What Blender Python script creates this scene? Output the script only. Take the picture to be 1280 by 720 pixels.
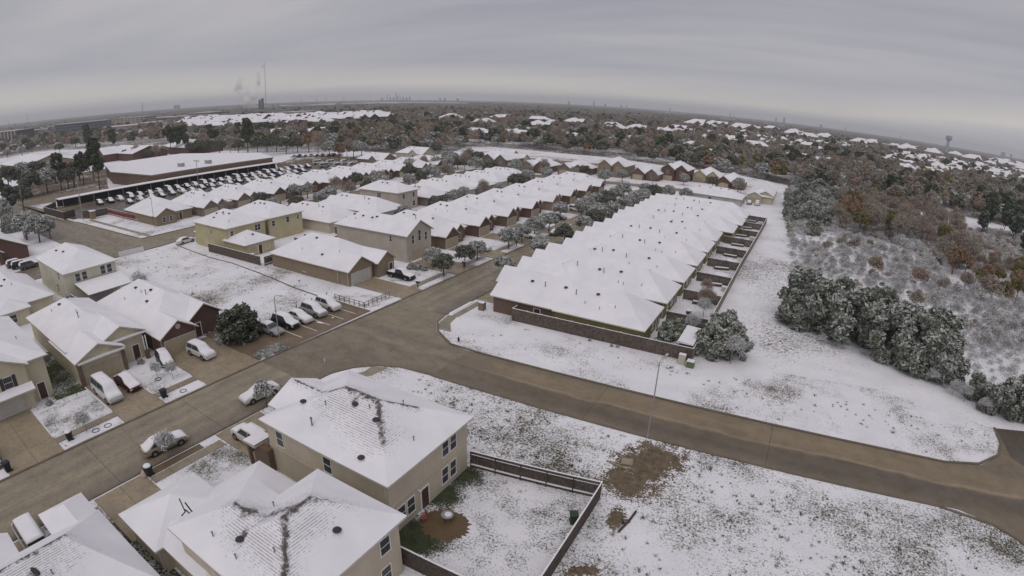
import bpy, bmesh, math, random
import numpy as np
from mathutils import Vector, Matrix
random.seed(7)
R = math.radians
S = bpy.context.scene
COL = S.collection
for _o in list(bpy.data.objects): bpy.data.objects.remove(_o)

# ---------------------------------------------------------------- camera (wide drone lens, 100 degrees across, curved horizon)
CAMH, PITCH, ROLL, HEAD = 32.0, 0.3401103, 0.0350375, R(28.8)
LK1, LK3 = 0.93911, -0.0595034
def cam_axes():
    c, s, cp, sp = math.cos(ROLL), math.sin(ROLL), math.cos(PITCH), math.sin(PITCH)
    ch, sh = math.cos(HEAD), math.sin(HEAD)
    def w(d):
        d = (c*d[0]-s*d[1], s*d[0]+c*d[1], d[2])
        X, F, U = d[0], -d[2], d[1]
        Y, Z = F*cp+U*sp, U*cp-F*sp
        return Vector((ch*X-sh*Y, sh*X+ch*Y, Z))
    return w
_cw = cam_axes()
cam = bpy.data.objects.new('camera', bpy.data.cameras.new('camera'))
COL.objects.link(cam)
cam.matrix_world = Matrix((_cw((1,0,0)), _cw((0,1,0)), _cw((0,0,1)))).transposed().to_4x4()
cam.location = (0, 0, CAMH)
cd = cam.data
cd.type = 'PANO'; cd.sensor_width = 36.0; cd.sensor_height = 20.25; cd.sensor_fit = 'HORIZONTAL'
cd.clip_start = 0.1; cd.clip_end = 60000
cd.panorama_type = 'FISHEYE_LENS_POLYNOMIAL'
cd.fisheye_fov = R(170)
cd.fisheye_polynomial_k0 = 0.0
cd.fisheye_polynomial_k1 = -LK1/18.0
cd.fisheye_polynomial_k2 = 0.0
cd.fisheye_polynomial_k3 = -LK3/18.0**3
cd.fisheye_polynomial_k4 = 0.0
S.camera = cam
def ground(px, py, z=0.0):
    """the point at height z that the 1280 x 720 photograph shows at (px, py)"""
    u, v = (px-640)/640, (360-py)/640
    r = math.hypot(u, v)+1e-9; th = LK1*r+LK3*r**3
    d = _cw((u/r*math.sin(th), v/r*math.sin(th), -math.cos(th)))
    t = (z-CAMH)/d.z
    return (d.x*t, d.y*t)

# ---------------------------------------------------------------- sky, sun, exposure
W = bpy.data.worlds.new('World'); S.world = W; W.use_nodes = True
nt = W.node_tree; nt.nodes.clear()
def N(t, ty, **k):
    n = t.nodes.new(ty)
    for a, b in k.items():
        if a == 'inp':
            for q, v in b.items(): n.inputs[q].default_value = v
        else: setattr(n, a, b)
    return n
def L(t, a, b): t.links.new(a, b)
def ramp(t, fac, stops):
    n = N(t, 'ShaderNodeValToRGB'); L(t, fac, n.inputs[0]); e = n.color_ramp.elements
    while len(e) < len(stops): e.new(0.5)
    for i, (p, c) in enumerate(stops):
        e[i].position = p; e[i].color = (c if len(c) == 4 else (*c, 1))
    return n.outputs[0]
def mixc(t, f, a, b, mode='MIX'):
    n = N(t, 'ShaderNodeMix', data_type='RGBA', blend_type=mode)
    for s, v in ((0, f), (6, a), (7, b)):
        if hasattr(v, 'is_output'): L(t, v, n.inputs[s])
        else: n.inputs[s].default_value = v if s == 0 else (*v[:3], 1)
    return n.outputs[2]
def math_(t, op, a, b=0.0, clamp=False):
    n = N(t, 'ShaderNodeMath', operation=op, use_clamp=clamp)
    for i, v in enumerate((a, b)):
        if hasattr(v, 'is_output'): L(t, v, n.inputs[i])
        else: n.inputs[i].default_value = v
    return n.outputs[0]
HAZE = 1.1e-4
SUN_EL, SUN_AZ = R(56), R(160)
sky = N(nt, 'ShaderNodeTexSky', sky_type='NISHITA', sun_disc=False, sun_elevation=SUN_EL, sun_rotation=SUN_AZ)
tc = N(nt, 'ShaderNodeTexCoord')
sep = N(nt, 'ShaderNodeSeparateXYZ'); L(nt, tc.outputs['Generated'], sep.inputs[0])
zz = math_(nt, 'MAXIMUM', sep.outputs[2], 0.0)
den = math_(nt, 'ADD', zz, 0.05)
px_ = math_(nt, 'DIVIDE', sep.outputs[0], den); py_ = math_(nt, 'DIVIDE', sep.outputs[1], den)
cv = N(nt, 'ShaderNodeCombineXYZ'); L(nt, px_, cv.inputs[0]); L(nt, py_, cv.inputs[1])
def cloud(scale, rot, sx, sy, det):
    m = N(nt, 'ShaderNodeMapping'); m.inputs['Rotation'].default_value = (0, 0, rot); m.inputs['Scale'].default_value = (sx, sy, 1)
    L(nt, cv.outputs[0], m.inputs[0])
    n = N(nt, 'ShaderNodeTexNoise', inp={'Scale': scale, 'Detail': det, 'Roughness': 0.5}); L(nt, m.outputs[0], n.inputs['Vector'])
    return n.outputs[0]
c1 = cloud(0.42, R(28), 0.35, 1.0, 4)
c2 = cloud(1.5, R(20), 0.4, 1.1, 5)
lum = math_(nt, 'ADD', math_(nt, 'MULTIPLY', c1, 0.72), math_(nt, 'MULTIPLY', c2, 0.28))
shade = ramp(nt, lum, [(0.38, (0.31, 0.305, 0.35)), (0.49, (0.37, 0.362, 0.395)), (0.60, (0.45, 0.43, 0.44))])
# brighter, warmer strip above the horizon, as under any thick cloud deck with clear air beyond it
c3 = cloud(0.25, R(50), 0.5, 1.0, 3)
zs = math_(nt, 'ADD', math_(nt, 'SUBTRACT', zz, math_(nt, 'MULTIPLY', math_(nt, 'MAXIMUM', math_(nt, 'SUBTRACT', sep.outputs[0], 0.05), 0.0), 0.075)), math_(nt, 'MULTIPLY', math_(nt, 'SUBTRACT', c3, 0.5), 0.035))
hz = ramp(nt, zs, [(0.0, (0.40, 0.40, 0.43)), (0.012, (0.45, 0.44, 0.455)), (0.026, (0.575, 0.54, 0.505)), (0.045, (0.48, 0.46, 0.46)), (0.07, (0.345, 0.345, 0.39)), (0.13, (0.37, 0.375, 0.415))])
hf = ramp(nt, zs, [(0.0, (1, 1, 1)), (0.055, (0.8, 0.8, 0.8)), (0.10, (0.45, 0.45, 0.45)), (0.20, (0, 0, 0))])
col = mixc(nt, hf, shade, hz)
up = ramp(nt, zz, [(0.25, (1, 1, 1)), (0.9, (1.45, 1.44, 1.4))])   # an overcast sky is brightest overhead
col = mixc(nt, 1.0, col, up, 'MULTIPLY')
bg1 = N(nt, 'ShaderNodeBackground', inp={'Strength': 0.06}); L(nt, sky.outputs[0], bg1.inputs[0])
bg2 = N(nt, 'ShaderNodeBackground', inp={'Strength': 1.0}); L(nt, col, bg2.inputs[0])
mx = N(nt, 'ShaderNodeMixShader', inp={0: 0.94}); L(nt, bg1.outputs[0], mx.inputs[1]); L(nt, bg2.outputs[0], mx.inputs[2])
wo = N(nt, 'ShaderNodeOutputWorld'); L(nt, mx.outputs[0], wo.inputs[0])
sl = bpy.data.lights.new('sun', 'SUN'); sl.energy = 0.6; sl.angle = R(35); sl.color = (1, 0.95, 0.9)
sun = bpy.data.objects.new('sun', sl); COL.objects.link(sun)
sd = Vector((math.sin(SUN_AZ)*math.cos(SUN_EL), math.cos(SUN_AZ)*math.cos(SUN_EL), math.sin(SUN_EL)))
sun.rotation_euler = sd.to_track_quat('Z', 'Y').to_euler(); sun.location = (0, 0, 90)
vs = S.view_settings; vs.view_transform = 'Standard'; vs.look = 'None'; vs.exposure = 0.13; vs.gamma = 1.0
S.cycles.max_bounces = 12; S.cycles.diffuse_bounces = 3; S.cycles.glossy_bounces = 2; S.cycles.volume_bounces = 10
S.cycles.transparent_max_bounces = 6; S.cycles.use_adaptive_sampling = True; S.cycles.use_denoising = True

# ---------------------------------------------------------------- materials
def mat(name, rough=0.8):
    m = bpy.data.materials.new(name); m.use_nodes = True
    t = m.node_tree; b = t.nodes['Principled BSDF']; b.inputs['Roughness'].default_value = rough
    b.inputs['Specular IOR Level'].default_value = 0.3
    return m, t, b
def pos(t, scale=(1, 1, 1), obj=False, rot=0):
    g = N(t, 'ShaderNodeTexCoord').outputs['Object'] if obj else N(t, 'ShaderNodeNewGeometry').outputs['Position']
    m = N(t, 'ShaderNodeMapping'); m.inputs['Scale'].default_value = scale; m.inputs['Rotation'].default_value = (0, 0, rot)
    L(t, g, m.inputs[0]); return m.outputs[0]
def noise(t, v, sc, det=4, ro=0.55, dist=0.0):
    n = N(t, 'ShaderNodeTexNoise', inp={'Scale': sc, 'Detail': det, 'Roughness': ro, 'Distortion': dist}); L(t, v, n.inputs['Vector']); return n.outputs[0]
def bump(t, b, h, s=0.3, d=0.05):
    n = N(t, 'ShaderNodeBump', inp={'Strength': s, 'Distance': d}); L(t, h, n.inputs['Height']); L(t, n.outputs[0], b.inputs['Normal'])
SNOW = (0.80, 0.79, 0.83)
def plain(name, c, rough=0.6, var=0.12, sc=2.0, metal=0, obj=False):
    m, t, b = mat(name, rough); v = pos(t, obj=obj)
    n = noise(t, v, sc, 5)
    k = ramp(t, n, [(0.3, tuple(x*(1-var) for x in c)), (0.7, tuple(min(1, x*(1+var)) for x in c))])
    L(t, k, b.inputs['Base Color']); b.inputs['Metallic'].default_value = metal
    return m
def segdist(t, P, segs):
    """largest of (1 - distance to a line piece / width), over the line pieces"""
    out = None
    for (a, bb, w) in segs:
        a, bb = Vector(a), Vector(bb); ab = bb-a; l2 = ab.dot(ab)
        s = N(t, 'ShaderNodeVectorMath', operation='SUBTRACT'); L(t, P, s.inputs[0]); s.inputs[1].default_value = a
        d = N(t, 'ShaderNodeVectorMath', operation='DOT_PRODUCT'); L(t, s.outputs[0], d.inputs[0]); d.inputs[1].default_value = ab/l2
        cl = math_(t, 'MAXIMUM', math_(t, 'MINIMUM', d.outputs['Value'], 1.0), 0.0)
        sc = N(t, 'ShaderNodeVectorMath', operation='SCALE'); sc.inputs[0].default_value = ab; L(t, cl, sc.inputs['Scale'])
        df = N(t, 'ShaderNodeVectorMath', operation='DISTANCE'); L(t, s.outputs[0], df.inputs[0]); L(t, sc.outputs[0], df.inputs[1])
        q = math_(t, 'SUBTRACT', 1.0, math_(t, 'DIVIDE', df.outputs['Value'], w))
        out = q if out is None else math_(t, 'MAXIMUM', out, q)
    return out
def snow_roof(name, segs=None, amount=0.0, soft=()):
    """snow lying on brown shingles; the shingles show where the wind thinned the snow along the ridges"""
    m, t, b = mat(name, 0.85)
    g = N(t, 'ShaderNodeNewGeometry'); P = g.outputs['Position']
    v = pos(t)
    big = noise(t, v, 0.35, 3); fine = noise(t, v, 9, 5); mid = noise(t, v, 1.6, 5)
    sn = ramp(t, big, [(0.3, (0.745, 0.735, 0.785)), (0.7, (0.83, 0.82, 0.86))])
    sp = N(t, 'ShaderNodeSeparateXYZ'); L(t, P, sp.inputs[0])
    course = math_(t, 'FRACT', math_(t, 'MULTIPLY', sp.outputs[2], 11.5))
    cl = math_(t, 'LESS_THAN', course, 0.42)
    sh = ramp(t, fine, [(0.3, (0.07, 0.06, 0.056)), (0.7, (0.14, 0.122, 0.115))])
    if segs:
        d = segdist(t, P, segs); d2 = segdist(t, P, [(a, b_, w*2.0) for a, b_, w in segs]+list(soft))
        base2 = math_(t, 'ADD', d2, math_(t, 'MULTIPLY', math_(t, 'SUBTRACT', mid, 0.5), 1.1))
        base = math_(t, 'ADD', d, math_(t, 'MULTIPLY', math_(t, 'SUBTRACT', mid, 0.5), 0.9))
        solid = math_(t, 'MULTIPLY', math_(t, 'SUBTRACT', math_(t, 'ADD', base, math_(t, 'MULTIPLY', math_(t, 'SUBTRACT', noise(t, pos(t), 3.5, 6, .75), 0.5), 1.7)), 0.58), 3.2, True)
        line = math_(t, 'MULTIPLY', math_(t, 'MULTIPLY', math_(t, 'SUBTRACT', math_(t, 'ADD', base2, math_(t, 'MULTIPLY', math_(t, 'SUBTRACT', noise(t, pos(t), 5.0, 6, .75), 0.5), 4.2)), 0.42), 1.7, True), cl)
        f = math_(t, 'MAXIMUM', solid, math_(t, 'MULTIPLY', line, 0.55))
    else:
        f = math_(t, 'MULTIPLY', math_(t, 'MULTIPLY', math_(t, 'SUBTRACT', math_(t, 'MULTIPLY', mid, math_(t, 'ADD', big, 0.5)), 0.70-amount), 3.0, True), cl)
    L(t, mixc(t, f, sn, sh), b.inputs['Base Color'])
    h = math_(t, 'SUBTRACT', math_(t, 'ADD', math_(t, 'MULTIPLY', mid, 0.5), math_(t, 'MULTIPLY', fine, 0.15)), f)
    bump(t, b, math_(t, 'ADD', h, math_(t, 'MULTIPLY', big, 1.5)), 0.45, 0.07)
    return m
def siding(name, c, lap=6.0, var=0.10):
    m, t, b = mat(name, 0.75); v = pos(t)
    n = noise(t, v, 0.5, 4); n2 = noise(t, pos(t, (3, 3, 0.4)), 1.0, 4)
    k = ramp(t, n, [(0.3, tuple(x*(1-var) for x in c)), (0.7, tuple(x*(1+var) for x in c))])
    k = mixc(t, math_(t, 'MULTIPLY', math_(t, 'SUBTRACT', n2, 0.5), 0.6, True), k, tuple(x*0.6 for x in c))
    L(t, k, b.inputs['Base Color'])
    sp = N(t, 'ShaderNodeSeparateXYZ'); L(t, v, sp.inputs[0])
    bump(t, b, math_(t, 'FRACT', math_(t, 'MULTIPLY', sp.outputs[2], lap)), 0.5, 0.02)
    return m
def brick(name, c1, c2, mortar):
    m, t, b = mat(name, 0.9)
    g = N(t, 'ShaderNodeNewGeometry'); sp = N(t, 'ShaderNodeSeparateXYZ'); L(t, g.outputs['Position'], sp.inputs[0])
    xy = math_(t, 'ADD', sp.outputs[0], sp.outputs[1]); cb = N(t, 'ShaderNodeCombineXYZ'); L(t, xy, cb.inputs[0]); L(t, sp.outputs[2], cb.inputs[1])
    bt = N(t, 'ShaderNodeTexBrick', inp={'Scale': 1.0, 'Brick Width': 0.22, 'Row Height': 0.08, 'Mortar Size': 0.008, 'Bias': 0.0})
    bt.inputs['Color1'].default_value = (*c1, 1); bt.inputs['Color2'].default_value = (*c2, 1); bt.inputs['Mortar'].default_value = (*mortar, 1)
    L(t, cb.outputs[0], bt.inputs['Vector'])
    n = noise(t, pos(t), 0.8, 5)
    L(t, mixc(t, math_(t, 'MULTIPLY', n, 0.55), bt.outputs['Color'], tuple(x*0.55 for x in c1)), b.inputs['Base Color'])
    bump(t, b, bt.outputs['Fac'], -0.4, 0.01)
    return m
def snow_ground(name, bare, patch_sc=0.12, speck_sc=3.0, grass=((0.05, 0.055, 0.025), (0.11, 0.10, 0.06)), brown=0.0, stretch=(1, 1, 1), patches=(), soils=()):
    """snow with the grass poking through: specks everywhere, more of them in the wind-thinned patches"""
    m, t, b = mat(name, 0.9); v = pos(t, stretch)
    big = noise(t, pos(t), patch_sc, 4); a = noise(t, v, speck_sc, 6, 0.65, 0.6); a2 = noise(t, v, speck_sc*2.7, 4, 0.6, 0.4); md = noise(t, pos(t), 0.9, 4)
    lev = math_(t, 'ADD', math_(t, 'MULTIPLY', math_(t, 'SUBTRACT', big, 0.195), 0.9), math_(t, 'MULTIPLY', md, 0.25))
    g = N(t, 'ShaderNodeNewGeometry')
    for (cx, cy, rr, st) in patches:
        d = N(t, 'ShaderNodeVectorMath', operation='DISTANCE'); L(t, g.outputs['Position'], d.inputs[0]); d.inputs[1].default_value = (cx, cy, 0)
        q = math_(t, 'SUBTRACT', 1.0, math_(t, 'DIVIDE', d.outputs['Value'], rr), True)
        lev = math_(t, 'ADD', lev, math_(t, 'MULTIPLY', q, st))
    s = math_(t, 'ADD', math_(t, 'MULTIPLY', a, 0.75), math_(t, 'MULTIPLY', a2, 0.25))
    f = math_(t, 'MULTIPLY', math_(t, 'SUBTRACT', math_(t, 'ADD', s, math_(t, 'MULTIPLY', lev, 0.75)), 1.06-bare), 7.0, True)
    gcol = ramp(t, noise(t, v, 1.3, 4), [(0.35, grass[0]), (0.65, grass[1])])
    sn = ramp(t, noise(t, pos(t), 0.25, 4), [(0.3, (0.72, 0.715, 0.76)), (0.7, (0.83, 0.82, 0.86))])
    kcol = mixc(t, f, sn, gcol)
    if soils:
        sm_ = None
        for (cx, cy, rx, ry, an) in soils:
            mp = N(t, 'ShaderNodeMapping', vector_type='TEXTURE'); mp.inputs['Location'].default_value = (cx, cy, 0); mp.inputs['Rotation'].default_value = (0, 0, an); mp.inputs['Scale'].default_value = (rx, ry, 1e6); L(t, g.outputs['Position'], mp.inputs[0])
            ln = N(t, 'ShaderNodeVectorMath', operation='LENGTH'); L(t, mp.outputs[0], ln.inputs[0]); q = math_(t, 'SUBTRACT', 1.0, ln.outputs['Value']); sm_ = q if sm_ is None else math_(t, 'MAXIMUM', sm_, q)
        q = math_(t, 'ADD', sm_, math_(t, 'ADD', math_(t, 'MULTIPLY', math_(t, 'SUBTRACT', a, .5), 1.9), math_(t, 'MULTIPLY', math_(t, 'SUBTRACT', md, .5), 1.3)))
        q = math_(t, 'MULTIPLY', math_(t, 'SUBTRACT', q, .12), 6.0, True)
        kcol = mixc(t, q, kcol, ramp(t, noise(t, pos(t), 1.6, 6, .65), [(.32, (.085, .062, .04)), (.5, (.14, .105, .068)), (.68, (.20, .16, .112))]))
    L(t, kcol, b.inputs['Base Color'])
    bump(t, b, math_(t, 'ADD', math_(t, 'MULTIPLY', s, 0.7), math_(t, 'MULTIPLY', f, -0.3)), 0.7, 0.10)
    return m
def concrete(name, c=(0.16, 0.14, 0.115), wet=0.5, streak=None, rot=0, mott=0.5):
    m, t, b = mat(name, 0.55); v = pos(t)
    st = pos(t, streak or (1, 1, 1), rot=rot)
    n1 = noise(t, v, 0.16, 5); n2 = noise(t, v, 0.6, 6, 0.6); n3 = noise(t, st, 0.5, 5); n4 = noise(t, v, 14, 3)
    k = mixc(t, n1, tuple(x*0.68 for x in c), tuple(x*1.28 for x in c))
    k = mixc(t, math_(t, 'MULTIPLY', math_(t, 'SUBTRACT', n3, 0.42), 2.0, True), k, (c[0]*1.45, c[1]*1.4, c[2]*1.3))
    k = mixc(t, math_(t, 'MULTIPLY', math_(t, 'SUBTRACT', n2, 0.47), 2.0, True), k, tuple(x*0.68 for x in c))
    n5 = noise(t, v, 2.6, 7, .75)
    k = mixc(t, math_(t, 'MULTIPLY', math_(t, 'SUBTRACT', n5, 0.48), 3.0*mott, True), k, tuple(x*1.45 for x in c)); k = mixc(t, math_(t, 'MULTIPLY', math_(t, 'SUBTRACT', 0.46, n5), 3.0*mott, True), k, tuple(x*.6 for x in c))
    L(t, mixc(t, math_(t, 'MULTIPLY', n4, 0.2), k, tuple(x*0.5 for x in c)), b.inputs['Base Color'])
    L(t, ramp(t, n2, [(0.35, (0.25, 0.25, 0.25)), (0.65, (0.62, 0.62, 0.62))]), b.inputs['Roughness'])
    bump(t, b, n4, 0.12, 0.01)
    return m
def boulevard_mat(name, c, streak, rot):
    m = concrete(name, c, streak=streak, rot=rot); t = m.node_tree; b = t.nodes['Principled BSDF']; src = b.inputs['Base Color'].links[0].from_socket
    g = N(t, 'ShaderNodeNewGeometry'); sp = N(t, 'ShaderNodeSeparateXYZ'); L(t, g.outputs['Position'], sp.inputs[0])
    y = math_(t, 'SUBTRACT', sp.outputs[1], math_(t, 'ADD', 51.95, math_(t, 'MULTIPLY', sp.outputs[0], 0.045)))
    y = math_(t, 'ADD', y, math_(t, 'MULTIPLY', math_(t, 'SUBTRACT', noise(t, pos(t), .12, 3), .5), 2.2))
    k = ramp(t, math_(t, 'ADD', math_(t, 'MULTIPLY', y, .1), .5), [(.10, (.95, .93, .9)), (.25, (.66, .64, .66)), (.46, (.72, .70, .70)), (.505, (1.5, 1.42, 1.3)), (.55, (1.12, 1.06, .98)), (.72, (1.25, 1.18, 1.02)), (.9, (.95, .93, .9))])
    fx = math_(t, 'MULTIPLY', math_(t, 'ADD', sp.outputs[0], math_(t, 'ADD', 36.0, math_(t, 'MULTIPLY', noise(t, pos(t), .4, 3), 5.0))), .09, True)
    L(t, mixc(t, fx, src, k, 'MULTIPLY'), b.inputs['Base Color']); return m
def leaf(name, c1, c2, snow=0.5, twig=False):
    m, t, b = mat(name, 0.85)
    g = N(t, 'ShaderNodeNewGeometry'); sp = N(t, 'ShaderNodeSeparateXYZ'); L(t, g.outputs['True Normal'], sp.inputs[0])
    up_ = math_(t, 'ABSOLUTE', sp.outputs[2])
    v = pos(t); n = noise(t, v, 0.9, 4); n2 = noise(t, v, 4.0, 3)
    rnd = N(t, 'ShaderNodeObjectInfo').outputs['Random']
    c1 = tuple(x*1.22 for x in c1); c2 = tuple(x*1.22 for x in c2); snow = snow+(.07 if snow > .3 else 0)
    k = mixc(t, n2, c1, c2)
    k = mixc(t, math_(t, 'MULTIPLY', rnd, 0.28), k, tuple(x*0.55 for x in c1))
    f = math_(t, 'MULTIPLY', math_(t, 'SUBTRACT', math_(t, 'ADD', math_(t, 'MULTIPLY', up_, 0.55), math_(t, 'ADD', math_(t, 'MULTIPLY', n, 0.45), math_(t, 'MULTIPLY', n2, 0.35))), 1.02-snow), 2.2, True)
    L(t, mixc(t, math_(t, 'MULTIPLY', f, 0.85), k, (0.56, 0.57, 0.57)), b.inputs['Base Color'])
    b.inputs['Specular IOR Level'].default_value = 0.1
    return m
M = {}
M['roof'] = snow_roof('snow_on_shingles', None, 0.0)
M['roof2'] = snow_roof('snow_on_shingles_worn', None, 0.06)
M['trim'] = plain('trim_paint', (0.50, 0.47, 0.41), 0.6)
M['trim_dark'] = plain('trim_brown', (0.20, 0.16, 0.13), 0.6)
M['beige'] = siding('beige_siding', (0.52, 0.47, 0.345))
M['tan'] = siding('tan_siding', (0.50, 0.44, 0.345))
M['taupe'] = siding('taupe_siding', (0.46, 0.41, 0.35))
M['cream'] = siding('cream_siding', (0.55, 0.53, 0.43))
M['yellow'] = siding('yellow_siding', (0.47, 0.42, 0.26))
M['olive'] = siding('olive_siding', (0.42, 0.41, 0.28))
M['grey'] = siding('grey_siding', (0.42, 0.41, 0.40))
M['brick_red'] = brick('red_brown_brick', (0.15, 0.075, 0.06), (0.11, 0.06, 0.05), (0.17, 0.14, 0.12))
M['brick_tan'] = brick('tan_brick', (0.30, 0.235, 0.155), (0.24, 0.185, 0.12), (0.30, 0.27, 0.22))
M['brick_brown'] = brick('brown_brick', (0.175, 0.115, 0.082), (0.135, 0.088, 0.066), (0.19, 0.16, 0.13))
M['brick_grey'] = brick('grey_brown_brick', (0.24, 0.20, 0.17), (0.19, 0.155, 0.13), (0.24, 0.22, 0.2))
M['white'] = plain('white_paint', (0.72, 0.71, 0.68), 0.5, 0.05)
M['door_tan'] = plain('garage_door_tan', (0.42, 0.36, 0.26), 0.6, 0.06)
M['door_grey'] = plain('garage_door_pale', (0.50, 0.485, 0.45), 0.6, 0.06)
M['door_dark'] = plain('dark_door', (0.07, 0.035, 0.03), 0.5)
M['glass'] = plain('window_glass', (0.055, 0.06, 0.068), 0.12, 0.3, 0.7)
M['vent'] = plain('vent_metal', (0.045, 0.04, 0.038), 0.6)
M['pipe'] = plain('grey_pipe', (0.22, 0.21, 0.2), 0.5)
M['snow'] = plain('fresh_snow', (0.80, 0.79, 0.83), 0.9, 0.05, 1.0)
M['wood'] = plain('weathered_fence_wood', (0.115, 0.092, 0.078), 0.9, 0.45, 3.0)
M['wood2'] = plain('pale_fence_wood', (0.24, 0.20, 0.16), 0.9, 0.3, 3.0)
M['wood_dark'] = plain('dark_fence_wood', (0.085, 0.068, 0.058), 0.9, 0.4, 3.0)
M['wood_red'] = plain('red_painted_wall', (0.19, 0.045, 0.045), 0.8, 0.2)
M['road'] = concrete('wet_road_concrete', (0.215, 0.183, 0.138), streak=(0.5, 1, 1), mott=1.0)
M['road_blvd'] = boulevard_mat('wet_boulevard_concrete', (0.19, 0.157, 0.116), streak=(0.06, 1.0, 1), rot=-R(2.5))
M['road_a'] = concrete('wet_street_concrete', (0.245, 0.213, 0.165), streak=(1, 0.4, 1), mott=1.0)
def lane_streaks(m, ax, c0, stops, wob=.8):
    t = m.node_tree; b = t.nodes['Principled BSDF']; src = b.inputs['Base Color'].links[0].from_socket
    g = N(t, 'ShaderNodeNewGeometry'); sp = N(t, 'ShaderNodeSeparateXYZ'); L(t, g.outputs['Position'], sp.inputs[0])
    y = math_(t, 'ADD', math_(t, 'SUBTRACT', sp.outputs[ax], c0), math_(t, 'MULTIPLY', math_(t, 'SUBTRACT', noise(t, pos(t), .15, 5), .5), wob))
    k = ramp(t, math_(t, 'ADD', math_(t, 'MULTIPLY', y, .1), .5), stops); L(t, mixc(t, .8, src, k, 'MULTIPLY'), b.inputs['Base Color'])
lane_streaks(M['road_a'], 0, -51.5, [(0.0, (.8, .78, .76)), (.08, (1.1, 1.08, 1.05)), (.18, (.86, .85, .84)), (.27, (1.12, 1.1, 1.06)), (.36, (.88, .87, .86)), (.5, (1.2, 1.17, 1.1)), (.62, (.84, .83, .82)), (.72, (1.1, 1.07, 1.02)), (.84, (.8, .79, .78)), (.95, (.66, .65, .64))], 1.6)
lane_streaks(M['road'], 1, 51.0, [(0.0, (.8, .78, .76)), (.2, (1.0, .98, .95)), (.4, (.82, .81, .8)), (.5, (1.15, 1.12, 1.06)), (.7, (.85, .84, .82)), (.9, (1.1, 1.07, 1.0))], 7)
M['asphalt'] = concrete('dark_wet_asphalt', (0.105, 0.088, 0.07))
M['drive'] = concrete('driveway_concrete', (0.29, 0.238, 0.17), mott=1.2)
M['walk'] = concrete('sidewalk_concrete', (0.27, 0.235, 0.18))
M['kerb'] = concrete('kerb_concrete', (0.15, 0.125, 0.095))
M['dirt'] = concrete('bare_brown_soil', (0.135, 0.09, 0.05))
M['mud'] = concrete('brown_mud', (0.17, 0.125, 0.085))
M['seam'] = plain('joint_sealant', (0.045, 0.04, 0.035), 0.9)
M['metal'] = plain('galvanised_steel', (0.34, 0.34, 0.34), 0.45, 0.1, 3, 0.3)
M['tyre'] = plain('tyre_rubber', (0.02, 0.02, 0.02), 0.8)
M['rim'] = plain('wheel_rim', (0.30, 0.30, 0.31), 0.35, 0.1, 3, 0.6)
M['lamp'] = plain('headlamp_glass', (0.55, 0.55, 0.55), 0.2)
M['tail'] = plain('tail_lamp_red', (0.25, 0.015, 0.015), 0.3)
M['bark'] = plain('bark', (0.10, 0.078, 0.062), 0.95, 0.35, 5)
M['bark_pale'] = plain('pale_bark', (0.24, 0.21, 0.185), 0.95, 0.3, 5)
# ---------------------------------------------------------------- building helpers
class MB:
    def __init__(s): s.v = []; s.f = []; s.m = []
    def face(s, pts, mi=0):
        n = len(s.v); s.v += [tuple(p) for p in pts]; s.f.append(tuple(range(n, n+len(pts)))); s.m.append(mi)
    def box(s, x0, x1, y0, y1, z0, z1, mi=0, top=None):
        n = len(s.v)
        s.v += [(x0,y0,z0),(x1,y0,z0),(x1,y1,z0),(x0,y1,z0),(x0,y0,z1),(x1,y0,z1),(x1,y1,z1),(x0,y1,z1)]
        for k, q in enumerate(((0,3,2,1),(4,5,6,7),(0,1,5,4),(1,2,6,5),(2,3,7,6),(3,0,4,7))):
            s.f.append(tuple(n+i for i in q)); s.m.append(top if (top is not None and k == 1) else mi)
    def tube(s, a, b, r0, r1=None, n=6, mi=0, cap=True):
        a, b = Vector(a), Vector(b); r1 = r0 if r1 is None else r1
        d = (b-a).normalized(); u = d.orthogonal().normalized(); w = d.cross(u); k = len(s.v)
        for (p, r) in ((a, r0), (b, r1)):
            for i in range(n):
                t = 2*math.pi*i/n; s.v.append(tuple(p+u*(r*math.cos(t))+w*(r*math.sin(t))))
        for i in range(n):
            j = (i+1) % n; s.f.append((k+i, k+j, k+n+j, k+n+i)); s.m.append(mi)
        if cap:
            s.f.append(tuple(k+n+i for i in range(n))); s.m.append(mi)
            s.f.append(tuple(k+n-1-i for i in range(n))); s.m.append(mi)
    def blob(s, c, rx, ry, rz, n=8, rings=4, mi=0, jit=0.0, half=False):
        k = len(s.v); lo = 0.0 if half else -math.pi/2
        for i in range(rings+1):
            ph = lo+(math.pi/2-lo)*i/rings
            for j in range(n):
                th = 2*math.pi*j/n; q = 1+random.uniform(-jit, jit)
                s.v.append((c[0]+rx*q*math.cos(ph)*math.cos(th), c[1]+ry*q*math.cos(ph)*math.sin(th), c[2]+rz*q*math.sin(ph)))
        for i in range(rings):
            for j in range(n):
                j2 = (j+1) % n; s.f.append((k+i*n+j, k+i*n+j2, k+(i+1)*n+j2, k+(i+1)*n+j)); s.m.append(mi)
    def mesh(s, name, mats, smooth=False):
        me = bpy.data.meshes.new(name); me.from_pydata(s.v, [], s.f)
        for m in (mats if isinstance(mats, (list, tuple)) else [mats]): me.materials.append(m)
        me.polygons.foreach_set('material_index', s.m)
        if smooth: me.polygons.foreach_set('use_smooth', [True]*len(me.polygons))
        me.update(); return me
def link(name, data, parent=None, loc=(0, 0, 0), rz=0.0):
    o = bpy.data.objects.new(name, data); COL.objects.link(o)
    if parent is not None: o.parent = parent
    o.location = loc
    if rz: o.rotation_euler = (0, 0, rz)
    return o
def thing(name, label, cat, loc=(0, 0, 0), rz=0.0, group=None):
    o = link(name, None, None, loc, rz); o.empty_display_size = 0.5
    o['label'] = label; o['category'] = cat
    if group: o['group'] = group
    return o
def tag(o, label, cat, group=None):
    o['label'] = label; o['category'] = cat
    if group: o['group'] = group
    return o
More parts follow.
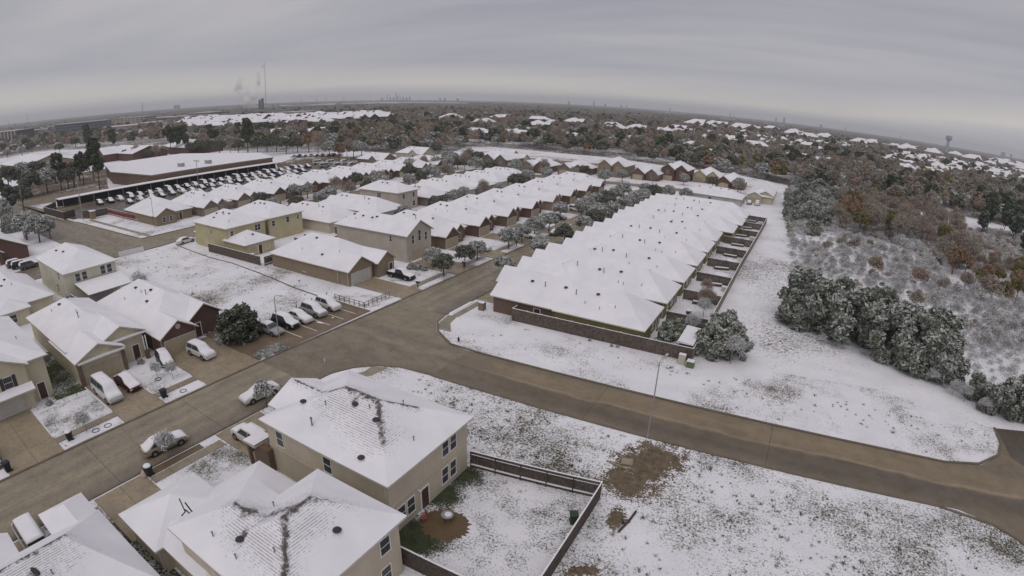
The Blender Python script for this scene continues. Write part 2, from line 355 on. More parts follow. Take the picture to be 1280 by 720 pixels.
def struct(name, mb, mats, loc=(0, 0, 0)):
    o = link(name, mb.mesh(name, mats) if isinstance(mb, MB) else mb, None, loc); o['kind'] = 'structure'; return o
def kids(o): return [c for c in o.children]
def copy_thing(root, loc, rz=0.0, scale=None, label=None, group=None):
    r = root.copy(); COL.objects.link(r); r.location = loc; r.rotation_euler = (0, 0, rz)
    if scale: r.scale = (scale,)*3 if not isinstance(scale, tuple) else scale
    if label: r['label'] = label
    if group: r['group'] = group
    for ch in KIDS[root.name]:
        c = ch[0].copy(); COL.objects.link(c); c.parent = r
        for g in ch[1]:
            d = g.copy(); COL.objects.link(d); d.parent = c
    return r
KIDS = {}
def remember(root):
    allo = [o for o in bpy.data.objects if o.parent is not None]
    KIDS[root.name] = [(c, [g for g in allo if g.parent == c]) for c in allo if c.parent == root]
    return root
def poly_sheet(name, pts, z, m, thick=0.0):
    mb = MB(); mb.face([(x, y, z) for x, y in pts])
    return struct(name, mb, m)
def nth(i):
    t_ = ['', 'ten', 'twenty', 'thirty', 'forty', 'fifty', 'sixty', 'seventy', 'eighty', 'ninety']
    if i < 25: return ORD[i]
    k = i+1; a, b_ = divmod(k, 10)
    if a > 9: return 'number %d' % k
    return (t_[a][:-1]+'ieth') if b_ == 0 else t_[a]+'-'+ORD[b_-1]
def rank(objs, fmt, key=None):
    """name alike things by their order from left to right as seen by the camera"""
    key = key or (lambda o: -math.atan2(o.location.y, o.location.x))
    for i, o in enumerate(sorted(objs, key=key)): o['label'] = fmt % nth(i)
ORD = ['first', 'second', 'third', 'fourth', 'fifth', 'sixth', 'seventh', 'eighth', 'ninth', 'tenth', 'eleventh', 'twelfth', 'thirteenth', 'fourteenth', 'fifteenth', 'sixteenth', 'seventeenth', 'eighteenth', 'nineteenth', 'twentieth', 'twenty-first', 'twenty-second', 'twenty-third', 'twenty-fourth', 'twenty-fifth']

# ---- houses: a list of roof blocks (eave rectangle, eave height, pitch, ridge axis, two ends)
def block(x0, x1, y0, y1, h, p=0.5, ax='x', ends='hh', ov=0.45, z0=0.0, wm=None, pe=None, gm=None):
    return dict(x0=x0, x1=x1, y0=y0, y1=y1, h=h, p=p, ax=ax, ends=ends, ov=ov, z0=z0, wm=wm, pe=pe or p, gm=gm)
def roof_z(blocks, x, y):
    z = -1
    for b in blocks:
        if not (b['x0'] <= x <= b['x1'] and b['y0'] <= y <= b['y1']): continue
        dx = (x-b['x0'], b['x1']-x); dy = (y-b['y0'], b['y1']-y)
        side, end = (dy, dx) if b['ax'] == 'x' else (dx, dy)
        q = b['p']*min(side)
        for k in (0, 1):
            if b['ends'][k] == 'h': q = min(q, b['pe']*end[k])
        z = max(z, b['h']+q)
    return z
TH = 0.17
def roof_geo(mb, b):
    X0, X1, Y0, Y1, h, p = b['x0'], b['x1'], b['y0'], b['y1'], b['h'], b['p']
    if b['ax'] == 'x': A0, A1, B0, B1 = X0, X1, Y0, Y1
    else: A0, A1, B0, B1 = Y0, Y1, X0, X1
    half = (B1-B0)/2; rz = h+p*half; run = p*half/b['pe']; run = min(run, (A1-A0)/2-0.01)
    mid = (B0+B1)/2
    a0 = A0+(run if b['ends'][0] == 'h' else 0); a1 = A1-(run if b['ends'][1] == 'h' else 0)
    def P(a, bb, z): return (a, bb, z) if b['ax'] == 'x' else (bb, a, z)
    flip = b['ax'] != 'x'
    def face(pts, mi):
        mb.face(pts[::-1] if flip else pts, mi)
    lo = -TH
    for dz, mi, rev in ((0, 0, False), (lo, 1, True)):
        q = [[P(A0, B0, h+dz), P(A1, B0, h+dz), P(a1, mid, rz+dz), P(a0, mid, rz+dz)],
             [P(A1, B1, h+dz), P(A0, B1, h+dz), P(a0, mid, rz+dz), P(a1, mid, rz+dz)]]
        if b['ends'][0] == 'h': q.append([P(A0, B1, h+dz), P(A0, B0, h+dz), P(a0, mid, rz+dz)])
        if b['ends'][1] == 'h': q.append([P(A1, B0, h+dz), P(A1, B1, h+dz), P(a1, mid, rz+dz)])
        for f in q: face(f[::-1] if rev else f, mi)
    def edge(a, c): face([(a[0], a[1], a[2]+lo), (c[0], c[1], c[2]+lo), c, a], 1)
    edge(P(A0, B0, h), P(A1, B0, h)); edge(P(A1, B1, h), P(A0, B1, h))
    if b['ends'][0] == 'h': edge(P(A0, B1, h), P(A0, B0, h))
    else: edge(P(A0, B1, h), P(a0, mid, rz)); edge(P(a0, mid, rz), P(A0, B0, h))
    if b['ends'][1] == 'h': edge(P(A1, B0, h), P(A1, B1, h))
    else: edge(P(A1, B0, h), P(a1, mid, rz)); edge(P(a1, mid, rz), P(A1, B1, h))
def wall_geo(mb, b, k, mi):
    o = b['ov']+0.004*k; x0, x1, y0, y1 = b['x0']+o, b['x1']-o, b['y0']+o, b['y1']-o
    top = b['h']-TH+b['p']*min(o, 0.4)-0.02
    mb.box(x0, x1, y0, y1, b['z0'], top, mi)
    gi = mi if b['gm'] is None else b['gm']
    for e, end in enumerate(b['ends']):
        if end != 'g': continue
        if b['ax'] == 'x':
            xx = x0 if e == 0 else x1; m_ = (y0+y1)/2; zt = top+b['p']*(y1-y0)/2-0.02
            w = 0.12 if e == 0 else -0.12
            pts = [(xx, y0, top), (xx, y1, top), (xx, m_, zt)]
            pts2 = [(xx+w, a, c) for (_, a, c) in pts]
        else:
            yy = y0 if e == 0 else y1; m_ = (x0+x1)/2; zt = top+b['p']*(x1-x0)/2-0.02
            w = 0.12 if e == 0 else -0.12
            pts = [(x0, yy, top), (x1, yy, top), (m_, yy, zt)]
            pts2 = [(a, yy+w, c) for (a, _, c) in pts]
        mb.face(pts, gi); mb.face(pts2[::-1], gi)
        for i in range(3):
            j = (i+1) % 3; mb.face([pts[i], pts[j], pts2[j], pts2[i]], gi)
_wm = {}
def window_mesh(w, h, mull=1):
    k = (w, h, mull)
    if k not in _wm:
        f = MB(); t = 0.07
        f.box(-w/2-t, w/2+t, -0.05, 0.0, h/2, h/2+t); f.box(-w/2-t-0.03, w/2+t+0.03, -0.08, 0.0, -h/2-t, -h/2)
        f.box(-w/2-t, -w/2, -0.05, 0.0, -h/2, h/2); f.box(w/2, w/2+t, -0.05, 0.0, -h/2, h/2)
        f.box(-w/2, w/2, -0.042, -0.008, -0.025, 0.025)
        for i in range(1, mull+1):
            x = -w/2+w*i/(mull+1); f.box(x-0.03, x+0.03, -0.046, -0.008, -h/2, h/2)
        p = MB(); p.box(-w/2, w/2, -0.02, -0.002, -h/2, h/2)
        _wm[k] = (f.mesh('window_frame', M['white']), p.mesh('window_pane', M['glass']))
    return _wm[k]
ROT = {'S': 0.0, 'E': math.pi/2, 'N': math.pi, 'W': -math.pi/2}
def window(par, side, plane, along, z, w=0.9, h=1.4, mull=0, base=(0, 0)):
    f, p = window_mesh(w, h, mull)
    loc = (along, plane, z) if side in 'SN' else (plane, along, z)
    loc = (loc[0]-base[0], loc[1]-base[1], loc[2])
    o = link('window', f, par, loc, ROT[side]); link('pane', p, o)
    return o
_gd = {}
def garage_door(par, side, plane, along, w=4.8, h=2.15, m='door_tan', base=(0, 0)):
    k = (w, h, m)
    if k not in _gd:
        f = MB(); f.box(-w/2, w/2, -0.03, 0.0, 0.02, h)
        n = max(2, int(round(w/1.2)))
        for i in range(n):
            for j in range(4):
                x0 = -w/2+w*i/n+0.07; x1 = -w/2+w*(i+1)/n-0.07; z0 = 0.06+(h-0.1)*j/4; z1 = z0+(h-0.1)/4-0.09
                f.box(x0, x1, -0.055, -0.03, z0, z1)
        for x in (-w/2-0.06, w/2+0.06): f.box(x-0.06, x+0.06, -0.07, 0, 0, h+0.1, 1)
        f.box(-w/2, w/2, -0.07, 0, h, h+0.12, 1)
        _gd[k] = f.mesh('garage_door', [M[m], M['trim']])
    loc = (along-base[0], plane-base[1], 0) if side in 'SN' else (plane-base[0], along-base[1], 0)
    return link('garage_door', _gd[k], par, loc, ROT[side])
def front_door(par, side, plane, along, base=(0, 0), z=0.0, m='door_dark'):
    k = ('fd', m)
    if k not in _gd:
        f = MB(); f.box(-0.46, 0.46, -0.05, 0, 0.05, 2.1); f.box(-0.33, 0.33, -0.07, -0.05, 1.2, 1.95); f.box(-0.33, 0.33, -0.07, -0.05, 0.2, 1.0)
        for x in (-0.52, 0.52): f.box(x-0.06, x+0.06, -0.08, 0, 0.05, 2.2, 1)
        f.box(-0.46, 0.46, -0.08, 0, 2.1, 2.2, 1)
        _gd[k] = f.mesh('door', [M[m], M['white']])
    loc = (along-base[0], plane-base[1], z) if side in 'SN' else (plane-base[0], along-base[1], z)
    return link('door', _gd[k], par, loc, ROT[side])
_t = MB(); _t.tube((0, 0, -0.12), (0, 0, 0.14), 0.13, n=8); _t.blob((0, 0, 0.12), 0.31, 0.31, 0.15, 10, 3, half=True)
VENT = _t.mesh('roof_vent', M['vent'], True)
_t = MB(); _t.tube((0, 0, -0.1), (0, 0, 0.38), 0.045, n=7); _t.tube((0, 0, 0.34), (0, 0, 0.42), 0.075, n=7)
PIPE = _t.mesh('vent_pipe', M['pipe'])
_t = MB(); _t.tube((0, 0, -0.3), (0, 0, 0.72), 0.07, n=8); _t.tube((0, 0, 0.68), (0, 0, 0.82), 0.12, 0.10, n=8)
FLUE = _t.mesh('flue', M['pipe'])
def house(name, label, cat, blocks, mats=('beige',), group=None, vents=(), pipes=(), flues=(), windows=(), garages=(), doors=(), roofm='roof', trim='trim', panels=True, wm_default=0):
    bx = (min(b['x0'] for b in blocks)+max(b['x1'] for b in blocks))/2; by = (min(b['y0'] for b in blocks)+max(b['y1'] for b in blocks))/2
    root = thing(name, label, cat, (bx, by, 0), 0, group)
    w = MB(); r = MB()
    for k, b in enumerate(blocks):
        wall_geo(w, b, k, b['wm'] if b['wm'] is not None else wm_default); roof_geo(r, b)
    for q in (w, r): q.v = [(a-bx, c-by, d) for (a, c, d) in q.v]
    link('wall', w.mesh('wall', [M[m] for m in mats]), root)
    ro = link('roof', r.mesh('roof', [M[roofm], M[trim]]), root)
    for (x, y) in vents: link('roof_vent', VENT, ro, (x-bx, y-by, roof_z(blocks, x, y)))
    for (x, y) in pipes: link('vent_pipe', PIPE, ro, (x-bx, y-by, roof_z(blocks, x, y)))
    for (x, y) in flues: link('flue', FLUE, ro, (x-bx, y-by, roof_z(blocks, x, y)))
    for a in windows: window(root, *a, base=(bx, by))
    for a in garages: garage_door(root, *a, base=(bx, by))
    for a in doors: front_door(root, *a, base=(bx, by))
    if by < 96 and bx > -130:
        for b in blocks[:2]:
            if b['h'] > 2.5 and 'h' in b['ends'][1]+b['ends'][0]:
                o_ = b['ov']
                if 'dp' not in _gd or True:
                    q = MB(); q.box(-.05, .05, -.05, .05, .15, b['h']-.2); q.box(-.05, .05, -.3, -.05, .1, .2)
                    link('downpipe', q.mesh('downpipe', M['trim']), root, (b['x1']-o_-.25-bx, b['y0']+o_-.055-by, 0))
    return root, (bx, by)
# ---- fences
def fence(name, label, pts, h=1.85, m='wood', cap=True, step=2.4, group=None, board=0.15, cat='fence', snow=0.05):
    root = thing(name, label, cat, (pts[0][0], pts[0][1], 0), 0, group)
    ox, oy = pts[0]
    cache = {}
    for (a, b) in zip(pts[:-1], pts[1:]):
        dx, dy = b[0]-a[0], b[1]-a[1]; l = math.hypot(dx, dy); n = max(1, int(round(l/step))); s = l/n; ang = math.atan2(dy, dx)
        for i in range(n+1):
            if i == n and b != pts[-1]: continue
            px, py = a[0]+dx*i/n-ox, a[1]+dy*i/n-oy
            if 'post' not in cache:
                q = MB(); q.box(-0.06, 0.06, -0.06, 0.06, 0, h+0.05, 0)
                if cap: q.box(-0.085, 0.085, -0.085, 0.085, h+0.05, h+0.05+snow+0.03, 1)
                cache['post'] = q.mesh('post', [M[m], M['snow']])
            link('post', cache['post'], root, (px, py, 0), ang)
            if i == n: continue
            key = round(s, 2)
            if key not in cache:
                q = MB(); k = max(2, int(round(s/board))); bw = (s-0.12)/k
                for j in range(k):
                    x0 = 0.06+bw*j; dz = random.uniform(-0.02, 0.02); yy = random.uniform(-0.006, 0.006)
                    q.box(x0+0.006, x0+bw-0.006, 0.03+yy, 0.055+yy, 0.04, h+dz)
                for z in (0.35, h-0.35): q.box(0.06, s-0.06, -0.06, 0.03, z-0.05, z+0.05)
                if cap:
                    q.box(0.05, s-0.05, -0.035, 0.075, h+0.025, h+0.025+snow, 1); q.box(0.06, s-0.06, -0.11, 0.028, 0.401, 0.48, 1); q.box(0.06, s-0.06, -0.065, 0.028, h-0.299, h-0.285, 1)
                cache[key] = q.mesh('panel', [M[m], M['snow']])
            link('panel', cache[key], root, (px, py, 0), ang)
    return root
# ---- kerb made of a polyline: a raised strip with its top and two faces
def strip(pts, w, z0, z1, mb, side=0.0):
    n = len(pts); L_, R_ = [], []
    for i in range(n):
        a = pts[max(0, i-1)]; b = pts[min(n-1, i+1)]; dx, dy = b[0]-a[0], b[1]-a[1]; l = math.hypot(dx, dy) or 1
        nx, ny = -dy/l, dx/l; x, y = pts[i]
        L_.append((x+nx*(side+w/2), y+ny*(side+w/2))); R_.append((x+nx*(side-w/2), y+ny*(side-w/2)))
    for i in range(n-1):
        a, b, c, d = L_[i], L_[i+1], R_[i+1], R_[i]
        mb.face([(*d, z1), (*c, z1), (*b, z1), (*a, z1)])
        mb.face([(*a, z0), (*a, z1), (*b, z1), (*b, z0)]); mb.face([(*c, z0), (*c, z1), (*d, z1), (*d, z0)])
def arc(cx, cy, r, a0, a1, n=8):
    return [(cx+r*math.cos(R(a0+(a1-a0)*i/n)), cy+r*math.sin(R(a0+(a1-a0)*i/n))) for i in range(n+1)]
# ---------------------------------------------------------------- the ground and the roads
g = MB(); g.face([(-20000, -2000, 0), (20000, -2000, 0), (20000, 26000, 0), (-20000, 26000, 0)])
M['ground'] = snow_ground('snow_over_rough_grass', 0.185, 0.03, 2.4, ((0.06, 0.055, 0.035), (0.12, 0.10, 0.07)), patches=((35, 135, 60, 0.09), (90, 200, 90, 0.2), (-2, 115, 45, 0.10), (2, 82, 16, 0.13)))
ground_o = struct('ground', g, M['ground'], (0, 0, -0.02))
M['lot'] = snow_ground('snow_over_lot_grass', 0.262, 0.10, 4.6, ((0.045, 0.05, 0.025), (0.115, 0.10, 0.06)),
    patches=((-30, 43, 13, 0.07), (-18, 41, 15, 0.075), (6, 39, 14, 0.035), (0, 30, 11, -0.05), (18, 44, 9, 0.03), (-8, 28, 6, 0.05), (26, 44, 5, 0.12), (-37, 45, 3, -.05)),
    soils=((-8.0, 43.2, 5.2, 3.7, R(60)), (-8.9, 39.4, 3.3, 3.0, 0), (-8.2, 34.4, 1.9, .95, R(100)), (-8.4, 27.6, 1.5, .8, R(40))))
M['vac'] = snow_ground('snow_over_easement_grass', 0.225, 0.10, 4.0, ((0.07, 0.065, 0.04), (0.14, 0.12, 0.08)), stretch=(0.7, 1.5, 1), patches=((-72, 47, 10, 0.05), (-95, 46, 16, 0.06), (-72, 55, 8, 0.10)))
M['verge'] = snow_ground('snow_over_verge_grass', 0.215, 0.12, 4.5, ((0.10, 0.095, 0.07), (0.18, 0.16, 0.12)), patches=((-38, 56.5, 3.5, 0.10), (2, 64, 9, 0.05), (18, 66, 9, 0.06)))
M['yard'] = snow_ground('snow_over_lawn', 0.22, 0.2, 5, ((0.04, 0.055, 0.02), (0.10, 0.10, 0.05)))
M['yard2'] = snow_ground('thin_snow_over_lawn', 0.245, 0.2, 8, ((0.06, 0.065, 0.04), (0.13, 0.125, 0.08)), patches=((-68, 12, 3, 0.12), (-42, 18, 2.2, 0.14), (-41, 9, 3, 0.15)))
M['backyard'] = snow_ground('snow_over_fenced_lawn', 0.245, 0.2, 6, ((0.03, 0.038, 0.018), (0.065, 0.075, 0.038)), patches=((-21.2, 23.6, 2.9, 0.55), (-22.4, 29.5, 2.6, 0.5), (-20.5, 27, 2.9, 0.25), (-22.4, 33, 2.4, 0.4), (-17.9, 28.6, 1.6, 0.2), (-19.2, 24.0, 2.2, .15)))
def sheet(name, pts, z, m): return poly_sheet(name, pts, z, M[m])
ny = lambda x: 46.3+(x+34)*0.043
fy = lambda x: 54.3+(x+35)*0.047
def paving(name, x0, x1, y0, y1, nx, nyy, m, z=0.012, top=None, gap=0.035):
    b = MB(); b.face([(x0, y0, z), (x1, y0, z), (x1, y1, z), (x0, y1, z)])
    root = struct(name, b, M['seam'])
    for i in range(nx):
        for j in range(nyy):
            a, c = x0+(x1-x0)*i/nx+gap/2, x0+(x1-x0)*(i+1)/nx-gap/2; d, e = y0+(y1-y0)*j/nyy+gap/2, y0+(y1-y0)*(j+1)/nyy-gap/2
            s = MB(); s.box(a, c, d, e, z-0.02, z+0.012+random.uniform(0, 0.004)); link('slab', s.mesh('slab', M[m]), root)
    return root
def quad_slabs(name, quads, m, z=0.012, g=0.02, base=None):
    """slabs from four-cornered outlines, each shrunk to leave the joint open"""
    b = MB()
    for q in (base or quads): b.face([(x, y, z) for x, y in q])
    root = struct(name, b, M['seam'])
    for q in quads:
        cx = sum(p[0] for p in q)/len(q); cy = sum(p[1] for p in q)/len(q); s = MB()
        pp = [(x+(g if x < cx else -g), y+(g if y < cy else -g)) for x, y in q]; n = len(pp); k = 0.012+random.uniform(0, 0.004)
        s.face([(x, y, z+k) for x, y in pp])
        for i in range(n):
            a, c = pp[i], pp[(i+1) % n]; s.face([(*a, z-0.01), (*c, z-0.01), (*c, z+k), (*a, z+k)])
        link('slab', s.mesh('slab', M[m]), root)
    return root
# lots
sheet('lawn', [(-46.4, -80), (60, -80), (60, 47.5), (27, 47.5), (25.6, 47.9), (22.5, 48.6), (ny(-20)*0-20, ny(-20)), (-36, 46.2), (-41, 45.4), (-43.6, 43.8), (-45.6, 41.4), (-46.4, 38)], 0.002, 'lot')
sheet('lawn', [(-35.5, 54.4), (22.5, 57.2), (27, 58.6), (29.9, 61.3), (31.0, 64.4), (31.2, 68), (16, 72), (-8, 69), (-41, 68.5), (-45.6, 68), (-45.7, 60.4), (-43.2, 56.9), (-39.2, 54.5)], 0.002, 'verge')
sheet('lawn', [(-127, 38.0), (-90, 39.6), (-67.4, 39.6), (-67.4, 57.5), (-57.4, 58.0), (-57.2, 63.9), (-90, 62.6), (-126, 62.6)], 0.003, 'vac')
sheet('lawn', [(-22.7, 21.6), (-10.3, 21.6), (-10.4, 35.9), (-22.7, 33.9)], 0.006, 'backyard')
# boulevard
joints = [-36.0, -16.8, 2.7, 22.3]
quads = []
for a, c in zip(joints[:-1], joints[1:]):
    for lo, hi in ((0, .5), (.5, 1)):
        P_ = lambda x, t: (x, ny(x)*(1-t)+fy(x)*t)
        quads.append([P_(a, lo), P_(c, lo), P_(c, hi), P_(a, hi)])
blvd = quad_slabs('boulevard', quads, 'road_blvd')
# crossing with the street: corners rounded
west = [(-56.0, 36), (-55.3, 62)]
cross = [(-56.0, 36), (-46.75, 36), (-46.6, 39.2), (-45.3, 42.3), (-43.3, 44.3), (-40.5, 45.7), (-36.0, 46.2), (-36.0, 54.2), (-39.2, 54.4), (-43.2, 56.8), (-45.4, 59.6), (-46.0, 62.5), (-55.4, 62.5)]
b = MB(); b.face([(x, y, 0.014) for x, y in cross]); struct('road_crossing', b, M['road'])
ex = [(22.3, ny(22.3)), (25.6, 47.6), (28, 46.0), (30.5, 42), (31.5, 36), (31.5, -80), (42, -80), (42, 35), (44, 44), (49, 49.5), (80, 52), (80, 61), (50, 60.0), (46, 62), (43.6, 66), (43.4, 71), (31.2, 68.2), (31.0, 64.4), (29.9, 61.3), (26.8, 58.2), (22.3, fy(22.3))]
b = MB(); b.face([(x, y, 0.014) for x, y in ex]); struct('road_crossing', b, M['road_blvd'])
b = MB(); b.face([(x, y, 0.018) for x, y in [(31.4, 61.5), (33, 59.8), (42, 60.5), (44.0, 62.5), (43.2, 71), (31.4, 68.3)]]); struct('stub_road', b, M['asphalt'])
def wx(y): return -56.4+(y-7)*0.011
def exx(y): return -46.9+(y-7)*0.006
ys = [36-12*i for i in range(10)][::-1]
quads = []
for a, c in zip(ys[:-1], ys[1:]):
    quads.append([(wx(a), a), (-51.5, a), (-51.5, c), (wx(c), c)]); quads.append([(-51.5, a), (exx(a), a), (exx(c), c), (-51.5, c)])
quad_slabs('street', quads, 'road_a')
ys = [62.5+12*i for i in range(13)]; quads = []
for a, c in zip(ys[:-1], ys[1:]):
    quads.append([(wx(a), a), (-51, a), (-51, c), (wx(c), c)]); quads.append([(-51, a), (-46.1, a), (-46.1, c), (-51, c)])
quad_slabs('street', quads, 'road_a')
# second street and the road along the west edge
b = MB(); b.face([(x, y, 0.010) for x, y in [(-139.3, 62), (-128.2, 62), (-128.2, 215), (-139.3, 215)]]); b.face([(x, y, 0.010) for x, y in [(-139.0, -40), (-128, -40), (-128, 42), (-139, 42)]])
b.face([(x, y, 0.010) for x, y in [(-262, 41), (-139, 42), (-128, 42), (-127.6, 48), (-127.2, 56), (-128.2, 62), (-139.3, 62), (-140, 57.6), (-184, 55.3), (-262, 53)]])
b.face([(x, y, 0.010) for x, y in [(-262, 53), (-214, 53), (-214, 62), (-222, 90), (-262, 90)]]); struct('street', b, M['road'])
b = MB(); b.face([(x, y, 0.010) for x, y in [(-128.2, 205), (-30, 222), (-10, 226), (-10, 234), (-30, 231), (-128.2, 213)]]); struct('street', b, M['road'])
# kerbs
k = MB(); strip([(x, ny(x)-0.15) for x in range(-36, 23, 4)]+[(25.6, 47.5), (28, 45.9), (30.4, 42), (31.4, 36), (31.4, 0), (31.4, -80)], 0.30, -0.01, 0.11, k); struct('kerb', k, M['kerb'])
k = MB(); strip([(31.15, 68.3), (30.9, 64.4), (29.8, 61.4), (26.7, 58.4), (22.3, fy(22.3)+0.1)]+[(x, fy(x)+0.15) for x in range(18, -36, -4)]+[(-39.2, 54.55), (-43.1, 57.0), (-45.3, 59.8), (-45.9, 62.6), (-45.95, 90), (-45.95, 200)], 0.30, -0.01, 0.12, k); struct('kerb', k, M['kerb'])
k = MB(); strip([(wx(-60)-0.15, -60), (wx(36)-0.15, 36), (-55.6, 62.5), (wx(200)-0.15, 200)], 0.30, -0.01, 0.10, k); struct('kerb', k, M['kerb'])
k = MB(); strip([(exx(-60)+0.15, -60), (-46.65, 36), (-46.5, 39.2), (-45.2, 42.2), (-43.2, 44.2), (-40.5, 45.6), (-36, 46.15)], 0.30, -0.01, 0.11, k); struct('kerb', k, M['kerb'])
k = MB(); strip([(-184.3, 55.3), (-140, 57.7), (-139.5, 62), (-139.4, 215)], 0.18, -0.01, 0.13, k); strip([(-127.9, -30), (-127.6, 38), (-127.1, 57), (-128.0, 63), (-128.0, 205)], 0.18, -0.01, 0.13, k); struct('kerb', k, M['kerb'])
# snow strips and sidewalks
def lawnrect(x0, x1, y0, y1, m='yard', z=0.02):
    b = MB(); b.box(x0, x1, y0, y1, -0.01, z+0.03); return struct('lawn', b, M[m])
def snowbank(pts, h=0.10, m='yard'):
    """a rounded verge of snow: outline, and the same outline pulled in and raised"""
    for _ in range(2):
        q_ = []
        for i in range(len(pts)):
            (ax, ay), (cx, cy) = pts[i], pts[(i+1) % len(pts)]; l_ = math.hypot(cx-ax, cy-ay) or 1; f_ = min(.25, .35/l_)
            q_ += [(ax+(cx-ax)*f_+random.uniform(-.03, .03), ay+(cy-ay)*f_+random.uniform(-.03, .03)), (cx-(cx-ax)*f_, cy-(cy-ay)*f_)]
        pts = q_
    n = len(pts); cx = sum(p[0] for p in pts)/n; cy = sum(p[1] for p in pts)/n; b = MB()
    inn = [(x+(cx-x)*min(0.4, 0.25/max(0.3, math.hypot(x-cx, y-cy))), y+(cy-y)*min(0.4, 0.25/max(0.3, math.hypot(x-cx, y-cy)))) for x, y in pts]
    for i in range(n):
        j = (i+1) % n; b.face([(*pts[i], 0.0), (*pts[j], 0.0), (*inn[j], h), (*inn[i], h)])
    b.face([(x, y, h) for x, y in inn]); return struct('lawn', b, M[m])
# west side of the near street
WD = [(-3.5, 2.2), (4.2, 9.9), (17.2, 22.3), (28.1, 35.9)]      # driveways (y from, y to)
for (a, c) in WD: paving('driveway', -69.4, -60.4, a, c, 2, 2, 'drive', 0.014); paving('driveway', -60.4, wx(a)-0.17, a-0.1, c+0.1, 1, 2, 'drive', 0.016)
for a, c in ((2.3, 4.1), (10.0, 17.1), (22.4, 28.0)):
    paving('sidewalk', -60.0, -58.75, a, c, 1, max(1, int((c-a)/1.6)), 'walk', 0.020)
snowbank([(-67.2, 10.1), (-60.3, 10.1), (-60.1, 17.0), (-67.2, 17.0)], 0.06, 'yard2')
snowbank([(-67.0, 22.5), (-60.1, 22.5), (-60.0, 27.9), (-65.0, 27.9)], 0.06, 'yard2')
snowbank([(-58.6, 10.2), (-56.8, 10.8), (-56.6, 16.2), (-57.0, 17.0), (-58.5, 17.0)], 0.1)
snowbank([(-58.6, 22.5), (-56.8, 22.9), (-56.5, 27.4), (-57.0, 28.2), (-58.5, 27.9)], 0.1)
snowbank([(-58.6, 36.0), (-56.4, 36.6), (-56.3, 40.8), (-57.6, 40.4)], 0.09, 'yard2')
snowbank([(-66.6, 2.3), (-60.2, 2.3), (-60.2, 4.1), (-66.6, 4.1)], 0.06, 'yard2')
# parking bays on the empty lot
paving('parking_bay', -67.2, -56.45, 41.0, 57.3, 2, 6, 'mud', 0.010, gap=0.02)
sheet('garden_bed', [(-71, 35.9), (-56.6, 35.9), (-58.0, 41.0), (-71, 41.0)], 0.008, 'mud')
for i, y in enumerate((44.2, 47.0, 49.6, 52.4, 55.0)):
    s = MB(); s.box(-61.5, -57.6, y-0.06, y+0.06, 0.0, 0.034); struct('bay_line', s, M['white'])
snowbank([(-60.4, 49.0), (-59.0, 49.2), (-58.6, 49.7), (-60.2, 49.5)], 0.05, 'snow')
snowbank([(-59.6, 51.6), (-59.2, 51.6), (-59.2, 52.1), (-59.5, 52.1)], 0.05, 'snow')
snowbank([(-66.0, 57.6), (-58.6, 57.6), (-58.6, 63.8), (-66.6, 63.8)], 0.08, 'yard2')
snowbank([(-57.6, 59.4), (-56.1, 59.4), (-55.8, 63.6), (-56.6, 64.6), (-57.4, 63.4)], 0.14)
# west side further on: lawns, walks and drives of the brick houses
for i in range(11):
    y0 = 64.2 if i == 0 else 79.6+13.4*(i-1); y1 = y0+(5.4 if i != 1 else 7.0); ny0 = 79.4 if i == 0 else y0+13.2
    paving('driveway', -67.4, wx(y0)-0.17, y0, y1, 2, 2, 'drive', 0.014)
    snowbank([(-65.6, y1+0.2), (-59.0, y1+0.2), (-58.9, ny0-0.2), (-65.0, ny0-0.2)], 0.07)
    paving('sidewalk', -58.8, -57.5, y1+0.1, ny0-0.1, 1, 3, 'walk', 0.02)
    snowbank([(-57.3, y1+0.3), (-56.0, y1+0.6), (-55.7, ny0-0.6), (-57.2, ny0-0.3)], 0.12)
# east side of the near street
for (a, c) in ((-4.0, 3.6), (9.0, 14.2), (22.6, 28.4)):
    paving('driveway', -46.4, -38.6, a, c, 2, 2, 'drive', 0.014)
for a, c in ((6.9, 8.9), (14.3, 22.4), (28.6, 37.2)): paving('sidewalk', -45.3, -44.1, a, c, 1, max(1, int((c-a)/1.7)), 'walk', 0.020)
snowbank([(-44.0, 14.4), (-38.9, 14.4), (-38.9, 22.4), (-44.0, 22.4)], 0.06, 'yard2')
snowbank([(-44.0, 4.4), (-39.6, 4.4), (-39.6, 8.9), (-44.0, 8.9)], 0.06, 'yard2')
snowbank([(-46.4, 20.6), (-45.5, 20.6), (-45.5, 22.2), (-46.3, 22.2)], 0.07)
snowbank([(-46.4, 28.8), (-45.5, 28.8), (-45.5, 32.0), (-46.2, 32.2)], 0.10)
sheet('grass_strip', [(-46.5, 14.4), (-45.4, 14.4), (-45.4, 20.6), (-46.4, 20.6)], 0.009, 'dirt')
snowbank([(-46.3, 36.8), (-46.4, 39.0), (-45.6, 41.0), (-44.2, 42.4), (-43.7, 41.7), (-44.8, 38.4), (-45.4, 36.8)], 0.10, 'snow')
quad_slabs('sidewalk', [[(-45.2, 36.9), (-44.2, 36.9), (-43.4, 39.6), (-44.5, 39.6)], [(-44.5, 39.6), (-43.4, 39.6), (-42.0, 41.8), (-43.4, 42.2)], [(-43.6, 43.7), (-43.4, 42.2), (-42.0, 41.8), (-41.6, 44.6)]], 'walk', 0.02)
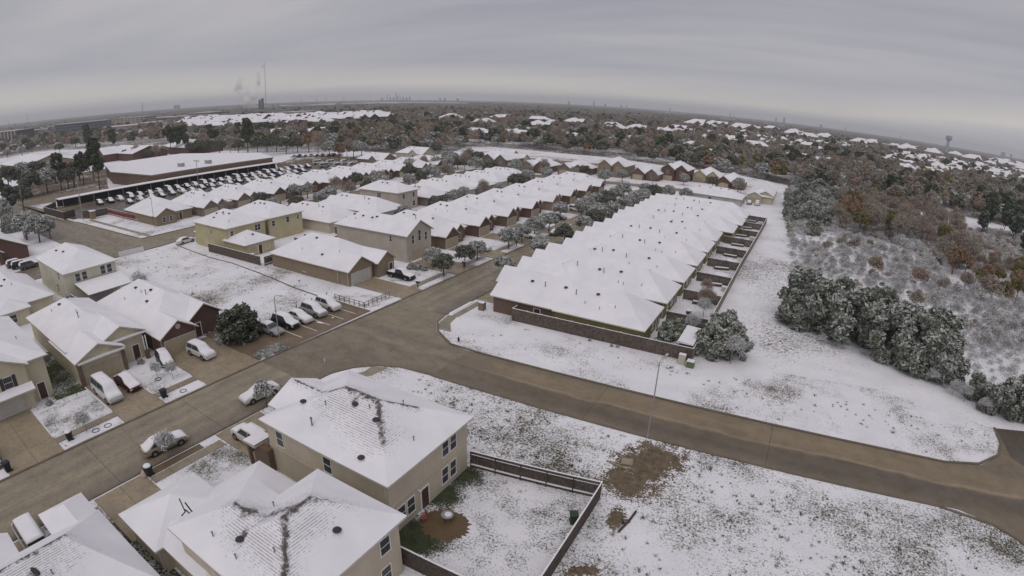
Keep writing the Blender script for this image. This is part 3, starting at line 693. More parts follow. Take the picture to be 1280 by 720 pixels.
# corner and walks on the far side of the boulevard
quad_slabs('sidewalk', [[(-44.9, 59.8), (-43.4, 60.4), (-44.0, 63.0), (-45.5, 62.8)], [(-43.9, 57.7), (-41.5, 57.9), (-43.4, 60.4), (-44.9, 59.8)]]+[[(-45.0+0.02*i, 63+2.4*i), (-43.8, 63+2.4*i), (-43.8, 65.4+2.4*i), (-45.0, 65.4+2.4*i)] for i in range(3)], 'walk', 0.02)
snowbank([(-45.9, 63.2), (-45.3, 63.2), (-45.2, 69.6), (-45.8, 69.8)], 0.12, 'snow')
for i in range(9): paving('driveway', -46.0, -42.5, 71.0+12.25*i, 76.2+12.25*i, 1, 1, 'drive', 0.014)
# brown soil patch, slab and drain pipe on the empty lot
def ragged(cx, cy, rx, ry, n=34, j=0.22, rot=0, seed=1):
    rr = random.Random(seed); o = []
    for i in range(n):
        t = 2*math.pi*i/n; q = 1+rr.uniform(-j, j); x, y = rx*q*math.cos(t), ry*q*math.sin(t)
        o.append((cx+x*math.cos(rot)-y*math.sin(rot), cy+x*math.sin(rot)+y*math.cos(rot)))
    return o
sheet('patio_soil', ragged(-19.9, 26.5, 2.0, 1.8, n=60, rot=0, j=0.13, seed=8), 0.012, 'dirt')
# the fenced drainage strip far north and the truck lot
M['canal'] = snow_ground('snow_over_canal_bank', 0.23, 0.05, 0.8, ((0.12, 0.10, 0.06), (0.18, 0.15, 0.09)), stretch=(0.3, 1, 1))
b = MB()
cb = [(ground(px, py)) for px, py in ((583, 183), (640, 188), (700, 193), (750, 198), (800, 205), (860, 211), (920, 218), (985, 232))]
cn = [(ground(px, py)) for px, py in ((575, 200), (640, 203), (700, 210), (750, 213), (800, 217), (860, 222), (920, 229), (975, 246))]
for i in range(len(cb)-1): b.face([(*cn[i], 0.004), (*cn[i+1], 0.004), (*cb[i+1], 0.004), (*cb[i], 0.004)])
struct('canal_bank', b, M['canal'])
b = MB(); b.face([(*ground(*p), .008) for p in ((600, 194), (640, 196), (700, 200.5), (760, 205.5), (800, 210), (860, 216), (915, 224), (905, 232), (860, 226.5), (800, 220), (740, 215), (680, 210), (620, 205))])
M['slope'] = snow_ground('brown_canal_slope', 0.40, 0.03, 0.5, ((0.09, 0.07, 0.045), (0.16, 0.125, 0.085)), stretch=(.4, 1, 1)); struct('canal_slope', b, M['slope'])
b = MB(); b.face([(x, y, 0.004) for x, y in [(-226, 54), (-190, 56), (-189.5, 58), (-172, 66), (-172, 176), (-222, 190)]]); struct('truck_yard', b, M['asphalt'])
snowbank([(-184, 55.6), (-140.4, 57.9), (-139.8, 61.5), (-140.5, 67.5), (-185.6, 66.3)], 0.12, 'verge')
quad_slabs('sidewalk', [[(-182+10.5*i, 58.4+0.35*i), (-171.7+10.5*i, 58.7+0.35*i), (-171.8+10.5*i, 60.0+0.35*i), (-182.1+10.5*i, 59.7+0.35*i)] for i in range(4)], 'walk', 0.13)
snowbank([(-213.7, 52.9), (-193.6, 53.8), (-196.2, 58.3), (-214, 58)], 0.1, 'verge')
snowbank([(-242, 55), (-229, 56), (-222, 63), (-238, 66)], 0.1, 'verge')
snowbank([(-250, 70), (-240, 70), (-236, 76), (-246, 77)], 0.1, 'verge')

# trodden grass between the near houses and bare ground in the far yards
M['green'] = snow_ground('wet_dark_grass', 0.42, 0.3, 5, ((0.03, 0.045, 0.015), (0.07, 0.08, 0.035)))
sheet('grass_strip', [(-85, 13.6), (-68.6, 13.2), (-68.2, 17.0), (-85, 17.3)], 0.004, 'green')
sheet('grass_strip', [(-44, 7.6), (-30, 7.4), (-30, 9.9), (-38.6, 9.9), (-38.7, 10.8), (-39.6, 10.8)], 0.011, 'green')
M['litter'] = snow_ground('leaf_litter_and_snow', 0.36, 0.012, 0.5, ((0.075, 0.055, 0.035), (0.14, 0.105, 0.075)))
M['mudyard'] = snow_ground('brown_yard', 0.44, 0.05, 0.6, ((0.10, 0.07, 0.045), (0.17, 0.13, 0.09)))
sheet('bare_ground', [(-226, 53.5), (-262, 53), (-330, 60), (-345, 130), (-292, 150), (-291, 106), (-252, 92), (-224, 92)], 0.003, 'mudyard')
P_ = [ground(*p) for p in ((345, 205), (372, 196), (400, 194), (455, 197), (452, 212), (400, 222), (350, 214))]
sheet('bare_ground', P_, 0.003, 'mudyard')
# ---------------------------------------------------------------- trees
def np_mesh(name, verts, faces4, mats, mi=None, tri=False):
    me = bpy.data.meshes.new(name); n = len(faces4); k = 3 if tri else 4
    me.vertices.add(len(verts)); me.vertices.foreach_set('co', np.asarray(verts, np.float32).ravel())
    me.loops.add(n*k); me.loops.foreach_set('vertex_index', np.asarray(faces4, np.int32).ravel())
    me.polygons.add(n); me.polygons.foreach_set('loop_start', np.arange(0, n*k, k, dtype=np.int32))
    for m in mats: me.materials.append(m)
    if mi is not None: me.polygons.foreach_set('material_index', np.asarray(mi, np.int32))
    me.update(calc_edges=True); return me
def leaf_cloud(rng, cen, rad, n, size, flat=0.0, long=1.0, upbias=0.0):
    """n small leaf-clump faces scattered round the clump centres"""
    c = cen[rng.integers(0, len(cen), n)]; r = rad[rng.integers(0, len(rad), n)] if len(rad) > 1 else np.full(n, rad[0])
    d = rng.normal(size=(n, 3)); d /= np.linalg.norm(d, axis=1)[:, None]
    p = c+d*(r*rng.uniform(0.55, 1.0, n)**0.6)[:, None]
    nrm = d*(0.75)+rng.normal(size=(n, 3))*0.55; nrm[:, 2] += upbias; nrm /= np.linalg.norm(nrm, axis=1)[:, None]
    a = np.cross(nrm, rng.normal(size=(n, 3))); a /= np.linalg.norm(a, axis=1)[:, None]; b = np.cross(nrm, a)
    s = size*rng.uniform(0.6, 1.3, n)[:, None]; a *= s*long; b *= s
    v = np.stack([p-a*0.5-b*0.35, p+a*0.5-b*0.5, p+a*0.4+b*0.5, p-a*0.5+b*0.45], 1).reshape(-1, 3)
    return v, np.arange(4*n).reshape(n, 4)
def crown_mesh(name, kind, seed, H, Rr, n, size, m):
    rng = np.random.default_rng(seed)
    if kind == 'oak':       # wide, lumpy, evergreen
        k = 34; d = rng.normal(size=(k, 3)); d /= np.linalg.norm(d, axis=1)[:, None]; d[:, 2] = np.abs(d[:, 2])*1.0-0.25
        cen = np.array([0, 0, H*0.58])+d*np.array([Rr*0.72, Rr*0.72, H*0.36])*rng.uniform(0.6, 1.05, (k, 1)); rad = rng.uniform(0.16, 0.34, k)*Rr
    elif kind == 'shrub':   # foliage down to the ground
        k = 46; d = rng.normal(size=(k, 3)); d /= np.linalg.norm(d, axis=1)[:, None]; d[:, 2] = np.abs(d[:, 2])
        cen = np.array([0, 0, H*0.08])+d*np.array([Rr*0.8, Rr*0.8, H*0.78])*rng.uniform(0.6, 1.05, (k, 1)); rad = rng.uniform(0.13, 0.28, k)*Rr
    elif kind == 'pine':    # tall bare stem, ragged plates of needles near the top
        k = 26; t = rng.uniform(0.45, 1.0, k); an = rng.uniform(0, 6.28, k); rr = Rr*0.95*np.sin(math.pi*np.clip((t-.38)/.68, 0.02, 1))**.6*rng.uniform(0.15, 1.0, k)
        cen = np.stack([rr*np.cos(an), rr*np.sin(an), H*t*0.97], 1); rad = rng.uniform(0.22, 0.4, k)*Rr
    else:                   # bare: a haze of twigs
        k = 40; d = rng.normal(size=(k, 3)); d /= np.linalg.norm(d, axis=1)[:, None]; d[:, 2] = np.abs(d[:, 2])*1.1-0.3
        cen = np.array([0, 0, H*0.6])+d*np.array([Rr*0.75, Rr*0.75, H*0.38])*rng.uniform(0.3, 1.05, (k, 1)); rad = rng.uniform(0.2, 0.4, k)*Rr
    if kind == 'bare': v, f = leaf_cloud(rng, cen, rad, n, size*0.42, long=4.5, upbias=0)
    elif kind == 'shrub': v, f = leaf_cloud(rng, cen, rad, n, size*.72, long=2.1, upbias=0.15)
    else: v, f = leaf_cloud(rng, cen, rad, n, size*.85, long=1.6, upbias=0.25)
    v[:, 2] = np.maximum(v[:, 2], 0.03)
    return np_mesh(name, v, f, [M[m]]), cen
def trunk_mesh(name, cen, H, r, m='bark', limbs=7, low=0.3, tall=None, seed=0):
    q = MB(); rr = random.Random(seed); top = (tall or 0.7)*H
    pts = [Vector((0, 0, -0.1))]+[Vector((rr.uniform(-.04, .04)*H*i/4, rr.uniform(-.04, .04)*H*i/4, top*i/4)) for i in range(1, 5)]
    for i in range(4): q.tube(pts[i], pts[i+1], r*(1-0.2*i), r*(1-0.2*(i+1)), 7, cap=False)
    for i in range(limbs):
        c = Vector(cen[i*3 % len(cen)]); z = max(low*H, min(top*0.95, c.z*0.62)); a = Vector((0, 0, z)); mid = a.lerp(c, 0.5)+Vector((0, 0, -0.04*H))
        q.tube(a, mid, r*0.42, r*0.28, 5, cap=False); q.tube(mid, c, r*0.28, r*0.09, 5, cap=False)
    return q.mesh(name, M[m])
M['oak'] = leaf('oak_leaves', (0.075, 0.082, 0.06), (0.14, 0.14, 0.11), 0.24)
M['oaksnow'] = leaf('snowy_oak_leaves', (0.11, 0.114, 0.092), (0.20, 0.198, 0.17), 0.56)
M['cedar'] = leaf('snowy_evergreen_leaves', (0.075, 0.092, 0.06), (0.15, 0.168, 0.12), 0.46)
M['cedar_light'] = leaf('frosted_green_leaves', (0.08, 0.10, 0.055), (0.16, 0.18, 0.11), 0.46)
M['pine'] = leaf('pine_needles', (0.05, 0.066, 0.04), (0.10, 0.115, 0.07), 0.18)
M['pinesnow'] = leaf('snowy_pine_needles', (0.035, 0.05, 0.035), (0.07, 0.085, 0.06), 0.32)
M['twig'] = leaf('bare_twigs', (0.235, 0.195, 0.16), (0.34, 0.295, 0.255), 0.20)
M['twigsnow'] = leaf('snowy_bare_twigs', (0.29, 0.27, 0.258), (0.52, 0.505, 0.495), 0.70)
M['rust'] = leaf('rust_leaves', (0.20, 0.135, 0.085), (0.29, 0.205, 0.14), 0.14)
M['olive'] = leaf('olive_leaves', (0.12, 0.11, 0.045), (0.20, 0.18, 0.085), 0.10)
M['pinkbrown'] = leaf('red_brown_twigs', (0.25, 0.185, 0.15), (0.34, 0.27, 0.23), 0.20)
TREE = {}
def proto(key, name, kind, H, Rr, n, size, m, tr=0.2, seeds=(1,), bark='bark', tall=None, low=0.3):
    TREE[key] = []
    for s in seeds:
        cr, cen = crown_mesh('crown', kind, s, H, Rr, n, size, m)
        TREE[key].append((name, cr, trunk_mesh('trunk', cen, H, tr, bark, 8, low, tall, s), H))
proto('oak', 'oak_tree', 'oak', 7, 3.6, 3400, 0.34, 'oak', 0.22, (1, 2, 3))
proto('oaksnow', 'oak_tree', 'oak', 7, 3.6, 3400, 0.33, 'oaksnow', 0.22, (4, 5, 6))
proto('bigshrub', 'evergreen_tree', 'shrub', 8, 4.2, 9000, 0.34, 'cedar', 0.25, (7, 8, 9))
M['darkround'] = leaf('dark_round_leaves', (0.045, 0.055, 0.035), (0.10, 0.11, 0.075), 0.24)
proto('roundtree', 'evergreen_tree', 'shrub', 6.4, 3.5, 9000, 0.32, 'darkround', 0.2, (41,), low=.15)
proto('lightshrub', 'evergreen_tree', 'shrub', 6, 2.6, 5000, 0.30, 'cedar_light', 0.18, (10, 11))
proto('pine', 'pine_tree', 'pine', 15, 3.2, 2600, 0.50, 'pine', 0.24, (12, 13, 14), tall=0.96)
proto('pinesnow', 'pine_tree', 'pine', 13, 3.4, 3600, 0.48, 'pinesnow', 0.24, (15, 16, 17), tall=0.96)
proto('bare', 'bare_tree', 'bare', 9, 3.6, 2400, 0.30, 'twig', 0.16, (18, 19, 20), 'bark_pale', 0.8)
proto('baresnow', 'bare_tree', 'bare', 6, 2.6, 2400, 0.22, 'twigsnow', 0.12, (21, 22, 23), 'bark_pale', 0.75)
proto('rust', 'autumn_tree', 'oak', 9, 3.4, 2400, 0.36, 'rust', 0.2, (24, 25), low=0.3)
proto('olive', 'autumn_tree', 'oak', 9, 3.4, 2400, 0.36, 'olive', 0.2, (26, 27))
proto('redtwig', 'bare_tree', 'bare', 7, 3.2, 2600, 0.27, 'pinkbrown', 0.12, (28, 29), 'bark_pale', 0.75)
proto('sapling', 'small_tree', 'bare', 3.4, 1.2, 900, 0.16, 'twigsnow', 0.045, (31, 32), 'bark_pale', 0.85, 0.4)
proto('yaupon', 'small_tree', 'oak', 3.6, 1.35, 1400, 0.17, 'oaksnow', 0.06, (33, 34), low=0.4)
proto('bush', 'bush', 'shrub', 1.3, 0.9, 700, 0.16, 'oaksnow', 0.04, (35, 36))
proto('brush', 'bush', 'bare', 1.9, 1.5, 700, 0.15, 'twigsnow', 0.04, (37, 38, 39), 'bark_pale')
_tr = random.Random(11)
def tree(key, x, y, s=1.0, label=None, cat='tree', group=None, sz=None, rz=None, z=0.0):
    nm, cr, tk, H = TREE[key][_tr.randrange(len(TREE[key]))]
    t = thing(nm, label or '', cat, (x, y, z), _tr.uniform(0, 6.28) if rz is None else rz, group)
    t.scale = (s, s, sz or s)
    link('trunk', tk, t); link('crown', cr, t)
    return t
# ---------------------------------------------------------------- vehicles: nose towards +x
_vm = {}
def loft(mb, secs, mi=0, closed=True):
    k = len(mb.v); n = len(secs[0])
    for s in secs: mb.v += [tuple(p) for p in s]
    for i in range(len(secs)-1):
        for j in range(n if closed else n-1):
            j2 = (j+1) % n; mb.f.append((k+i*n+j, k+(i+1)*n+j, k+(i+1)*n+j2, k+i*n+j2)); mb.m.append(mi)
    if closed:
        mb.f.append(tuple(k+j for j in range(n))); mb.m.append(mi); mb.f.append(tuple(k+(len(secs)-1)*n+j for j in range(n-1, -1, -1))); mb.m.append(mi)
SPEC = {  # length, width, wheel radius, wheel xs, body stations (x, top, half width factor), cabin (base rear, roof rear, roof front, base front, belt z, roof z)
 'sedan': (4.8, 1.82, 0.33, (-1.42, 1.45), ((-2.4, .72, .86), (-2.3, .93, .94), (-1.6, .99, 1), (0, .95, 1), (1.0, .96, 1), (2.0, .84, .96), (2.33, .68, .88), (2.4, .5, .82)), (-1.95, -1.15, 0.15, 1.05, .93, 1.44)),
 'hatch': (4.2, 1.76, 0.32, (-1.28, 1.3), ((-2.1, .75, .9), (-2.05, 1.0, .96), (-1.2, 1.0, 1), (0, .98, 1), (.95, .96, 1), (1.8, .84, .95), (2.05, .66, .88), (2.1, .5, .82)), (-2.0, -1.6, 0.1, 0.95, .95, 1.5)),
 'suv': (4.75, 1.9, 0.37, (-1.4, 1.42), ((-2.37, .8, .93), (-2.33, 1.1, .97), (-1.2, 1.1, 1), (0, 1.08, 1), (1.05, 1.08, 1), (2.0, 1.0, .96), (2.3, .82, .9), (2.37, .6, .86)), (-2.3, -2.05, 0.35, 1.15, 1.05, 1.76)),
 'van': (5.7, 2.0, 0.38, (-1.75, 1.85), ((-2.85, .8, .95), (-2.82, 1.22, .98), (-1.2, 1.22, 1), (0, 1.2, 1), (1.7, 1.18, 1), (2.5, 1.06, .95), (2.8, .9, .9), (2.85, .6, .86)), (-2.8, -2.68, 1.15, 1.95, 1.18, 2.15)),
 'pickup': (5.6, 1.95, 0.39, (-1.65, 1.75), ((-2.8, .85, .95), (-2.75, 1.1, .98), (-0.8, 1.1, 1), (0, 1.1, 1), (1.3, 1.12, 1), (2.4, 1.02, .96), (2.72, .85, .9), (2.8, .6, .86)), (-0.85, -0.7, 0.65, 1.35, 1.08, 1.8)),
}
def car_meshes(kind, paint, cover):
    key = (kind, paint, cover)
    if key in _vm: return _vm[key]
    Ln, Wd, wr, wxs, st, (c0, c1, c2, c3, bz, rz) = SPEC[kind]; hw = Wd/2; zb = wr*0.75
    b = MB(); secs = []
    for (x, zt, k) in st:
        w = hw*k; zz_ = max(zb+0.1, zt)
        secs.append([(x, -w*0.86, zb), (x, -w, zb+0.14), (x, -w, zz_-0.22), (x, -w*0.93, zz_-0.04), (x, -w*0.72, zz_), (x, w*0.72, zz_), (x, w*0.93, zz_-0.04), (x, w, zz_-0.22), (x, w, zb+0.14), (x, w*0.86, zb)])
    loft(b, secs)
    tw = hw*0.74; bw = hw*0.93
    loft(b, [[(x, -w, z), (x, w, z), (x, w2, z2), (x+dx, -w2, z2)] for (x, w, z, w2, z2, dx) in ()] or [
        [(c0, -bw, bz-.05), (c0, bw, bz-.05), (c0+.02, bw*.98, bz), (c0+.02, -bw*.98, bz)],
        [(c1, -bw, bz-.05), (c1, bw, bz-.05), (c1, tw, rz), (c1, -tw, rz)],
        [((c1+c2)/2, -bw, bz-.05), ((c1+c2)/2, bw, bz-.05), ((c1+c2)/2, tw*1.01, rz+.03), ((c1+c2)/2, -tw*1.01, rz+.03)],
        [(c2, -bw, bz-.05), (c2, bw, bz-.05), (c2, tw, rz), (c2, -tw, rz)],
        [(c3, -bw, bz-.05), (c3, bw, bz-.05), (c3-.02, bw*.98, bz), (c3-.02, -bw*.98, bz)]])
    for s in (-1, 1):   # bumpers sit a little proud of the body
        x = s*Ln/2; b.box(min(x, x-s*.18), max(x, x-s*.18)+0, -hw*.86, hw*.86, zb+.02, zb+.2, 0)
        for q in wxs:     # dark wheel arches
            b.tube((q, s*(hw-.02), wr*1.02), (q, s*(hw+.006), wr*1.02), wr*1.22, n=14, mi=1)
    out = {'body': b.mesh('body', [M[paint], M['tyre']], False)}
    w = MB(); w.tube((0, -.11, 0), (0, .11, 0), wr, n=14); out['tyre'] = w.mesh('wheel', M['tyre'])
    w = MB(); w.tube((0, -.12, 0), (0, .12, 0), wr*.62, n=10); out['rim'] = w.mesh('rim', M['rim'])
    def side_pane(g, x0, x1, s):
        if True:
            def pt(x, t):    # t 0 at the belt, 1 at the roof
                y = bw+(tw-bw)*t; return (x, s*(y+.012), bz+(rz-bz)*t)
            xa0, xa1 = x0; xb0, xb1 = x1
            f = [pt(xa0, .1), pt(xb0, .1), pt(xb1, .88), pt(xa1, .88)]
            g.face(f if s < 0 else f[::-1])
    mid = (c1+c2)/2+.05
    out['panes'] = []
    for s in (-1, 1):
        g = MB(); side_pane(g, (c0+(c1-c0)*.25+.1, c1+.06), (mid-.04, mid-.04), s); out['panes'].append(g.mesh('side_window', M['glass']))
        g = MB(); side_pane(g, (mid+.04, mid+.04), (c3-(c3-c2)*.2-.08, c2-.06), s); out['panes'].append(g.mesh('side_window', M['glass']))
    g = MB(); k = .012
    g.face([(c3-.06+k, -bw*.86, bz+.07), (c3-.06+k, bw*.86, bz+.07), (c2+.05+k, tw*.92, rz-.04), (c2+.05+k, -tw*.92, rz-.04)]); out['windscreen'] = g.mesh('windscreen', M['glass'])
    g = MB(); g.face([(c0+.05-k, bw*.86, bz+.07), (c0+.05-k, -bw*.86, bz+.07), (c1-.04-k, -tw*.92, rz-.04), (c1-.04-k, tw*.92, rz-.04)]); out['rear_window'] = g.mesh('rear_window', M['glass'])
    hz_ = st[-2][1]-.16
    g = MB(); g.box(Ln/2-.10, Ln/2+.008, -.16, .16, -.07, .07); out['headlight'] = g.mesh('headlight', M['lamp'])
    g = MB(); g.box(-Ln/2-.008, -Ln/2+.1, -.14, .14, -.08, .08); out['tail_light'] = g.mesh('tail_light', M['tail'])
    # snow lies along the top line of the car
    def top(x):
        z = np.interp(x, [s[0] for s in st], [s[1] for s in st]); wd = hw*.84
        if c0 < x < c3:
            zc = float(np.interp(x, [c0, c1, (c1+c2)/2, c2, c3], [bz, rz, rz+.03, rz, bz]))
            if zc > z: t = (zc-bz)/(rz-bz); return zc, bw+(tw-bw)*t-.03
        return float(z), wd
    sn = MB(); xs = np.linspace(-Ln/2+.06, Ln/2-.12, 22)
    if cover == 'roof': xs = np.linspace(c1-.05, c2+.05, 7)
    ss = []
    rr = random.Random(hash(key) % 999)
    for i, x in enumerate(xs):
        z, wd = top(x); e = 0.35 if i in (0, len(xs)-1) else 1.0; tk = .085*e; j = rr.uniform(-.012, .012)
        ss.append([(x, -wd-.03, z-.13*e), (x, -wd*.98, z+tk*.6+j), (x, -wd*.6, z+tk+j), (x, 0, z+tk*1.25), (x, wd*.6, z+tk-j), (x, wd*.98, z+tk*.6), (x, wd+.03, z-.13*e)])
    loft(sn, ss)
    out['snow_cover'] = sn.mesh('snow_cover', M['snow'], True)
    _vm[key] = out; out['spec'] = (Ln, Wd, wr, wxs, hz_, st[1][1]-.14); return out
def vehicle(kind, paint, x, y, rz, label, cat='car', group=None, cover='full', name='parked_car', small=False):
    o = car_meshes(kind, paint, cover); Ln, Wd, wr, wxs, hz_, tz = o['spec']
    r = thing(name, label, cat, (x, y, 0.03), rz, group)
    link('body', o['body'], r)
    for q in wxs:
        for s in (-1, 1):
            w = link('wheel', o['tyre'], r, (q, s*(Wd/2-.10), wr))
            if not small: link('rim', o['rim'], w)
    for k in o['panes']: link('side_window', k, r)
    if not small: link('windscreen', o['windscreen'], r); link('rear_window', o['rear_window'], r)
    for s in (() if small else (-1, 1)): link('headlight', o['headlight'], r, (0, s*Wd*.36, hz_)); link('tail_light', o['tail_light'], r, (0, s*Wd*.38, tz))
    link('snow_cover', o['snow_cover'], r)
    return r
for k_, c_ in {'p_white': (.62, .62, .61), 'p_silver': (.33, .335, .33), 'p_beige': (.33, .30, .25), 'p_black': (.018, .018, .02), 'p_red': (.10, .012, .018), 'p_grey': (.12, .125, .13), 'p_blue': (.05, .07, .11)}.items():
    M[k_] = plain('car_paint_'+k_[2:], c_, 0.3, 0.04, 1.0, 0.15)
# ---------------------------------------------------------------- the three near houses, east side of the near street
M['roofA'] = snow_roof('snow_on_shingles_corner_house', [((-31.6, 28.4, 8.2), (-28.0, 28.4, 8.2), 1.15), ((-28.0, 28.4, 8.2), (-24.9, 25.4, 6.8), 0.75), ((-31.6, 28.4, 8.2), (-33.2, 27.6, 7.5), 0.6), ((-28, 28.4, 8.2), (-25.6, 30.6, 7.2), 0.45), ((-38.2, 27.8, 7.05), (-35.6, 27.8, 7.05), 0.5), ((-34.9, 27.8, 7.05), (-33, 27.8, 7.2), 0.5), ((-29.9, 27.5, 7.9), (-29.5, 27.2, 7.8), .8)], soft=[((-32, 27, 7.6), (-26, 26.0, 7.0), 3.4)])
M['roofB'] = snow_roof('snow_on_shingles_middle_house', [((-28.0, 13.6, 7.4), (-26.2, 13.7, 7.4), 0.8), ((-26.4, 13.9, 7.4), (-23.8, 15.6, 8.0), 1.7), ((-23.5, 14.4, 8.1), (-23.5, 17, 8.1), 0.95), ((-23.4, 14.6, 8.1), (-19.4, 10.4, 5.7), 0.7), ((-23.4, 17, 8.1), (-22.0, 18.6, 7.5), 0.8), ((-25.4, 12.6, 7.0), (-25.2, 12.4, 7.0), .7)], soft=[((-26, 12.6, 7.2), (-22, 12.6, 6.9), 2.4), ((-22.3, 13, 7.1), (-22.3, 16, 7.4), 1.8)])
M['roofC'] = snow_roof('snow_on_shingles_near_house', [((-35.6, 4.6, 6.2), (-35.6, -3, 6.2), .7), ((-35.6, 4.6, 6.2), (-33.5, 6.2, 5.0), 0.4), ((-34.4, 1.3, 5.6), (-34.0, 0.4, 5.4), .9)], soft=[((-35, 3, 6), (-35, -4, 6), 3.2)])
hA = house('two_storey_house', 'two-storey beige house beside the boulevard, dark shingles showing at its roof peak', 'house',
    [block(-37.4, -22.1, 22.6, 34.1, 5.6, .455, 'x', 'hh', .45), block(-38.7, -33.0, 24.7, 30.9, 5.6, .46, 'x', 'gg', .4)],
    ('tan',), roofm='roofA', vents=[(-34.4, 25.6), (-26.7, 26.7), (-29.5, 27.2), (-25.6, 23.6)], pipes=[(-32.1, 26.2), (-28.0, 27.4), (-23.6, 27.6), (-26.4, 29.8)], flues=[(-31.8, 24.2)],
    windows=[('S', 23.05, -35.2, 4.15, .9, 1.5), ('S', 23.05, -29.1, 4.15, .9, 1.5), ('E', -22.55, 30.35, 4.3, .85, 1.5), ('E', -22.55, 31.5, 4.3, .85, 1.5), ('E', -22.55, 30.2, 1.5, .85, 1.6), ('E', -22.55, 31.4, 1.5, .85, 1.6), ('E', -22.55, 24.3, 1.5, .9, 1.5), ('E', -22.55, 25.5, 1.5, .9, 1.5), ('E', -22.55, 32.9, 4.3, .01, .01)][:8],
    doors=[('E', -22.55, 27.3)])
bx_ = hA[1]
q = MB(); q.box(-37.0+.0, -22.5, 23.0, 23.06, 2.75, 2.95); q.box(-22.56, -22.5, 23.0, 33.7, 2.75, 2.95); q.v = [(a-bx_[0], c-bx_[1], d) for a, c, d in q.v]; link('band_board', q.mesh('band_board', M['tan']), hA[0])
q = MB(); q.tube((0, -.1, 2.4), (0, .12, 2.4), .07); q.blob((0, -.16, 2.36), .1, .1, .12); link('wall_lamp', q.mesh('wall_lamp', M['white']), hA[0], (-22.5-bx_[0], 26.5-bx_[1], 0), R(90))
q = MB(); q.face([(-39.7, 21.9, 2.75), (-37.9, 21.9, 2.9), (-37.9, 24.0, 2.9), (-39.7, 24.0, 2.75)]); q.box(-39.7, -37.9, 21.9, 24.0, 2.55, 2.73, 1); q.box(-39.5, -39.2, 22.1, 22.4, 0, 2.55, 2); q.box(-38.9, -36.6, 22.4, 22.98, 0, 2.55, 2); q.v = [(a-bx_[0], c-bx_[1], d) for a, c, d in q.v]; link('porch', q.mesh('porch', [M['snow'], M['trim'], M['brick_brown']]), hA[0])
hB = house('two_storey_house', 'large tan two-storey house at the lower edge, with a fallen antenna on its garage roof', 'house',
    [block(-39.1, -33.0, 8.9, 16.1, 2.8, .42, 'x', 'hh', .5), block(-35.8, -27.5, 9.6, 20.9, 2.82, .4, 'y', 'hh', .5), block(-31.4, -22.0, 9.9, 17.3, 5.55, .50, 'x', 'hh', .45), block(-27.9, -19.1, 9.95, 21.1, 5.6, .56, 'y', 'hh', .45)],
    ('tan',), roofm='roofB', vents=[(-25.2, 12.0), (-21.0, 16.5)], pipes=[(-27.4, 11.3), (-24.6, 11.1), (-22.4, 12.6), (-26.2, 15.6)],
    windows=[('E', -19.55, 19.1, 4.1, .95, 1.4), ('E', -19.55, 18.9, 1.4, .95, 1.4), ('S', 10.4, -26.6, 4.1, .9, 1.3), ('E', -19.55, 13.0, 4.1, .9, 1.4)])
hC = house('brown_roof_house', 'snow-roofed house cut off by the bottom left corner, worn shingle lines on its roof', 'house',
    [block(-41.0, -30.0, -9, 8.0, 2.8, .62, 'y', 'hh', .5, pe=.85), block(-44.2, -37.5, 3.9, 7.8, 2.85, .55, 'x', 'hh', .4), block(-44.0, -37.4, -6, 1.2, 2.83, .5, 'x', 'gg', .45)],
    ('tan',), roofm='roofC', vents=[(-34.2, 0.6)], pipes=[(-33.8, 2.2)])
q = MB(); q.tube((-33.8, 12.4, 3.9), (-32.3, 11.5, 5.0), .05); q.tube((-33.5, 12.5, 4.9), (-31.0, 12.3, 4.2), .06, n=5); q.box(-33.2, -31.5, 12.2, 12.26, 4.5, 4.62); q.tube((-33.8, 12.4, 3.85), (-33.6, 12.2, 5.4), .05); tag(link('fallen_antenna', q.mesh('fallen_antenna', M['vent'])), 'dark antenna mast collapsed on the snowy garage roof at lower left', 'antenna')
q = MB(); q.blob((0, 0, 1.0), .42, .1, .35, 12, 6); q.tube((0, 0, -.2), (0, 0, .8), .04); o = tag(link('satellite_dish', q.mesh('satellite_dish', M['vent'], True), None, (-33.6, 1.3, 5.2), R(30)), 'dark satellite dish on the snow roof at the bottom left edge', 'satellite dish')
# ---------------------------------------------------------------- west side of the near street
hD = house('two_storey_house', 'beige two-storey house at the left edge with dark shutters over its garage', 'house',
    [block(-90, -70.1, 1.5, 14.0, 5.4, .48, 'x', 'hh', .45, wm=0), block(-76, -68.9, 4.3, 11.4, 5.5, .5, 'x', 'gg', .45, wm=0)], ('beige', 'brick_brown'), roofm='roof',
    windows=[('E', -69.35, 8.6, 4.0, 1.0, 1.4), ('E', -69.35, 6.2, 4.0, 1.0, 1.4)], garages=[('E', -69.33, 7.2, 4.8, 2.1, 'door_grey')], doors=[('E', -70.53, 12.3)], pipes=[(-80, 7), (-76, 12)], vents=[(-84, 8.5)])
bx_ = hD[1]; q = MB(); q.face([(-68.1, 4.6, 2.72), (-68.1, 11.2, 2.72), (-69.3, 11.2, 3.25), (-69.3, 4.6, 3.25)]); q.box(-69.3, -68.1, 4.6, 11.2, 2.55, 2.70, 1); q.face([(-68.1, 4.6, 2.72), (-69.3, 4.6, 3.25), (-69.3, 4.6, 2.7)]); q.face([(-68.1, 11.2, 2.72), (-69.3, 11.2, 2.7), (-69.3, 11.2, 3.25)])
q.v = [(a-bx_[0], c-bx_[1], d) for a, c, d in q.v]; link('skirt_roof', q.mesh('skirt_roof', [M['snow'], M['trim']]), hD[0])
q = MB(); q.box(-.22, .22, -.05, 0, -.75, .75); SH = q.mesh('shutter', M['vent'])
for yy in (7.85, 9.35): link('shutter', SH, hD[0], (-69.33-bx_[0], yy-bx_[1], 4.0), R(90))
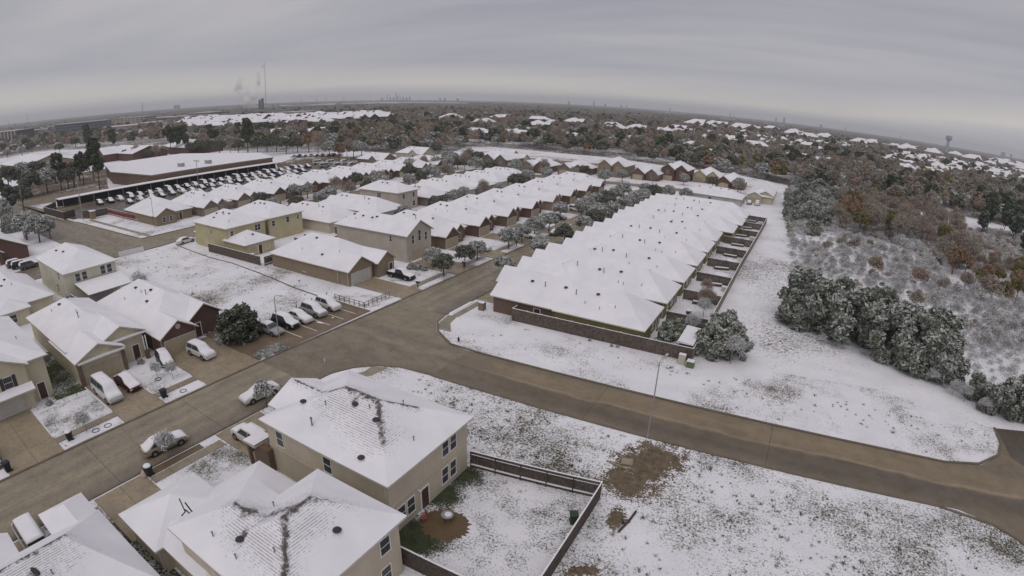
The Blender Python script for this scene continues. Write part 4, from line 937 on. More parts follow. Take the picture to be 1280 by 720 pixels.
hE = house('beige_house', 'beige house with two front gables behind the white van and dark red car', 'house',
    [block(-92.5, -73, 16.8, 27.3, 3.6, .52, 'x', 'hh', .45), block(-80, -68.9, 16.6, 23.6, 3.3, .46, 'x', 'hg', .5), block(-82, -70.4, 20.4, 27.4, 3.9, .46, 'x', 'hg', .5)], ('beige', 'brick_brown'),
    garages=[('E', -69.42, 20.2, 4.9, 2.2, 'door_tan')], doors=[('E', -70.92, 25.6)], pipes=[(-79.8, 21.4), (-86.5, 19.6)], vents=[(-86.4, 20.9), (-87.5, 22.6)], flues=[(-78, 21.0)], windows=[('S', 17.25, -84.5, 2.0, .6, 1.1), ('S', 17.25, -78.5, 2.0, .6, 1.1)])
bx_ = hE[1]; 
for (a, b_, c, d, e) in ((-69.45, -69.05, 16.9, 17.4, 2.9), (-69.45, -69.05, 23.0, 23.4, 2.9), (-70.3, -69.8, 26.5, 27.0, 1.3)):
    q = MB(); q.box(a-bx_[0], b_-bx_[0], c-bx_[1], d-bx_[1], 0, e); link('brick_pier', q.mesh('brick_pier', M['brick_brown']), hE[0])
q = MB(); q.tube((0, 0, 1.3), (0, 0, 3.3), .09); pc_ = q.mesh('porch_column', M['white'])
for (x0, x1, y0, y1, z) in ((-69.5, -68.75, 16.95, 23.45, 2.98), (-71.0, -70.25, 21.0, 27.3, 3.55)):
    q = MB(); q.box(x0-bx_[0], x1-bx_[0], y0-bx_[1], y1-bx_[1], z, z+.13); q.box(x0-bx_[0], x1-bx_[0]-.03, y0+.03-bx_[1], y1-.03-bx_[1], z+.13, z+.24, 1); link('cornice', q.mesh('cornice', [M['trim'], M['snow']]), hE[0])
for a in (-.18, .18): link('porch_column', pc_, hE[0], (-70.05-bx_[0], 26.75+a-bx_[1], 0))
hF = house('red_brick_house', 'red-brown brick house with a pale garage door next to the snowy empty lot', 'house',
    [block(-91.5, -70.5, 28.0, 39.6, 2.8, .60, 'x', 'hh', .45), block(-80, -67.6, 27.9, 34.0, 2.82, .62, 'x', 'hg', .45), block(-80, -70.0, 33.6, 39.5, 2.9, .66, 'x', 'hg', .45)], ('brick_red', 'beige'),
    garages=[('E', -68.02, 31.0, 4.7, 2.15, 'door_tan')], doors=[('E', -70.43, 35.2)], vents=[(-84.0, 32.4), (-79.6, 33.0), (-78.0, 31.4)], pipes=[(-81.5, 32.2), (-84, 30.3)], flues=[(-79.8, 32.2)])
q = MB(); q.tube((0, -.03, 0), (0, .03, 0), .38, n=12); link('round_vent', q.mesh('round_vent', M['trim']), hF[0], (-68.0-hF[1][0], 31-hF[1][1], 3.7), R(90))
hG = house('two_storey_house', 'cream two-storey house at the left with a covered patio and shingle streaks at its peak', 'house',
    [block(-123.0, -103.8, 26.9, 37.6, 5.5, .5, 'x', 'hh', .45)], ('cream',), roofm='roof2',
    windows=[('E', -104.25, 29.6, 4.2, .9, 1.4), ('E', -104.25, 30.9, 4.2, .9, 1.4), ('E', -104.25, 34.5, 4.3, .9, 1.5), ('E', -104.25, 35.8, 4.3, .9, 1.5), ('S', 27.35, -108.7, 4.2, .9, 1.4), ('S', 27.35, -110.6, 1.6, 1.0, 1.6), ('S', 27.35, -105.8, 1.0, .6, .9)],
    vents=[(-117, 30), (-113.5, 30.4)])
bx_ = hG[1]; q = MB(); q.face([(-103.9, 28.6, 3.35), (-96.6, 28.6, 2.75), (-96.6, 37.4, 2.75), (-103.9, 37.4, 3.35)]); q.box(-103.9, -96.6, 28.6, 37.4, 2.55, 2.73, 1)
for yy in (28.9, 33, 37.1): q.box(-96.95, -96.75, yy-.1, yy+.1, 0, 2.55, 1)
q.v = [(a-bx_[0], c-bx_[1], d) for a, c, d in q.v]; link('patio_roof', q.mesh('patio_roof', [M['snow'], M['trim_dark']]), hG[0])
house('beige_house', 'low beige house behind the two-gabled beige house, its big roof reaching the left edge', 'house', [block(-123, -103, 12.5, 24.6, 2.8, .55, 'x', 'hh', .45), block(-106, -100.2, 13.5, 19.6, 2.78, .5, 'x', 'hh', .4)], ('beige',), vents=[(-110, 18), (-108.5, 17), (-114, 17)], pipes=[(-107.5, 18.6), (-112, 17)], windows=[('S', 12.95, -105, 1.5, 1.0, 1.2), ('E', -100.6, 16.3, 1.5, 1.2, 1.3)])
house('beige_house', 'beige house filling the left edge behind the shuttered two-storey house', 'house', [block(-122, -101, -2, 10.6, 2.8, .55, 'x', 'hh', .45)], ('beige',))
house('red_brick_house', 'red brick house at the far left edge beyond the bushes, roof half out of frame', 'house', [block(-172, -151, 17.5, 32.5, 2.8, .5, 'x', 'hg', .45), block(-160, -149.5, 18.5, 26, 2.82, .55, 'x', 'hg', .45)], ('brick_red',), garages=[('E', -150.0, 22, 4.8, 2.1, 'door_tan')])
fence('brick_boundary_wall', 'red brown brick boundary wall with snow cap beside the left road', [(-197, 41.4), (-176, 36.8)], 1.9, 'wood_red', group=None, step=3.5, board=3.0, cat='wall')
hH = house('tan_brick_house', 'tan brick house with a pale garage door beyond the parking bays', 'house',
    [block(-90.0, -69.5, 62.9, 75.6, 2.8, .58, 'x', 'hh', .45), block(-80, -67.0, 62.95, 69.9, 2.82, .62, 'x', 'hg', .45), block(-80, -66.2, 69.6, 75.0, 2.85, .68, 'x', 'hg', .45)], ('brick_tan', 'brick_brown'),
    garages=[('E', -67.42, 66.4, 4.9, 2.2, 'door_grey')], doors=[('E', -66.6, 73.5)], vents=[(-84.8, 68.4), (-81.0, 68.2), (-76, 65.0)], windows=[('S', 63.4, -79.6, 1.35, 1.0, 1.5)], pipes=[(-72.5, 66.2), (-82, 65.2)], wm_default=0)
hI = house('two_storey_house', 'tall taupe two-storey house with an arched window group in its front gable', 'house',
    [block(-89.0, -67.9, 80.0, 88.8, 5.5, .60, 'x', 'hg', .45)], ('taupe',), garages=[('E', -68.32, 84.9, 5.6, 2.2, 'door_tan')], windows=[('E', -68.32, 82.3, 4.4, .7, 1.7), ('E', -68.32, 84.4, 4.9, .8, 2.2), ('E', -68.32, 86.5, 4.4, .7, 1.7), ('S', 80.4, -72.6, 4.4, .6, 1.2)],
    vents=[(-85.5, 83.2), (-82.8, 83.1), (-80, 83.0), (-79, 83.4)], pipes=[(-84, 82), (-87, 82)], flues=[(-69.2, 84.4)])
vt = ['taupe', 'brick_brown', 'brick_red', 'brick_tan']
def brick_row_house(i, y0, lab, x1=-67.4, x0=-89.5, wall='brick_brown', grp=None, two=False, dep=12.2, flip=False, f='E'):
    rr = random.Random(100+i); h = 5.4 if two else 2.8
    bl = [block(x0, x1-2.5, y0, y0+dep, h, .56, 'x', 'hh', .45), block(x1-14, x1, y0+.2, y0+5.6, h+.02, .72, 'x', 'hg', .4), block(x1-13, x1-1.2, y0+5.4, y0+9.4, h+.03, .78, 'x', 'hg', .35)]
    if f == 'W':
        bl = [dict(b, x0=x0+x1-b['x1'], x1=x0+x1-b['x0'], ends=b['ends'][::-1]) for b in bl]
    v = [(x0+6+rr.uniform(0, 2), y0+dep/2-1.2), (x0+9+rr.uniform(0, 1), y0+dep/2-1.3), (x1-7, y0+dep/2-1.4)]
    pl = x1-.4 if f == 'E' else x0+.4
    return house('two_storey_house' if two else 'brick_house', lab, 'house', bl, (wall,), grp, vents=v, pipes=[(x0+7, y0+3), (x0+11, y0+2.5)],
        garages=[(f, pl, y0+2.9, 4.4, 2.1, 'door_tan')], windows=[('E', x1-1.6, y0+7.4, 1.6, 1.2, 1.3)] if f == 'E' else [('E', x1-.42-(2.5 if f == 'E' else 0), y0+8, 1.5, 1.3, 1.3)], wm_default=0)
for i in range(8):
    y0 = 92.2+13.4*i
    brick_row_house(i, y0, 'dark brick twin-gabled house, %s beyond the tall taupe two-storey house' % ORD[i], wall=['brick_brown', 'brick_red', 'brick_brown', 'brick_red', 'brick_tan', 'brick_red', 'brick_brown', 'brick_brown'][i], grp='brick houses along the near street')
# houses backing onto them (fronts on the second street)
hJ = house('two_storey_house', 'yellow-green two-storey house with a low rear wing facing the snowy lot', 'house',
    [block(-121.0, -106.0, 63.2, 74.6, 5.5, .47, 'x', 'hh', .45), block(-108, -98.9, 63.15, 71.6, 2.8, .48, 'x', 'hh', .4), block(-122.6, -120, 64.0, 69.6, 2.8, .3, 'y', 'hh', .3)], ('yellow',),
    windows=[('S', 63.65, -113.2, 3.9, .6, 1.0), ('E', -106.45, 65.0, 4.1, .8, 1.1), ('E', -106.45, 72, 4.1, 1.6, 1.3, 1), ('E', -99.35, 65.6, 1.4, 1.9, 1.4, 2), ('E', -99.35, 69.4, 1.5, .9, 1.4)], doors=[('E', -99.35, 67.4)],
    vents=[(-115.5, 67), (-113.5, 67.5), (-111, 67.6), (-114.6, 65.6), (-101.5, 67.2)], pipes=[(-108, 65.5), (-101, 65)], flues=[(-112.4, 67.0)])
hJ2 = house('two_storey_house', 'olive-yellow two-storey house just behind the yellow-green one', 'house', [block(-123.0, -106.2, 75.0, 86.0, 5.5, .47, 'x', 'hh', .45)], ('yellow',),
    windows=[('E', -106.65, 76.7, 4.0, .9, 1.2), ('E', -106.65, 81, 4.2, .9, 1.3), ('E', -106.65, 84.2, 4.2, .7, .9)], vents=[(-117, 79), (-115.2, 79.4), (-113.5, 79.4), (-119, 79)], pipes=[(-111, 78)])
mid = [(-122, -99.3, 88.0, 99.8, 0, 'tan', 'low tan house with a snowy roof right behind the olive-yellow house'), (-122, -96.8, 102.3, 114.4, 0, 'grey', 'grey single-storey house with a wide snow roof in front of the cream two-storey one'),
       (-119, -102.7, 117.4, 127.2, 1, 'taupe', 'grey-beige two-storey house standing above the roofs in the middle distance'), (-116, -100.2, 128.6, 139.2, 0, 'brick_grey', 'single-storey house tucked to the right of the grey-beige two-storey house'),
       (-119, -98.8, 141.0, 153.0, 0, 'grey', 'low snow-roofed house three lots beyond the olive-yellow pair'), (-119, -98.8, 154.6, 166.4, 0, 'brick_grey', 'low house in the rear row with a pale grey brick back wall'),
       (-119, -99.6, 168.4, 180.2, 0, 'tan', 'low tan house in the rear row before its far end'), (-119, -99.0, 182.4, 194.2, 0, 'brick_brown', 'brown house at the far end of the rear row')]
for i, (x0, x1, y0, y1, two, wl, lab) in enumerate(mid):
    h = 5.5 if two else 2.8
    ww = [('E', x1-.45, y0+3, h-1.4, 1.0, 1.3), ('E', x1-.45, y0+7.5, h-1.4, 1.0, 1.3)]
    if two: ww += [('E', x1-.45, y0+7.6, 1.5, 1.1, 1.5), ('S', y0+.45, -110.5, 4.2, 1.5, 1.3, 1)]
    house('two_storey_house' if two else 'single_storey_house', lab, 'house', [block(x0, x1, y0, y1, h, .5, 'x', 'hh', .45)]+([] if two else [block(x0+2, x0+12, y0+2, y0+8, h+.4, .6, 'x', 'gh', .4)]), (wl,), None,
        vents=[(x0+7, (y0+y1)/2-1.2), (x0+9, (y0+y1)/2-1.2), (x1-7.5, (y0+y1)/2-1.2)], pipes=[(x1-6, y0+3)], flues=[(x1-9, y0+4.6)], windows=ww)
# the far side of the second street
house('tan_brick_house', 'low tan brick house with a red boundary wall beside the wide road junction', 'house', [block(-172.3, -152, 66.8, 80.4, 2.8, .52, 'x', 'hh', .45), block(-164, -149.4, 67.0, 74.0, 2.82, .56, 'x', 'hg', .45)], ('brick_tan', 'brick_red'), windows=[('E', -149.85, 69.6, 1.5, .9, 1.4), ('E', -149.85, 71.8, 1.5, .9, 1.4)], vents=[(-167, 72.4), (-164, 72.6)], doors=[('E', -152.42, 76.2)])
fence('red_wall', 'long red painted wall running from the low tan brick house to the truck yard', [(-186.0, 66.4), (-172.5, 66.6), (-160.0, 67.6)], 2.0, 'wood_red', step=3.2, board=3.0, cat='wall')
for i in range(10):
    y0 = 81.2+12.9*i
    if i in (4, 7):
        pass
    brick_row_house(40+i, y0, 'gabled brick house across the second street, %s from the wide road junction' % ORD[i], x1=-147.5+(-1.5 if i % 2 else 0), x0=-170, wall=['brick_grey', 'brick_grey', 'brick_brown', 'brick_red', 'brick_brown', 'brick_grey', 'brick_red', 'brick_brown', 'brick_grey', 'brick_brown'][i], grp='gabled houses across the second street', dep=11.8)
# ---------------------------------------------------------------- the long row right of the near street
LR = ['nearest the boulevard behind the long brown fence', 'second from the boulevard', 'third from the boulevard', 'fourth from the boulevard', 'fifth from the boulevard', 'sixth from the boulevard', 'seventh from the boulevard, set back further', 'eighth from the boulevard', 'ninth and last before the cross street']
for i in range(9):
    y0 = 67.6+12.25*i; x1 = -16.2+(2.4 if i > 5 else 0)+(.9 if i > 6 else 0); dep = 10.5; pv_ = (.6, .64, .56, .62, .58, .66, .6, .55, .62)[i]; xw = (0, .3, -.4, .2, -.2, .5, -.3, .2, 0)[i]
    bl = [block(-41.0 if i == 0 else -39, x1, y0, y0+dep, 2.8, pv_, 'x', 'gh' if i == 0 else 'hh', .45)]
    if i > 0: bl.append(block(-43.9+xw, -33, y0+.1, y0+5.9, 2.82, pv_+.14, 'x', 'gh', .4))
    bl.append(block(-43.7-xw, -33, y0+6.2, y0+11.9, 2.84, pv_+.12, 'x', 'gh', .4))
    if i == 0: bl[0]['wm'] = 1; bl.append(block(-30.3, x1+.03, y0-.35, y0+5.0, 2.8, .6, 'x', 'hh', .3, wm=1)); bl.append(block(-41.03, -30.2, y0-.03, y0+11.03, 2.795, .6, 'x', 'gh', .43, wm=0))
    ym = y0+dep/2
    house('brick_house' if i == 0 else 'snow_roofed_house', 'low house in the right-hand row, '+LR[i], 'house', bl, ('brick_brown', 'olive') if i == 0 else ('olive',), 'houses in the right-hand row',
        vents=[(-35.6-xw*2, ym-1.6), (-30.0+xw*3, ym-1.5-xw), (-24.8-xw*2, ym-1.5)], pipes=[(-26+xw*3, ym-3.5), (-23.6-xw*2, ym-3.9+xw), (-21.5+xw, ym-3.2)], flues=[(-33.2, ym-1.8), (-28.2, ym-2.2)] if i else [(-33.2, ym-2), (-28, ym-2.2)],
        windows=[('E', x1-.45, y0+2.4, 1.4, .9, 1.2), ('E', x1-.45, y0+5.6, 1.4, 1.5, 1.3, 1)]+([('S', y0+.1, -27.4, 1.35, 1.0, 1.7), ('S', y0+.1, -24.9, 1.35, .01, .01)][:1] if i == 0 else []),
        doors=[('E', x1-.45, y0+8.4)]+([('S', y0+.44, -33.0), ('S', y0+.1, -22.2)] if i == 0 else []), wm_default=0)
fence('wooden_fence', 'long weathered brown fence between the right-hand row and the boulevard verge', [(-9.3, 67.2), (-22, 66.9), (-36.3, 66.5), (-36.3, 67.7)], 1.95, 'wood')
fence('wooden_fence', 'long back fence of the right-hand row with a line of snow on top', [(-7.5, 178), (-8.3, 141), (-8.9, 119), (-9.1, 95), (-9.3, 67.3)], 1.9, 'wood2')
for i in range(9):
    y0 = 67.6+12.25*i+11.6; xe = (-9.2, -9.1, -9.1, -9.0, -8.9, -8.5, -8.2, -7.9, -7.5)[i]
    fence('wooden_fence', 'dividing fence behind the %s house of the right-hand row, counted from the boulevard' % ORD[i], [(xe-.1, y0), (-15.9+(2.4 if i > 5 else 0), y0)], 1.85, 'wood' if i % 2 else 'wood_dark', group='dividing fences between the backyards', step=2.3)
q = MB(); q.box(-11.4, -9.35, 67.6, 73.6, 0, 2.2); q.face([(-11.6, 67.5, 2.45), (-9.4, 67.5, 2.35), (-9.4, 73.8, 2.35), (-11.6, 73.8, 2.45)], 1); q.box(-11.6, -9.4, 67.5, 73.8, 2.2, 2.34, 1)
sh = thing('garden_shed', 'long narrow shed with thick snow on its roof in the corner backyard', 'shed', (-10.4, 70.6, 0)); q.v = [(a+10.4, c-70.6, d) for a, c, d in q.v]
link('shed_body', q.mesh('shed_body', [M['wood_dark'], M['snow']]), sh); q = MB(); q.box(-.5, .5, -3.07, -3.0, .1, 1.9); link('door', q.mesh('door', M['wood']), sh)
# cross-street houses beyond
house('pale_long_house', 'long pale house standing sideways beyond the end of the right-hand row', 'house', [block(-40.6, -18.2, 201.0, 213.6, 2.9, .42, 'x', 'hh', .45)], ('grey',), vents=[(-35, 206), (-31, 206.2), (-27, 206.4), (-24, 206.4)], windows=[('S', 201.45, -30, 1.6, 1.2, 1.2)])
house('tan_gabled_house', 'tan house with two low front gables near the right-hand treeline', 'house', [block(-18.5, -7.9, 219, 262, 2.8, .45, 'y', 'hh', .45, pe=.45), block(-18.3, -12, 217.0, 226, 2.82, .5, 'y', 'gh', .4), block(-14.5, -8.0, 219.5, 228, 3.3, .5, 'y', 'gh', .4)], ('beige',), garages=[('S', 217.4, -15.2, 4.6, 2.1, 'door_tan')])
far_row = [(-130, 216, 'brick_grey', 1), (-113, 222, 'brick_brown', 0), (-96, 226, 'brick_grey', 0), (-81, 237, 'brick_tan', 1), (-66, 240, 'brick_brown', 0), (-55, 251, 'brick_red', 1), (-42, 262, 'yellow', 0), (-29, 250, 'brick_red', 0)]
FRL = ['at the left end', 'second from the left, brown walled', 'third from left, pointed grey front', 'tall and tan, fourth from the left', 'fifth from the left, with a red-brown gable', 'tall red gable, sixth from left', 'yellow-cream walls, seventh from left', 'red-gabled, at the right end']
for i, (x, y, wl, two) in enumerate(far_row):
    h = 5.2 if two else 3.0
    house('two_storey_house' if two else 'brick_house', 'house in the distant row before the canal, '+FRL[i], 'house', [block(x-6.5, x+6.5, y, y+17, h, .55, 'y', 'hh', .4), block(x-6.4, x+.6, y-2, y+8, h+.02, .72, 'y', 'gh', .4), block(x+.4, x+6, y-.8, y+7, h+.3, .8, 'y', 'gh', .35)], (wl,), 'distant row before the canal bank',
        windows=[('S', y-1.58, x-2.9, h-1.3, 1.1, 1.3), ('S', y-.4, x+3.2, h-1.2, 1.0, 1.2)], garages=[('S', y-1.6, x-2.9, 4.2, 2.1, 'door_tan')], vents=[(x-1, y+8), (x-1, y+11)])
nw = [(-178, 212, 1, 'taupe', 'two-storey pale house at the far left end of the brick rows'), (-160, 222, 0, 'brick_brown', 'low house behind trees right of the pale two-storey house'), (-190, 196, 0, 'brick_grey', 'low house at the left of the pale two-storey house'), (-136, 236, 0, 'tan', 'low tan house with a long snow roof just below the canal bank'), (-150, 250, 0, 'tan', 'long snow-roofed house beside the utility poles')]
for i, (x, y, two, wl, lab) in enumerate(nw):
    h = 5.2 if two else 2.9
    house('distant_house', lab, 'house', [block(x-9, x+9, y, y+11, h, .55, 'x', 'hg', .4), block(x+1, x+7, y-2, y+6, h+.02, .75, 'y', 'gh', .4)], (wl,), None, windows=[('E', x+8.6, y+3, h-1.3, 1, 1.3), ('S', y-1.6, x+4, h-1.2, 1, 1.2)], vents=[(x-3, y+4.5), (x, y+4.5)])
# yards: fences round the near back garden, furniture, bins and so on
fence('wooden_fence', 'dark board fence with snow caps round the back garden of the corner house', [(-22.3, 33.9), (-10.4, 35.9), (-10.2, 21.7)], 1.85, 'wood_dark')
fence('wooden_fence', 'dark board fence between the corner house garden and its neighbour at the bottom edge', [(-10.3, 21.5), (-20.9, 21.2)], 1.85, 'wood_dark')
fence('wooden_fence', 'grey-brown yard fence below the rear wing of the yellow-green house', [(-92.0, 62.0), (-104, 61.8), (-111.5, 61.6)], 1.9, 'wood', step=2.6)
fence('wooden_fence', 'backyard fence between the tan brick house and the yellow-green house', [(-91.0, 62.4), (-91.2, 90), (-92.6, 118)], 1.85, 'wood', step=2.6)
for i, y in enumerate((76.2, 88.9, 101.0, 115.6, 128.0, 140.0)):
    fence('wooden_fence', 'short dividing fence in the backyards west of the near street, %s from the snowy lot' % ORD[i], [(-91.4-.02*(y-76), y), (-98.6, y+.2)], 1.8, 'wood', step=2.4, group='short dividing fences in the middle backyards')
fence('wooden_fence', 'short fence beside the cream two-storey house patio', [(-96, 27.6), (-103.5, 27.4)], 1.8, 'wood', step=2.5)
fence('metal_fence', 'low pale railing at the far corner of the snowy lot beside the road', [(-127.2, 46.6), (-126.6, 52.4)], 1.1, 'white', step=1.4, board=.25)
# parking bay rail fence
rl = thing('rail_fence', 'low pale post-and-rail fence at the upper end of the parking bays', 'fence', (-57.6, 58, 0))
for (a, c) in (((-65.0, 57.6), (-58.2, 57.6)), ((-58.2, 57.6), (-58.2, 63.6))):
    n = 6
    for i in range(n+1):
        q = MB(); x, y = a[0]+(c[0]-a[0])*i/n+57.6, a[1]+(c[1]-a[1])*i/n-58; q.box(x-.05, x+.05, y-.05, y+.05, 0, .95); link('post', q.mesh('post', M['wood2']), rl)
    q = MB()
    for z in (.45, .9): q.box(min(a[0], c[0])+57.6-.02, max(a[0], c[0])+57.6+.02, min(a[1], c[1])-58-.02, max(a[1], c[1])-58+.02, z-.05, z+.03)
    link('rail', q.mesh('rail', M['wood2']), rl)
# silt fence line across the empty lot
pts = [ground(*p) for p in ((220, 306), (240, 314), (262, 322), (290, 329), (320, 340), (345, 350), (368, 360), (400, 371))]
q = MB(); strip(pts, .16, 0, .10, q); tag(link('silt_barrier', q.mesh('silt_barrier', M['wood_dark'])), 'dark low silt barrier curving across the snowy empty lot', 'barrier')
q = MB()
for i in range(5):
    x, y = ((-66.5, 43.5), (-66.6, 47.3), (-66.5, 50.6), (-66.4, 53.8), (-66.3, 57))[i]; s = MB(); s.box(-.05, .05, -.05, .05, 0, 1.0); s.box(-.06, .06, -.06, .06, 1.0, 1.06)
    tag(link('marker_post', s.mesh('marker_post', M['wood2']), None, (x, y, 0)), 'thin wooden post at the head of the parking bays, %s from the round tree' % ORD[i], 'post', 'posts behind the parked cars')
def bin_(x, y, rz, label, paint='bin_dark', snow=True):
    r = thing('wheelie_bin', label, 'bin', (x, y, 0.05), rz)
    q = MB(); k = []
    q.v += [(-.26, -.26, .05), (.26, -.26, .05), (.26, .26, .05), (-.26, .26, .05), (-.32, -.33, 1.0), (.32, -.33, 1.0), (.32, .33, 1.0), (-.32, .33, 1.0)]; q.f += [(0, 3, 2, 1), (4, 5, 6, 7), (0, 1, 5, 4), (1, 2, 6, 5), (2, 3, 7, 6), (3, 0, 4, 7)]; q.m += [0]*6
    link('bin_body', q.mesh('bin_body', M[paint]), r)
    q = MB(); q.box(-.35, .35, -.36, .38, 1.0, 1.07); q.tube((-.3, .38, .98), (.3, .38, .98), .03); link('lid', q.mesh('lid', M[paint]), r)
    for s in (-1, 1): q = MB(); q.tube((s*.28-.03, .3, .1), (s*.28+.03, .3, .1), .12, n=10); link('wheel', q.mesh('wheel', M['tyre']), r)
    if snow: q = MB(); q.blob((0, 0, 1.06), .42, .40, .2, 10, 4, jit=.06, half=True); link('snow_cap', q.mesh('snow_cap', M['snow'], True), r)
    return r
M['bin_dark'] = plain('bin_plastic', (.022, .025, .035), .5); M['bin_green'] = plain('green_bin_plastic', (.035, .06, .03), .5); M['box_beige'] = plain('utility_box_beige', (.50, .45, .38), .6); M['box_green'] = plain('utility_box_green', (.13, .16, .10), .6)
M['plastic_red'] = plain('red_chair_plastic', (.33, .10, .10), .5); M['bag'] = plain('pink_white_bag', (.55, .42, .42), .6)
bin_(-58.15, 11.2, 0, 'dark bin on the snow strip left of the white van driveway')
bin_(-58.05, 22.9, 0, 'dark bin on the curved snow strip by the dark red car', snow=False)
bin_(-45.65, 14.5, .3, 'dark bin with a thick snow cap at the driveway below the beige sedan')
bin_(-45.9, 7.0, .2, 'dark bin with a snow cap near the bottom left, beside a pale bag')
bin_(-57.7, 4.2, .2, 'dark bin at the left edge beside the last driveway', snow=False)
bin_(-11.15, 32.0, .5, 'green bin in the far corner of the fenced back garden', 'bin_green', False)
for (x, y, l) in ((-46.0, 14.1, 'pale pink refuse bag beside the snow-capped bin below the beige sedan'), (-46.35, 6.7, 'pale pink refuse bag beside the bottom left snow-capped bin')):
    q = MB(); q.blob((0, 0, .05), .33, .3, .62, 9, 5, jit=.1, half=True); tag(link('refuse_bag', q.mesh('refuse_bag', M['bag'], True), None, (x, y, .03)), l, 'bag')
def utility_box(x, y, w, d, h, m, label):
    r = thing('utility_box', label, 'utility box', (x, y, 0)); q = MB(); q.box(-w/2, w/2, -d/2, d/2, 0, h); q.box(-w/2-.04, w/2+.04, -d/2-.04, d/2+.04, h, h+.05); link('cabinet', q.mesh('cabinet', M[m]), r)
    q = MB(); q.box(-w/2+.06, w/2-.06, -d/2-.02, -d/2, .1, h-.1); link('door', q.mesh('door', M[m]), r); q = MB(); q.box(-w/2, w/2, -d/2, d/2, h+.05, h+.12); link('snow_cap', q.mesh('snow_cap', M['snow']), r)
utility_box(-10.35, 65.9, .9, .6, 1.35, 'box_beige', 'tall beige utility cabinet at the end of the long brown fence')
utility_box(-9.1, 65.7, 1.0, .9, .8, 'box_green', 'low green transformer box beside the tall beige cabinet')
utility_box(-42.4, 67.6, .9, .9, 1.2, 'trim_dark', 'square air conditioner with a snow top beside the first house of the right-hand row')
# garden chair and table
ch = thing('garden_chair', 'red garden chair against the back wall of the corner house', 'chair', (-21.6, 25.9, 0.02), R(-30))
q = MB(); q.box(-.25, .25, -.25, .25, .38, .43); link('seat', q.mesh('seat', M['plastic_red']), ch); q = MB(); q.box(-.25, .25, .2, .27, .43, 1.0); link('backrest', q.mesh('backrest', M['plastic_red']), ch)
for a in (-.22, .22):
    for c in (-.22, .22): q = MB(); q.tube((a, c, 0), (a, c, .4), .025); link('leg', q.mesh('leg', M['plastic_red']), ch)
    q = MB(); q.box(a-.03, a+.03, -.22, .24, .62, .66); link('armrest', q.mesh('armrest', M['plastic_red']), ch)
tb = thing('garden_table', 'small round garden table dusted with snow on the brown soil patch', 'table', (-20.0, 26.9, 0.02))
q = MB(); q.tube((0, 0, .68), (0, 0, .72), .52, n=14); q.tube((.05, .05, .72), (.05, .05, .74), .30, n=10, mi=1); link('table_top', q.mesh('table_top', [M['metal'], M['snow']]), tb)
for i in range(4): q = MB(); a = i*math.pi/2; q.tube((.15*math.cos(a), .15*math.sin(a), .68), (.42*math.cos(a), .42*math.sin(a), 0), .02, n=5); link('leg', q.mesh('leg', M['vent']), tb)
# manhole slab and bar on the soil patch, pipe in the snow
q = MB(); q.box(-.55, .55, -.5, .5, 0, .08); tag(link('concrete_slab', q.mesh('concrete_slab', M['walk']), None, (-10.0, 42.2, .01), R(15)), 'small square concrete slab lying on the bare brown soil', 'slab')
q = MB(); q.box(-1.1, 1.1, -.08, .08, 0, .12); tag(link('timber', q.mesh('timber', M['walk']), None, (-10.7, 41.2, .01), R(-8)), 'pale timber lying across the edge of the brown soil patch', 'timber')
q = MB(); strip([(-7.0, 35.9), (-7.15, 34.4), (-7.5, 32.8)], .18, 0, .12, q); tag(link('drain_pipe', q.mesh('drain_pipe', M['vent'])), 'short dark pipe lying in the snow below the brown soil patch', 'pipe')
# street lamps and poles
def lamp(x, y, h, arm, ang, label, m='metal', group=None):
    r = thing('street_lamp', label, 'street lamp', (x, y, 0), ang, group)
    q = MB(); q.tube((0, 0, 0), (0, 0, h), .09, .055, 8); q.tube((0, 0, 0), (0, 0, .3), .14, .14, 8); link('pole', q.mesh('pole', M[m]), r)
    q = MB(); q.tube((0, 0, h-.05), (arm*.5, 0, h+.25), .045, .04, 6); q.tube((arm*.5, 0, h+.25), (arm, 0, h+.3), .04, .035, 6); link('arm', q.mesh('arm', M[m]), r)
    q = MB(); q.blob((arm+.3, 0, h+.28), .38, .13, .10, 8, 4); link('lamp_head', q.mesh('lamp_head', M['trim'], True), r); return r
lamp(-9.5, 47.2, 8.7, 1.2, R(78), 'tall thin street lamp on the near edge of the boulevard')
lamp(-58.7, 41.1, 6.8, .8, R(20), 'grey street lamp at the parked silver sedan')
lamp(-149.3, 66.2, 8.0, 1.0, R(200), 'street lamp in front of the low tan brick house')
def util_pole(px, py, h, label, cross=True, m='wood2', group=None, r0=.16):
    x, y = ground(px, py); r = thing('utility_pole', label, 'pole', (x, y, 0), _tr.uniform(-.3, .3), group)
    q = MB(); q.tube((0, 0, 0), (0, 0, h), r0, r0*.7, 7); link('pole', q.mesh('pole', M[m]), r)
    if cross: q = MB(); q.box(-1.2, 1.2, -.06, .06, h-.8, h-.65); [q.tube((a, 0, h-.65), (a, 0, h-.45), .05) for a in (-1.1, -.4, .4, 1.1)]; link('crossarm', q.mesh('crossarm', M[m]), r)
util_pole(33, 283, 12.5, 'leaning-looking wooden pole by the left road edge', False)
util_pole(104, 275, 15, 'pale pole between the dark fence and the truck yard', False, 'metal')
for i, (px, py, h) in enumerate(((494, 172, 15), (557, 184, 15), (571, 189, 17), (589, 193, 14))): util_pole(px, py, h, 'wooden utility pole in the distance near the canal, %s from the left' % ORD[i], i == 3, 'wood2', 'utility poles by the canal')
